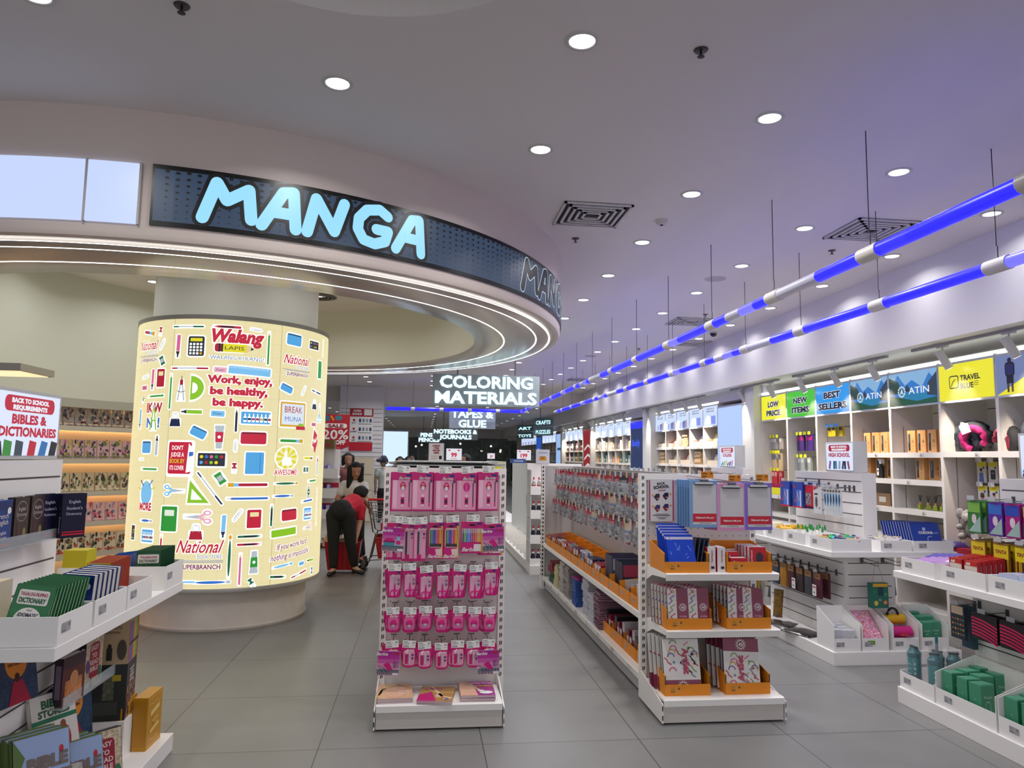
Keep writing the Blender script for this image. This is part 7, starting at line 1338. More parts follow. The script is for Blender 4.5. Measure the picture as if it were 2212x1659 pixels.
Sticker(597, 695, 3); st_rr(.135, .165, P['ink'], .012, .014); dr.rect(-.05, .04, .05, .068, P['yel'], 3)
for i in range(4):
    for j in range(4): dr.rr(-.055 + i*.029, -.07 + j*.026, -.036 + i*.029, -.052 + j*.026, .003, P['gold'] if i == 3 and j == 0 else WT, 3)
Sticker(600, 1070, 3); dr.ell(-.055, 0, .125, .118, WT, 1, 20, -pi/2, pi/2); dr.ell(-.05, 0, .11, .1, P['lime'], 2, 20, -pi/2, pi/2); dr.ell(-.035, 0, .045, .045, WT, 3, 16, -pi/2, pi/2)
Sticker(463, 1075, 3); dr.poly([(-.045, -.11), (-.02, .08), (.02, .08), (.045, -.11)], WT, 1); dr.seg(-.006, .05, -.028, -.1, .012, P['gry'], 2); dr.seg(.006, .05, .028, -.1, .012, P['gry'], 2); dr.rect(-.014, .03, .014, .075, P['red'], 3); dr.seg(0, .075, 0, .105, .006, P['ink'], 3); dr.path([(-.035, -.02), (0, -.03), (.035, -.02)], .005, P['navy'], 3)
Sticker(590, 400, 4); dr.poly([(-.1, -.11), (.105, -.11), (-.065, .12), (-.09, .12)], WT, 1); dr.poly([(-.088, -.095), (.085, -.095), (-.075, .09)], P['lime'], 2); dr.poly([(-.06, -.068), (.03, -.068), (-.055, .02)], WT, 3)
Sticker(970, 705, 3); stxt([('Walang', .0, .04, .15, .42)], P['crim'], .05, .25, .06); dr.rr(-.19, -.052, .07, .03, .03, WT, 2); dr.rr(-.18, -.046, -.12, .024, .02, P['red'], 3); dr.rect(-.12, -.045, .07, .024, P['yel'], 3); dr.rect(-.15, -.045, -.135, .024, P['ink'], 4); dr.rect(-.128, -.045, -.115, .024, P['ink'], 4); dr.poly([(.07, -.045), (.13, -.01), (.07, .024)], P['wood'], 3); dr.poly([(.105, -.025), (.13, -.01), (.105, .006)], P['ink'], 4); dr.text('LAPIS', -.025, -.026, .045, P['ink'], 5, w=.15, bold=0); stxt([('WALANG KULANG!', 0, -.108, .045, .43)], P['royal'], .0, 0, .06)
Sticker(990, 1110, 3); stxt([('Work, enjoy,', 0, .075, .085, .52), ('be healthy,', -.005, -.02, .085, .46), ('be happy.', -.01, -.115, .085, .4)], P['crim'], .06, 0, .06)
logo(3, 1505, 890); logo(3, 165, 760); logo(4, 590, 965, 1.25); 
Sticker(215, 1330, 3); stxt([('IK W', .0, .04, .11, .19)], P['red'], .05, 0, .06); stxt([('N  !', -.005, -.085, .11, .16)], P['royal'], .05, 0, .06); dr.poly([(-.045, -.12), (-.02, .1), (.02, .1), (.05, -.12)], WT, 3); dr.seg(-.006, .07, -.034, -.11, .014, P['lime'], 4); dr.seg(.006, .07, .038, -.11, .014, P['lime'], 4); dr.ell(0, .085, .018, .018, P['gry'], 5); dr.seg(-.02, -.03, .02, -.03, .012, P['lime'], 4)
Sticker(425, 125, 4); dr.rr(-.115, -.145, .125, .155, .02, WT, 1); dr.rr(-.1, -.12, .1, .14, .015, P['crim'], 2); dr.poly([(.06, -.11), (.1, -.1), (.1, .1), (.075, .13)], WT, 3); dr.poly([(.08, .02), (.115, .03), (.115, .06), (.08, .06)], P['royal'], 4); [dr.text(t_, -.02, y, .05, c, 4, w=w, bold=.01) for t_, y, w, c in [("DON'T", .075, .1, WT), ('JUDGE A', .02, .115, WT), ('BOOK BY', -.033, .13, P['yel']), ('ITS COVER', -.088, .125, WT)]]
Sticker(1470, 1310, 3); st_rr(.275, .215, P['gold'], .012, .01); dr.rr(-.122, -.09, .122, .092, .006, K('e2ecf6'), 3); dr.text('BREAK', .0, .015, .08, P['red'], 4, w=.19, bold=0); dr.text('MUNA', 0, -.06, .06, P['royal'], 4, w=.18, bold=-.005); dr.rect(.03, -.13, .14, -.1, P['crim'], 5); dr.rr(.055, -.1, .115, -.075, .005, P['lime'], 6)
Sticker(1342, 135, 4); dr.ell(0, .02, .12, .105, WT, 1, 28); dr.ell(0, .02, .108, .094, K('f2efb0'), 2, 28)
for i in range(10): a = i*pi/5; dr.poly([(0, .02), (.108*cos(a), .02 + .094*sin(a)), (.108*cos(a + .3), .02 + .094*sin(a + .3))], P['yel'], 3)
dr.rr(-.05, -.045, .03, .02, .02, WT, 4); dr.rr(-.03, 0, .0, .08, .014, WT, 4); [dr.rr(.0, -.045 + i*.018, .05, -.03 + i*.018, .007, WT, 5) for i in range(4)]; stxt([('AWESOME!', 0, -.125, .065, .24)], P['crim'], .02, 0, .07)
Sticker(140, 420, 4); dr.ell(0, .0, .085, .12, WT, 1, 20); dr.ell(0, .005, .07, .1, P['sky'], 2, 20); [dr.seg(.06*cos(a), .02 + .06*sin(a), .12*cos(a), .02 + .12*sin(a), .01, P[['yel', 'royal', 'yel', 'navy', 'yel'][i]], 2) for i, a in enumerate((.3, .9, 1.6, 2.3, 2.9))]; stxt([('MORE', 0, -.135, .085, .15)], P['crim'], .05, 0, .07)
Sticker(1385, 905, 4, 5); stxt([('If you work hard', .02, .03, .07, .36), ('nothing is impossible', 0, -.055, .07, .44)], K('8a1a5a'), .015, .3, .05)
Sticker(1660, 1540, 3); dr.poly([(-.06, -.06), (.03, -.1), (.05, .06), (-.03, .12)], WT, 1); dr.poly([(-.05, -.05), (.025, -.085), (.04, .05), (-.025, .1)], P['crim'], 2); dr.text('Yes!', 0, -.02, .06, WT, 3, w=.07, shear=.2, rot=.4)
Sticker(1580, 10, 4); dr.path([(-.03, .02), (0, -.06), (.04, .05)], .02, P['crim'], 2)
# faint grid of the paper print and the joints of the wrap
dr.T = None
gm = E('e9d9a0', .82)
for i in range(22): dr.rect(-1.40 + i*.13, .40, -1.398 + i*.13, 2.82, gm, 0)
for i in range(19): dr.rect(-1.42, .42 + i*.13, 1.42, .422 + i*.13, gm, 0)
for a in (-112.2, -50.6, -170, 10): u = (radians(a) + pi/2)*.92; dr.rect(u - .003, .396, u + .003, 2.821, E('c9b682', .9), 0)
dr.v = [Vector((p.x, p.y, p.z)) for p in dr.v]
warp(dr, lambda u, v, w: ((.9203 + w*.8 + .0004)*cos(u/.92 - pi/2), (.9203 + w*.8 + .0004)*sin(u/.92 - pi/2), v), .04).build('pattern_print', drum)
# ------------------------------------------------------------------ back of the store
def bottle_end():
    t = thing('gondola_end_unit', 'white gondola end with five trays of squeeze bottles behind the bag gondola', 'shop stand', (1.9, 10.4, 0)); L = Vector(t.location)
    def B(b, n): o = b.build(n, t, loc=L); o.location = (0, 0, 0); return o
    B(MB().box(1.5, 2.3, 10.4, 10.43, .02, 1.52, METAL), 'back_panel'); B(MB().box(1.5, 2.3, 10.02, 10.4, 0, .12, METAL), 'plinth')
    for z in (.14, .46, .80, 1.13): B(MB().box(1.5, 2.3, 10.05, 10.4, z - .015, z, METAL).box(1.5, 2.3, 10.045, 10.055, z - .045, z + .075, WHITE), 'shelf'); B(MB().box(1.5, 1.512, 10.06, 10.4, z, z + .30, M('c4c4c2', .5)), 'tray_side')
    return t
bottle_end()
sqp = {}
for r, z in enumerate((.1405, .4605, .8005, 1.1305)):
    for i in range(5):
        k = 'clear' if r == 3 else 'dark'; x = 1.55 + i*.075; loc = (x, 10.10, z); lab = f'{"clear" if r == 3 else "dark"} squeeze bottle, red and white cap, {ORD[i]} on the {["lowest", "second", "third", "top"][r]} gondola end tray'
        if k in sqp: dup(sqp[k], loc, None, lab); continue
        p = sqp[k] = thing('squeeze_bottle', lab, 'bottle', loc, 0, 'squeeze bottles'); MB().lathe([(0, 0), (.03, 0), (.03, .1), (.018, .13), (.018, .14)], M('a8a49a', .2) if k == 'clear' else M('14162a', .3), 10).build('bottle_body', p, smooth=40); MB().lathe([(.0305, .03), (.0305, .09)], M('c01a2a' if k == 'clear' else '2a2c4a', .4), 10).build('label_band', p); MB().lathe([(.02, .14), (.02, .16), (.01, .165)], PAPER, 10).build('white_collar', p); MB().lathe([(.014, .16), (.008, .2), (0, .2)], RED, 10).build('red_cap', p)
cs = thing('price_card', 'white card with yellow badge standing on top of the bottle gondola end', 'sign', (1.72, 10.38, 1.52)); MB().box(-.1, .1, 0, .006, 0, .2, M('c6c6d0', .5)).build('card', cs); q = MB(); q.T = FY(0, -.0006, 0); q.poly([(-.06, .04), (.06, .04), (.045, .1), (-.045, .1)], M('c98a10', .5), 1); q.text("WHAT'S", 0, .085, .02, INK, 2, bold=.02); q.text('NEW?', 0, .062, .02, INK, 2, bold=.02); q.rect(-.07, .15, .07, .156, M('5a6a9a'), 1); q.build('print', cs)
def plain_run(label, x0, x1, y0, y1, divs):
    t = thing('gondola_run', label, 'shop gondola', ((x0 + x1)/2, y0, 0)); L = Vector(t.location); xm = (x0 + x1)/2
    def B(b, n): o = b.build(n, t, loc=L); o.location = (0, 0, 0); return o
    B(MB().box(xm - .015, xm + .015, y0, y1, .02, 1.5, M('c3c6c4', .5)), 'spine_panel'); B(MB().box(x0 + .03, x1 - .03, y0, y1, 0, .12, METAL), 'plinth')
    for z in (.15,): B(MB().box(x0, x1, y0, y1, z - .03, z, METAL), 'shelf')
    for i in range(divs): y = y0 + .2 + i*(y1 - y0 - .3)/divs; B(MB().box(x0 + .02, xm, y, y + .008, .15, .24, WHITE), 'divider')
    q = MB().box(xm - .02, xm + .02, y1, y1 + .04, 0, 1.5, METAL); z = .2
    while z < 1.45: q.box(xm - .0215, xm - .02, y1 + .012, y1 + .022, z, z + .03, BLACK); z += .05
    B(q, 'slotted_post'); return t, B
pr2, PB2 = plain_run('white gondola with empty divided low shelf behind the bottle display', 1.48, 2.32, 10.45, 15.2, 10)
for i in range(8):
    y = 10.7 + i*.2; q = MB().tube([(1.885, y, 1.02 if i % 2 else 1.3), (1.7, y, 1.01 if i % 2 else 1.29)], .003, STEEL, 5); PB2(q, 'peg_hook')
    t = thing('hanging_pack', f'grey blue thin pack, {ORD[i]} hook on the gondola behind the bottle display', 'hanging pack', (1.74, y, 1.01 if i % 2 else 1.29), 0, 'grey packs behind the bottle display'); MB().box(0, .03, -.05, .05, -.2, 0, M(['5a5a78', '4a3a44', '7a86a0'][i % 3], .4)).build('pack_body', t); MB().box(-.001, 0, -.04, .04, -.06, -.02, M('b9b9c4', .4)).build('pack_label', t)
pr3, PB3 = plain_run('distant white gondola with shelves of green boxes', 1.42, 2.3, 16.4, 21, 2)
for z in (.42, .68, .95, 1.2): PB3(MB().box(1.45, 1.86, 16.4, 21, z - .03, z, METAL), 'shelf')
for r, z in enumerate((.1505, .4205, .6805, .9505, 1.2005)):
    for i in range(6):
        t = thing('stacked_box', f'{["black", "black", "green", "green", "yellow and white"][r]} box, {ORD[i]} from near on the {ORD[r]} shelf of the distant gondola', 'box', (1.5, 16.6 + i*.4, z), 0, 'boxes on the distant gondola'); MB().box(0, .3, -.16, .16, 0, .18, M(['15161a', '191a20', '1f8a4a', '1a7a42', 'c9b81a'][r], .5)).build('box_body', t); MB().box(-.001, 0, -.1, .1, .05, .11, M('d6d6d2', .5)).build('box_label', t)
ce = thing('gondola_end_unit', 'distant pale gondola end with yellow packs seen above the pink stand', 'shop stand', (1.0, 15.5, 0)); MB().box(-.45, .45, 0, .04, 0, 1.5, METAL).build('back_panel', ce); MB().box(-.42, .42, -.35, 0, 0, .12, METAL).build('plinth', ce)
for i, (x, z, c) in enumerate([(-.2, 1.45, 'c4c91a'), (.1, 1.44, 'b01a2e'), (.33, 1.45, 'd0c41a'), (.34, 1.22, 'd0c41a'), (-.05, 1.2, 'd9d4cc')]):
    t = thing('hanging_pack', f'{["lime", "red", "yellow", "lower yellow", "white"][i]} pack on the distant pale gondola end', 'hanging pack', (1.0 + x, 15.44, z), 0); MB().box(-.06, .06, -.05, 0, -.16, 0, M(c, .4)).build('pack_body', t); MB().box(-.05, .05, -.051, -.05, -.1, -.05, M('d9d9d2', .4)).build('pack_label', t)
# things on top of the pink stand's gondola
for i in range(7):
    t = thing('grey_board', f'large grey art board, {"topmost" if i == 6 else ORD[i] + " from the bottom"} lying across the gondola top', 'art board', (.12 + .01*i, 5.9 + .12*(i % 3), 1.5025 + i*.0085), radians(-8 + 5*i % 23), 'grey boards on the gondola top'); MB().box(-.38, .38, -.5, .5, 0, .006, M(['8f8f90', '77777a', 'a5a4a2'][i % 3], .6)).build('board', t); MB().box(-.381, .381, -.501, .501, .0055, .0075, M(['b9b8b6', '9a9a9c', 'c9c8c4'][i % 3], .6)).build('board_face', t)
def stand_card(label, px, py0, py1, y, w, art, post=True, zb=None):
    p, q0 = at_y(px, py0, y), at_y(px, py1, y); t = thing('sign_card', label, 'sign', (p.x, y, q0.z)); h = p.z - q0.z
    MB().box(-w/2, w/2, 0, .008, 0, h, M('c9c9cc', .5)).build('card', t); q = MB(); q.T = FY(-w/2, -.0006, 0); art(q, w, h); q.build('print', t)
    if post: MB().tube([(0, .02, .02), (0, .02, (zb or 1.5) - q0.z)], .006, STEEL, 6).build('post', t)
def c_check(q, w, h):
    q.rect(w*.04, h*.03, w*.96, h*.97, PAPER, 1)
    for i, s_ in enumerate(['CHECK', 'ITEM', 'PRICES', 'HERE']): q.text(s_, w*.5, h*(.8 - i*.13), h*.13, M('9a1426', .5), 2, bold=.06)
    for i in range(4): q.rect(w*.15, h*(.28 - i*.06), w*.6, h*(.295 - i*.06), M('a86a70'), 2)
    q.rr(w*.68, h*.1, w*.86, h*.3, w*.03, INK, 2)
stand_card('white check item prices card standing on the grey boards', 943, 957, 996, 7.6, .16, c_check)
def c_price(n):
    def f(q, w, h): q.rect(0, 0, w, h, E('f2f2fa', .8), 1); q.text(n, w*.5, h*.28, h*.5, E('d0103c', .8), 2, bold=.05); q.ell(w*.2, h*.85, w*.08, h*.06, E('c01a4a', .7), 2); q.ell(w*.8, h*.85, w*.08, h*.06, E('c01a4a', .7), 2); q.rect(w*.3, h*.1, w*.7, h*.16, E('d9a0b0', .7), 2)
    return f
stand_card('white price card reading 99 in crimson above the boards', 981, 969, 994, 9.9, .21, c_price('99'), True, 1.5); stand_card('small white price card reading 29 near the mall window', 1061, 979, 991, 15.45, .16, c_price('29'), True, 1.5); stand_card('white price card reading 199 in crimson before the far wall bays', 1132, 972, 994, 12.2, .24, c_price('199'), True, 1.5)
bt = thing('blue_carton', 'blue carton lying on the gondola below the 199 card', 'box', (1.62, 12.25, 1.505)); MB().box(-.14, .1, -.1, .1, 0, .07, M('3a62b0', .5)).build('carton_body', bt); MB().box(-.1, .06, -.101, -.1, .02, .05, M('b9c9e6', .5)).build('label_print', bt)
# hanging lit signs
def hang_sign(label, px0, py0, px1, py1, y, lines, ceilz=CEIL, flip=False):
    a, b = at_y(px0, py0, y), at_y(px1, py1, y); cx, cz = (a.x + b.x)/2, (a.z + b.z)/2; w, h = b.x - a.x, a.z - b.z
    t = thing('hanging_sign', label, 'hanging sign', (cx, y, cz), 0); MB().box(-w/2, w/2, 0, .07, -h/2, h/2, M('98a4aa', .4)).build('sign_board', t)
    q = MB(); q.T = FY(0, -.012, 0); n = len(lines)
    for i, (s_, ww) in enumerate(lines): q.text(s_, 0, h*(.5 - (i + .5)/n) - h*.36/n + h*.02/n, h*1.05/n, E('c9f4ff', 1.8), 1, w=w*ww, bold=.035)
    q.build('lettering', t)
    for s in (-1, 1): MB().tube([(s*w*.27, .035, h/2), (s*w*.27, .035, ceilz - cz)], .012, M('6a6a6e', .4), 6).build('hanging_rod', t)
    return t
hang_sign('big lit grey sign lettered coloring materials hung before the blue tubes', 935, 807, 1165, 880, 11.7, [('COLORING', .87), ('MATERIALS', .95)]); hang_sign('lit grey sign lettered tapes and glue below the coloring materials sign', 971, 884, 1070, 927, 19.5, [('TAPES &', .92), ('GLUE', .6)])
hang_sign('lit grey sign lettered notebooks and journals over the far aisle', 936, 926, 1032, 951, 26, [('NOTEBOOKS &', .97), ('JOURNALS', .72)], 3.18); hang_sign('lit grey sign lettered pens and pencils, lowest over the far aisle', 904, 934, 950, 956, 29, [('PENS &', .8), ('PENCILS', .96)], 3.18)
for i, (px0, px1, py0, py1, y) in enumerate([(1155, 1186, 905, 942, 23), (1117, 1134, 920, 948, 30)]):
    a, b = at_y(px0, py0, y), at_y(px1, py1, y); t = thing('hanging_sign', f'{["nearer", "farther"][i]} sideways lit sign seen edge-on before the far wall bays', 'hanging sign', (a.x, y, b.z), radians(-62)); w = .9 + .2*i
    for k in range(2): MB().box(0, w, 0, .06, k*.3, k*.3 + .26, M('6a8a92', .3, .2)).build('sign_board', t); q = MB(); q.T = FY(w/2, -.004, k*.3 + .06); q.text(['PUZZLES', 'CRAFTS'][k] if not i else ['TOYS', 'ART'][k], 0, 0, .16, E('c9f4ff', 1.1), 1, w=w*.85, bold=.04); q.build('lettering', t)
    MB().tube([(w*.3, .03, .56), (w*.3, .03, CEIL - b.z if y < 21 else 3.18 - b.z)], .012, M('6a6a6e'), 6).build('hanging_rod', t)
# far blue tube crossing the aisle
xt = thing('light_tube', 'far blue light tube crossing the aisle in front of the lower ceiling', 'hanging light', (0, 19.2, 2.83))
for i in range(5):
    MB().tube([(-1.0 + i*.75, 0, 0), (-.35 + i*.75, 0, 0)], .045, E('1a18ff', 2.0), 10).build('tube_segment', xt, smooth=50); MB().tube([(-.35 + i*.75, 0, 0), (-.25 + i*.75, 0, 0)], .05, M('cdc9c4', .4), 10).build('coupler', xt, smooth=50); MB().tube([(-.3 + i*.75, 0, .045), (-.3 + i*.75, 0, CEIL - 2.834)], .004, INK, 5).build('suspension_wire', xt)
# ceiling fittings
def vent(x, y, w, label):
    t = thing('ceiling_vent', label, 'vent', (x, y, CEIL), 0); MB().box(-w/2, w/2, -w/2, w/2, -.004, 0, INK).build('backing', t); q = MB()
    for i in range(5):
        a = w/2 - i*w*.09; c = M('cfcac8', .5)
        for x0, x1, y0, y1 in ((-a, a, -a, -a + w*.035), (-a, a, a - w*.035, a), (-a, -a + w*.035, -a, a), (a - w*.035, a, -a, a)): q.box(x0, x1, y0, y1, -.016 - (.004 if i else 0), -.004, c)
    q.build('slat_frame', t)
for i, (px, py, s_) in enumerate([(1278, 463, 'ceiling vent nearest the canopy edge'), (1880, 496, 'ceiling vent behind the nearer blue tube'), (1490, 694, 'ceiling vent over the middle of the gondolas'), (1490, 741, 'ceiling return vent beside the bulkhead'), (1250, 820, 'small distant ceiling vent by the hanging sign')]):
    p = at_z(px, py, CEIL); vent(p.x, p.y, .55, s_)
for i, (px, py, s_) in enumerate([(393, 12, 'brass fire sprinkler near the canopy top'), (1514, 108, 'fire sprinkler between the front downlights'), (1243, 515, 'fire sprinkler near the canopy rim'), (1797, 541, 'fire sprinkler beside the wall side vent'), (1524, 679, 'fire sprinkler near the middle vent'), (1380, 753, 'fire sprinkler farther down the ceiling')]):
    p = at_z(px, py, CEIL); t = thing('sprinkler', s_, 'sprinkler', (p.x, p.y, CEIL)); MB().lathe([(0, -.01), (.03, -.008), (.036, 0)], M('4a4644', .35, .6), 14).build('escutcheon', t); MB().tube([(0, 0, -.008), (0, 0, -.035)], .006, M('3a3634', .35, .7), 6).build('nozzle', t); MB().lathe([(0, -.038), (.018, -.036), (.018, -.034), (0, -.033)], M('3a3634', .35, .7), 10).build('deflector', t)
for px, py, s_ in [(1429, 476, 'white smoke detector near the canopy edge vent')]:
    p = at_z(px, py, CEIL); t = thing('smoke_detector', s_, 'smoke detector', (p.x, p.y, CEIL)); MB().lathe([(0, -.04), (.035, -.038), (.045, -.02), (.055, 0)], M('c9c5c2', .4), 20).build('detector_body', t, smooth=30); MB().lathe([(.0, -.046), (.014, -.044), (.014, -.04)], INK, 10).build('sensor', t)
p = at_z(1541, 716, CEIL); t = thing('dome_camera', 'dark dome security camera on the ceiling between the blue tubes', 'camera', (p.x, p.y, CEIL)); MB().lathe([(0, -.03), (.06, -.03), (.07, 0)], M('c9c5c2', .4), 18).build('housing', t); MB().lathe([(0, -.085), (.03, -.078), (.048, -.055), (.05, -.03)], M('15151a', .1), 18).build('dome', t, smooth=True)
for px, py, s_ in [(1545, 602, 'flush round ceiling speaker above the nearer tube'), (1276, 769, 'flush round ceiling speaker farther back')]:
    p = at_z(px, py, CEIL); t = thing('ceiling_speaker', s_, 'speaker', (p.x, p.y, CEIL)); MB().lathe([(0, -.006), (.11, -.006), (.115, 0)], M('b3aeb2', .6), 24).build('grille', t); MB().lathe([(.105, -.008), (.118, -.004), (.118, 0)], M('c4c0c2', .5), 24).build('rim', t)
p = at_z(707, 641, 3.585); t = thing('ceiling_vent', 'dark round slot vent inside the canopy opening beside the column', 'vent', (-1.35, 9.2, CEIL)); MB().lathe([(0, -.004), (.2, -.004), (.2, 0)], INK, 24).build('backing', t); q = MB(); [q.lathe([(r, -.012), (r + .02, -.012), (r + .02, -.004)], M('77736f'), 24) for r in (.05, .1, .15, .19)]; q.build('slat_ring', t)
# slatted column, banner and poster
sl = thing('slat_column', 'white slat clad column with the tall red and white poster', 'column', (-1.8, 21.2, 0)); q = MB().box(-.62, .62, 0, .55, 0, 3.58, WALLM)
for i in range(22): q.box(-.6, .6, -.004, .0, .3 + i*.125, .31 + i*.125, SLOT)
q.build('slat_cladding', sl); MB().box(-.64, .64, -.01, .56, 0, .1, METAL).build('skirting', sl)
pt = thing('promotion_poster', 'tall red and white numbered promotion poster on the slat column', 'poster', (-1.79, 21.18, 1.72)); MB().box(-.33, .33, 0, .008, 0, 1.22, PAPER).build('poster_sheet', pt); q = MB(); q.T = FY(-.33, -.002, 0); PR = M('a8122c', .5); q.rect(0, .98, .66, 1.22, PR, 1); q.rect(0, 0, .66, .25, M('c01a30', .5), 1); q.text('SUPER', .2, 1.12, .08, PAPER, 2, bold=.05, shear=.2); q.text('BONUS', .2, 1.03, .08, PAPER, 2, bold=.05, shear=.2); q.rect(.4, 1.02, .62, 1.2, PAPER, 2)
for i, t_ in enumerate(['BUY', 'SUBMIT', 'GET']): q.ell(.12, .88 - i*.25, .035, .035, PR, 2, 12); q.text(t_, .12, .78 - i*.25, .06, M('2a3a7a'), 2, bold=.03); [q.rect(.26 + k*.1, .82 - i*.25, .32 + k*.1, .92 - i*.25, M(['2a3a5a', '6a8ab0', '9aa0a8', '3a4a6a'][k], .5), 2) for k in range(4)]; q.rect(.24, .76 - i*.25, .62, .78 - i*.25, M('7a8090'), 2)
q.build('print', pt)
bnr = thing('sale_banner', 'red pointed sale banner reading 20 percent off hung beside the light column', 'banner', at_y(723, 977, 14.6)); h = (at_y(723, 895, 14.6) - at_y(723, 977, 14.6)).z; MB().prism([(0, 0), (.27, .12), (.27, h), (-.27, h), (-.27, .12)], 0, .006, M('b3142c', .45), 'y').build('banner_cloth', bnr); q = MB(); q.T = FY(0, -.001, 0); q.rr(-.22, h - .27, .22, h - .18, .045, PAPER, 1); q.text('SALE', 0, h - .26, .09, M('8a1020'), 2, w=.3, bold=.05); q.text('20%', 0, .26, .26, PAPER, 1, w=.5, bold=.02); q.text('OFF', .1, .16, .11, PAPER, 1, bold=.06); q.ell(.05, h - .07, .07, .05, M('3a7a8a'), 1); q.ell(-.17, h - .08, .05, .06, M('2f6a86'), 1); q.seg(-.1, h - .03, -.04, h - .12, .03, M('d9a01a'), 1); q.rect(-.1, .09, .1, .1, M('d98a90'), 1); q.build('print', bnr)
MB().tube([(-.2, .003, h), (-.2, .003, CEIL - bnr.location.z)], .003, INK, 4).tube([(.2, .003, h), (.2, .003, CEIL - bnr.location.z)], .003, INK, 4).build('suspension_wire', bnr)
lp2 = thing('lit_panel', 'distant blank white lit panel beyond the slat column', 'light box', (-1.05, 30, 0)); MB().box(-.62, .45, 0, .3, 0, 2.62, M('b9bbc0', .4)).build('panel_frame', lp2); MB().box(-.58, .41, -.006, 0, .2, 2.58, E('cfe6ff', 1.1)).build('panel_face', lp2)
# shelf with purple goods behind the column
sg = thing('shelf_stand', 'white shelf stand of purple bagged goods behind the light column', 'shop stand', (-1.98, 12.9, 0)); MB().box(-.5, .5, .4, .44, 0, 1.7, METAL).build('back_panel', sg)
for z in (.12, .52, .88, 1.22): MB().box(-.5, .52, 0, .4, z - .03, z, METAL).box(-.5, .52, -.006, .0, z - .03, z + .14, WHITE).build('shelf', sg)
MB().box(-.5, .5, .38, .4, 1.02, 1.1, RED).box(-.5, .5, .38, .4, .66, .74, RED).build('red_strip', sg)
for r, z in enumerate((.5205, .8805, 1.2205)):
    for i in range(7):
        lab = f'purple bagged item, {ORD[i]} on the {["lower", "middle", "upper"][r]} shelf behind the light column'; loc = (-2.36 + i*.12, 13.08 + .06*(i % 2), z)
        if r == 0 and i == 0: pgd = thing('bagged_item', lab, 'bag', loc, 0, 'purple bagged items'); b = MB(); b.add(*puffy(.13, .2, .2, 5, 5, 31), M('5a4aa0', .25, noise=.4, scale=25)); b.build('bag_body', pgd, smooth=True); MB().box(-.02, .03, -.01, .0, .1, .2, M('b9b4d9', .3)).build('bag_label', pgd)
        else: dup(pgd, loc, (0, 0, random.uniform(-.4, .4)), lab)
for i, (x, z, c, s_) in enumerate([(-2.1, 1.7005, '2a3a52', 'navy folded stack on top of the purple goods shelf'), (-1.72, 1.7005, '6a5626', 'brown carton on top of the purple goods shelf')]):
    t = thing('carton', s_, 'box', (x, 13.22, z)); MB().box(-.16, .16, -.16, .12, 0, .16, M(c, .6)).build('carton_body', t); MB().box(-.1, .1, -.161, -.16, .04, .1, M('8a2a3a', .5)).build('carton_label', t)
cb2 = thing('drawer_cabinet', 'beige drawer cabinet beside the man in the cap', 'cabinet', (-1.35, 17.2, 0)); MB().box(-.3, .2, 0, .5, 0, 1.55, M('b7ad98', .5)).build('cabinet_body', cb2)
for i in range(4): d_ = MB().box(-.28, .18, -.012, 0, .08 + i*.36, .41 + i*.36, M('beb49e', .5)).build('drawer', cb2); MB().box(-.1, 0, -.03, -.012, .3 + i*.36, .33 + i*.36, INK).build('handle', d_)
# dark planting and lights outside the mall window
gdn = MB(); r_ = random.Random(4)
for i in range(900):
    x, y, z = r_.uniform(-4, 6), r_.uniform(45.2, 48), r_.uniform(0, 3.6); s = r_.uniform(.06, .2); a = r_.uniform(0, 6.28); gdn.add([(x, y, z), (x + s*cos(a), y + s*.4, z + s*sin(a)), (x + s*cos(a + .6)*1.6, y, z + s*sin(a + .6)*1.6), (x + s*cos(a + 1.2), y - s*.4, z + s*sin(a + 1.2))], [(0, 1, 2, 3)], M(['16301c', '1f3f24', '0f2214', '2a4a2c'][i % 4], .8))
tag(gdn.build('foliage'), 'dark leafy planting outside the mall window', 'plants', None, 'stuff')
struct(MB().box(-9, 9, 49, 49.2, -1, 6, M('0c1210', .9)).build('wall_outside')); 
for i in range(26):
    x, z = r_.uniform(-2, 5), r_.uniform(1.2, 3.0); lab = f'warm mall lamp, {ORD[i]} glinting among the planting outside the window'
    ml = thing('hanging_mall_lamp', lab, 'lamp', (x, 45.1 - (i % 3)*.2, z), 0, 'mall lamps outside'); ball((0, 0, 0), (.06, .06, .06), E('fff0d0', 3), 8).build('globe', ml); MB().tube([(0, 0, .05), (0, 0, 3.18 - z)], .006, INK, 4).build('stem', ml)
# ------------------------------------------------------------------ people
def capsule(b, p0, p1, r0, r1, mat, n=12):
    p0, p1 = Vector(p0), Vector(p1); d = (p1 - p0); L = d.length; d = d/L if L > 1e-6 else Vector((0, 0, 1))
    pts, rs = [], []
    for a in (-80, -50, -20): pts.append(p0 + d*(r0*sin(radians(a)))); rs.append(r0*cos(radians(a)))
    pts += [p0, p1]; rs += [r0, r1]
    for a in (20, 50, 80): pts.append(p1 + d*(r1*sin(radians(a)))); rs.append(r1*cos(radians(a)))
    a_ = d.cross(Vector((0, 0, 1)) if abs(d.z) < .9 else Vector((1, 0, 0))).normalized(); c_ = d.cross(a_); v = []
    for p, r in zip(pts, rs): v += [p + a_*(r*cos(2*pi*j/n)) + c_*(r*sin(2*pi*j/n)) for j in range(n)]
    k = len(pts); f = [(i*n + j, i*n + (j + 1) % n, (i + 1)*n + (j + 1) % n, (i + 1)*n + j) for i in range(k - 1) for j in range(n)] + [tuple(range(n))[::-1], tuple(range((k - 1)*n, k*n))]
    b.add(v, f, mat)
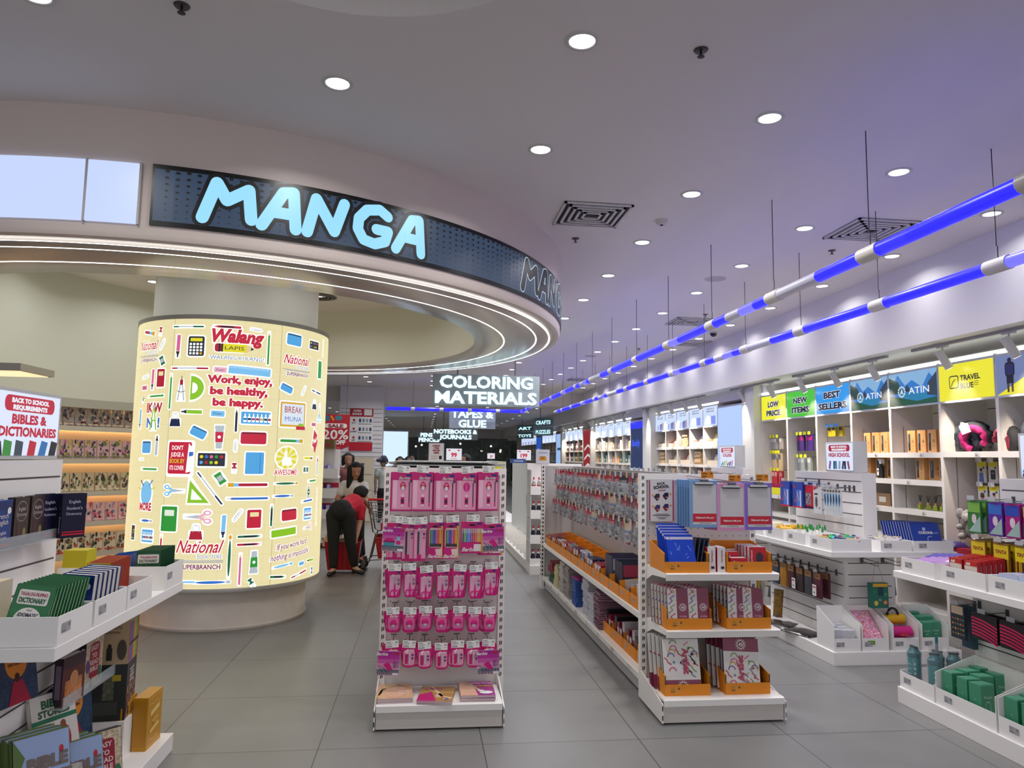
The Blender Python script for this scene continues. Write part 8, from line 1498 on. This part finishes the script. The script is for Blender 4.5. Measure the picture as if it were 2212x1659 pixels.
def meld(b, name, parent, vox):
    o = b.build(name, parent, loc=parent.location, smooth=True); o.location = (0, 0, 0); m = o.modifiers.new('meld', 'REMESH'); m.mode = 'VOXEL'; m.voxel_size = vox; m.use_smooth_shade = True; s = o.modifiers.new('soft', 'SMOOTH'); s.factor = .5; s.iterations = 3; return o
def hand(b, w, tip, side, skin):
    w, tip, side = Vector(w), Vector(tip), Vector(side).normalized(); d = (tip - w).normalized(); nrm = d.cross(side)
    for k in (-1, 0, 1): capsule(b, w + side*.012*k, w + d*.085 + side*.022*k, .016, .014, skin, 8)
    for k, L_ in zip((-1.5, -.5, .5, 1.5), (.06, .075, .07, .055)):
        a = w + d*.085 + side*.017*k; m_ = a + d*L_*.55 + nrm*.008; capsule(b, a, m_, .009, .0085, skin, 6); capsule(b, m_, m_ + d*L_*.4 + nrm*.022, .0085, .007, skin, 6)
    capsule(b, w + d*.02 - side*.025, w + d*.055 - side*.048 + nrm*.012, .011, .009, skin, 6); capsule(b, w + d*.055 - side*.048 + nrm*.012, w + d*.085 - side*.05 + nrm*.026, .009, .008, skin, 6)
def person(label, J, skin, top, legs, hair, hair_len, face=None, shoes='15151a', vox=.011, extra=None, sleeve=.55, mask=None):
    """J: joint positions in the room"""
    J = {k: Vector(v) for k, v in J.items()}; base = Vector((J['pelvis'].x, J['pelvis'].y, 0)); t = thing('person', label, 'person', base); sk = M(skin, .55)
    b = MB(); P_, C_, N_, Hd = J['pelvis'], J['chest'], J['neck'], J['head']
    capsule(b, P_, (P_ + C_)/2, .125, .115, sk); capsule(b, (P_ + C_)/2, C_, .115, .13, sk); capsule(b, C_, N_, .10, .055, sk); capsule(b, N_, N_ + (Hd - N_)*.6, .05, .05, sk)
    up = (Hd - N_).normalized(); fw = Vector(face or (0, -1, 0)).normalized(); capsule(b, Hd - up*.035 + fw*.02, Hd + up*.035, .072, .088, sk, 14); capsule(b, Hd - up*.085 + fw*.045, Hd - up*.03 + fw*.03, .042, .06, sk, 12); sd = up.cross(fw).normalized()
    capsule(b, Hd + fw*.09 - up*.005, Hd + fw*.112 - up*.03, .012, .015, sk, 8)
    for s in (-1, 1): capsule(b, Hd + sd*s*.082 - up*.03, Hd + sd*s*.088 + up*.015, .014, .018, sk, 8)
    for s in 'LR':
        if s + 's' not in J: continue
        S_, E_, W_, T_ = J[s + 's'], J[s + 'e'], J[s + 'w'], J[s + 't']; capsule(b, C_ + (S_ - C_)*.6, S_, .07, .058, sk); capsule(b, S_, E_, .05, .042, sk); capsule(b, E_, W_, .042, .029, sk); hand(b, W_, T_, (W_ - E_).cross(T_ - W_ + Vector((.01, .02, .03))), sk)
    for s in 'LR':
        if s + 'k' not in J: continue
        h_, k_, a_, f_ = J[s + 'h'], J[s + 'k'], J[s + 'a'], J[s + 'f']; capsule(b, h_, k_, .085, .058, sk); capsule(b, k_, a_, .056, .036, sk); capsule(b, a_ - Vector((0, 0, .02)), f_, .034, .026, sk)
    meld(b, 'body', t, vox); tm_ = M(top, .8)
    b = MB(); capsule(b, P_ + (C_ - P_)*.12, (P_ + C_)/2, .142, .135, tm_); capsule(b, (P_ + C_)/2, C_, .135, .148, tm_); capsule(b, C_, N_ + (C_ - N_)*.25, .125, .07, tm_)
    for s in 'LR':
        if s + 's' in J: S_, E_ = J[s + 's'], J[s + 'e']; capsule(b, C_ + (S_ - C_)*.5, S_, .09, .074, tm_); capsule(b, S_, S_ + (E_ - S_)*sleeve, .070, .066, tm_)
    meld(b, 'shirt', t, vox)
    if legs:
        b = MB(); lm = M(legs, .85); capsule(b, P_ + (C_ - P_)*.1, P_ - (C_ - P_).normalized()*.02, .146, .15, lm)
        for s in 'LR':
            h_, k_, a_ = J[s + 'h'], J[s + 'k'], J[s + 'a']; capsule(b, h_, k_, .112, .075, lm); capsule(b, k_, a_ + (k_ - a_)*.12, .074, .056, lm)
        meld(b, 'trousers', t, vox)
        for s in 'LR': b = MB(); capsule(b, J[s + 'a'] - Vector((0, 0, .045)), J[s + 'f'] - Vector((0, 0, .005)), .038, .034, M(shoes, .4)); meld(b, 'shoe', t, .01)
    b = MB(); hm = M(hair, .8); capsule(b, Hd + up*.01 - fw*.03, Hd + up*.045 - fw*.005, .092, .088, hm, 14)
    if hair_len:
        for k in (-1, -.5, 0, .5, 1): q0 = Hd - fw*.05 + sd*.075*k + fw*(.05 if abs(k) == 1 else 0); capsule(b, q0 + up*.04, q0 - Vector((0, 0, hair_len)) - fw*.02 + sd*.015*k, .05, .034, hm, 10)
    meld(b, 'hair', t, vox)
    q = MB()
    for s in (-1, 1): e_ = Hd + fw*.098 + sd*s*.032 + up*.012; capsule(q, e_ - sd*.007, e_ + sd*.007, .0045, .0045, M('2a201c', .3), 6)
    q.build('eye', t, loc=base).location = (0, 0, 0); q = MB(); capsule(q, Hd + fw*.094 - sd*.016 - up*.062, Hd + fw*.094 + sd*.016 - up*.062, .005, .005, M('8a4a48', .5), 6); q.build('mouth', t, loc=base).location = (0, 0, 0)
    if mask: b = MB(); capsule(b, Hd + fw*.07 - up*.04 - sd*.02, Hd + fw*.07 - up*.04 + sd*.02, .05, .05, M(mask, .7), 12); b.build('face_mask', t, loc=base, smooth=True).location = (0, 0, 0)
    if extra: extra(t, base, Hd, up, fw, sd)
    return t
def Q(px, py, y): return at_y(px, py, y)
# woman bending over the red basket, seen from behind
person('person in red top and black trousers bending over the red basket', dict(pelvis=Q(737, 1102, 10.05), chest=Q(763, 1089, 10.3), neck=Q(775, 1080, 10.42), head=Q(779, 1068, 10.46), Ls=Q(748, 1092, 10.5), Le=Q(722, 1128, 10.4), Lw=Q(708, 1160, 10.25), Lt=Q(702, 1176, 10.2), Rs=Q(780, 1098, 10.3), Re=Q(776, 1132, 10.25), Rw=Q(770, 1160, 10.15), Rt=Q(768, 1178, 10.1),
  Lh=Q(722, 1112, 10.05), Lk=Q(720, 1172, 10.0), La=Q(720, 1228, 9.96), Lf=Q(711, 1240, 9.86), Rh=Q(752, 1112, 10.06), Rk=Q(757, 1170, 10.05), Ra=Q(766, 1224, 10.05), Rf=Q(782, 1236, 9.98)), 'b98a70', 'b8142e', '0d0d10', '0a0807', .03, face=(.6, .6, -.55))
def lanyard(t, base, Hd, up, fw, sd): q = MB(); q.tube([Hd - up*.14 + sd*.06 + fw*.06, Hd - up*.30 + sd*.03 + fw*.15, Hd - up*.42 + fw*.165], .005, INK, 5).tube([Hd - up*.14 - sd*.06 + fw*.06, Hd - up*.30 - sd*.03 + fw*.15, Hd - up*.42 + fw*.165], .005, INK, 5); q.build('lanyard', t, loc=base).location = (0, 0, 0)
person('person in white polo with long black hair and lanyard holding the cart handle', dict(pelvis=Q(764, 1108, 10.95), chest=Q(767, 1058, 10.9), neck=Q(766, 1036, 10.88), head=Q(768, 1016, 10.82), Ls=Q(745, 1048, 10.9), Le=Q(729, 1078, 10.85), Lw=Q(742, 1092, 10.72), Lt=Q(752, 1098, 10.68), Rs=Q(786, 1050, 10.85), Re=Q(789, 1082, 10.7), Rw=Q(797, 1095, 10.45), Rt=Q(803, 1104, 10.38),
  Lh=Q(756, 1112, 10.95), Lk=Q(768, 1160, 10.9), La=Q(775, 1204, 10.95), Lf=Q(782, 1213, 10.8), Rh=Q(772, 1112, 10.95), Rk=Q(776, 1158, 10.92), Ra=Q(782, 1200, 11.0), Rf=Q(790, 1208, 10.86)), 'a8775c', 'c9c5c4', '0c0c10', '0b0a0b', .24, face=(.25, -.8, -.3), extra=lanyard)
def cap(t, base, Hd, up, fw, sd):
    b = MB(); capsule(b, Hd + up*.05, Hd + up*.075, .1, .085, M('1c2236', .7), 14); b.build('cap_crown', t, loc=base, smooth=True).location = (0, 0, 0); b = MB(); capsule(b, Hd + up*.055 + fw*.06, Hd + up*.05 + fw*.17, .06, .045, M('1c2236', .7), 12); o = b.build('cap_brim', t, loc=base, smooth=True); o.location = (0, 0, 0)
    b = MB(); b.tube([Hd - up*.22 + sd*.13 + fw*.02, Hd - up*.42 + fw*.16, Hd - up*.62 - sd*.16], .02, M('1a2040', .6), 6); b.build('shoulder_strap', t, loc=base).location = (0, 0, 0)
person('person in grey shirt and dark cap with a shoulder strap by the cabinet', dict(pelvis=Q(829, 1060, 18), chest=Q(829, 1026, 18), neck=Q(829, 1009, 18), head=Q(829, 997, 17.95), Ls=Q(816, 1015, 18), Le=Q(811, 1035, 17.95), Lw=Q(811, 1056, 17.9), Lt=Q(811, 1064, 17.9), Rs=Q(842, 1015, 18), Re=Q(846, 1035, 18), Rw=Q(847, 1056, 17.9), Rt=Q(847, 1064, 17.9),
  Lh=Q(824, 1064, 18), Lk=Q(822, 1094, 18), La=Q(820, 1119, 18), Lf=Q(818, 1126, 17.8), Rh=Q(834, 1064, 18), Rk=Q(835, 1094, 18), Ra=Q(836, 1119, 18), Rf=Q(837, 1126, 17.8)), '8a6a58', '9aa09e', '101014', '2a2624', 0, face=(-.7, -.6, -.1), vox=.016, extra=cap)
def stander(label, px, py, y, skin, top, legs, hair, hl, face, **k):
    h = Q(px, py, y); x, z = h.x, h.z; s = z/1.5
    def p(dx, dy, zz): return (x + dx, y + dy, zz*s)
    return person(label, dict(pelvis=p(0, .03, .92), chest=p(0, .02, 1.2), neck=p(0, .01, 1.36), head=h, Ls=p(-.16, 0, 1.3), Le=p(-.2, -.02, 1.03), Lw=p(-.18, -.12, .82), Lt=p(-.17, -.16, .72), Rs=p(.16, 0, 1.3), Re=p(.2, -.02, 1.03), Rw=p(.18, -.12, .82), Rt=p(.17, -.16, .72), Lh=p(-.08, .03, .88), Lk=p(-.085, .02, .5), La=p(-.09, .03, .1), Lf=p(-.1, -.1, .04), Rh=p(.08, .03, .88), Rk=p(.085, .02, .5), Ra=p(.09, .03, .1), Rf=p(.1, -.1, .04)), skin, top, legs, hair, hl, face=face, vox=.016, **k)
stander('person with tied back brown hair looking down behind the white polo', 752, 992, 14.0, '9a705a', '7a4a4a', '1a1a1e', '1f1614', .1, (.2, -.9, -.4))
stander('person in black headscarf and black face mask seen over the pink stand', 864, 996, 19.5, '8a6654', '1a1a20', '15151a', '0c0c10', .2, (0, -1, -.1), mask='17171b')
stander('person with black veil beside the masked one, seen over the pink stand', 882, 995, 20.6, '8a6654', '1a1a20', '15151a', '0b0b0e', .2, (.5, -.8, -.1))
stander('person wearing a pale blue face mask behind the veiled one', 892, 991, 23, '9a7460', '3a3a44', '1a1a20', '14110f', .04, (-.3, -.9, 0), mask='8ab4d6')
stander('person with tied dark hair looking down left of the mall window', 1006, 994, 14.6, '9a7464', '3a3a40', '1a1a20', '14100f', .06, (-.8, -.5, -.35))
# red wheeled basket and cart
bk_ = thing('shopping_basket', 'red wheeled shopping basket under the bending person', 'basket', Q(741, 1228, 10.3)); RP = M('a80f1e', .35)
bk_.location.z = 0
q = MB(); w0, w1 = .19, .235
q.add([(-w0, -.13, .05), (w0, -.13, .05), (w0, .13, .05), (-w0, .13, .05), (-w1, -.17, .42), (w1, -.17, .42), (w1, .17, .42), (-w1, .17, .42)], [(3, 2, 1, 0), (0, 1, 5, 4), (1, 2, 6, 5), (2, 3, 7, 6), (3, 0, 4, 7)], RP); q.build('basket_shell', bk_)
q = MB(); q.tube([(-w1, -.17, .42), (w1, -.17, .42), (w1, .17, .42), (-w1, .17, .42)], .012, M('8a0c18', .35), 6, True); [q.seg if 0 else q.tube([(-w0 + i*.063, -.132, .06), (-w1 + i*.078, -.172, .41)], .004, M('8a0c18', .35), 4) for i in range(7)]; q.build('rim', bk_); MB().tube([(-w1, 0, .42), (-w1 - .05, -.05, .45), (-w1 - .06, .06, .45)], .012, INK, 6).build('handle', bk_)
for sx in (-1, 1): MB().tube([(sx*.15 - .012, -.1, .025), (sx*.15 + .012, -.1, .025)], .025, INK, 10).tube([(sx*.15 - .012, .1, .025), (sx*.15 + .012, .1, .025)], .025, INK, 10).build('wheel', bk_)
gp = thing('goods_packet', 'beige packet lying in the red wheeled basket', 'packet', bk_.location + Vector((.02, 0, .40))); MB().box(-.12, .12, -.1, .1, 0, .06, M('8a8468', .6)).build('packet_body', gp); MB().box(-.08, .08, -.101, -.1, .015, .045, M('b0a888', .6)).build('packet_label', gp)
ct = thing('shopping_cart', 'grey wire shopping cart with red handle and red lower basket beside the pink stand', 'cart', (-.36, 10.3, 0)); WR = M('6f6c68', .35, .7)
MB().tube([(-.38, 0, .99), (.3, 0, .99)], .017, M('c41a1e', .4), 10).build('handle', ct)
q = MB()
for z, d_ in ((.95, 0), (.87, .01), (.79, .02), (.72, .03)):
    q.tube([(-.36 + d_, .0, z), (.3, 0, z), (.3, .45, z), (-.36 + d_, .45, z)], .006, WR, 5, True)
for i in range(9): q.tube([(-.36 + i*.08, 0, .95), (-.33 + i*.078, 0, .68)], .004, WR, 4)
for i in range(9): q.tube([(-.33 + i*.078, 0, .68), (-.33 + i*.078, .45, .68)], .004, WR, 4)
q.build('wire_basket', ct); q = MB()
for y in (0, .45): q.tube([(-.38, y, .97), (-.30, y, .55), (-.26, y, .52), (-.34, y, .14), (-.42, y, .1)], .011, WR, 6).tube([(-.26, y, .52), (.3, y, .52)], .009, WR, 6).tube([(-.34, y, .16), (.25, y, .2)], .009, WR, 6)
q.build('frame', ct)
b = MB().add([(-.22, .02, .18), (.2, .02, .18), (.2, .43, .18), (-.22, .43, .18), (-.27, 0, .46), (.22, 0, .46), (.22, .45, .46), (-.27, .45, .46)], [(3, 2, 1, 0), (0, 1, 5, 4), (1, 2, 6, 5), (2, 3, 7, 6), (3, 0, 4, 7)], RP); b.tube([(-.27, 0, .46), (.22, 0, .46), (.22, .45, .46), (-.27, .45, .46)], .01, RP, 6, True); b.build('lower_basket', ct); b = MB().box(-.2, .2, .04, .4, .56, .66, RP); b.build('upper_red_basket', ct)
for x, y in ((-.43, 0), (-.43, .45), (.22, 0), (.22, .45)):
    w_ = MB().tube([(x, y - .014, .055), (x, y + .014, .055)], .055, INK, 14).build('wheel', ct); MB().box(x - .012, x + .03, y - .02, y + .02, .055, .16, WR).build('caster_fork', w_)
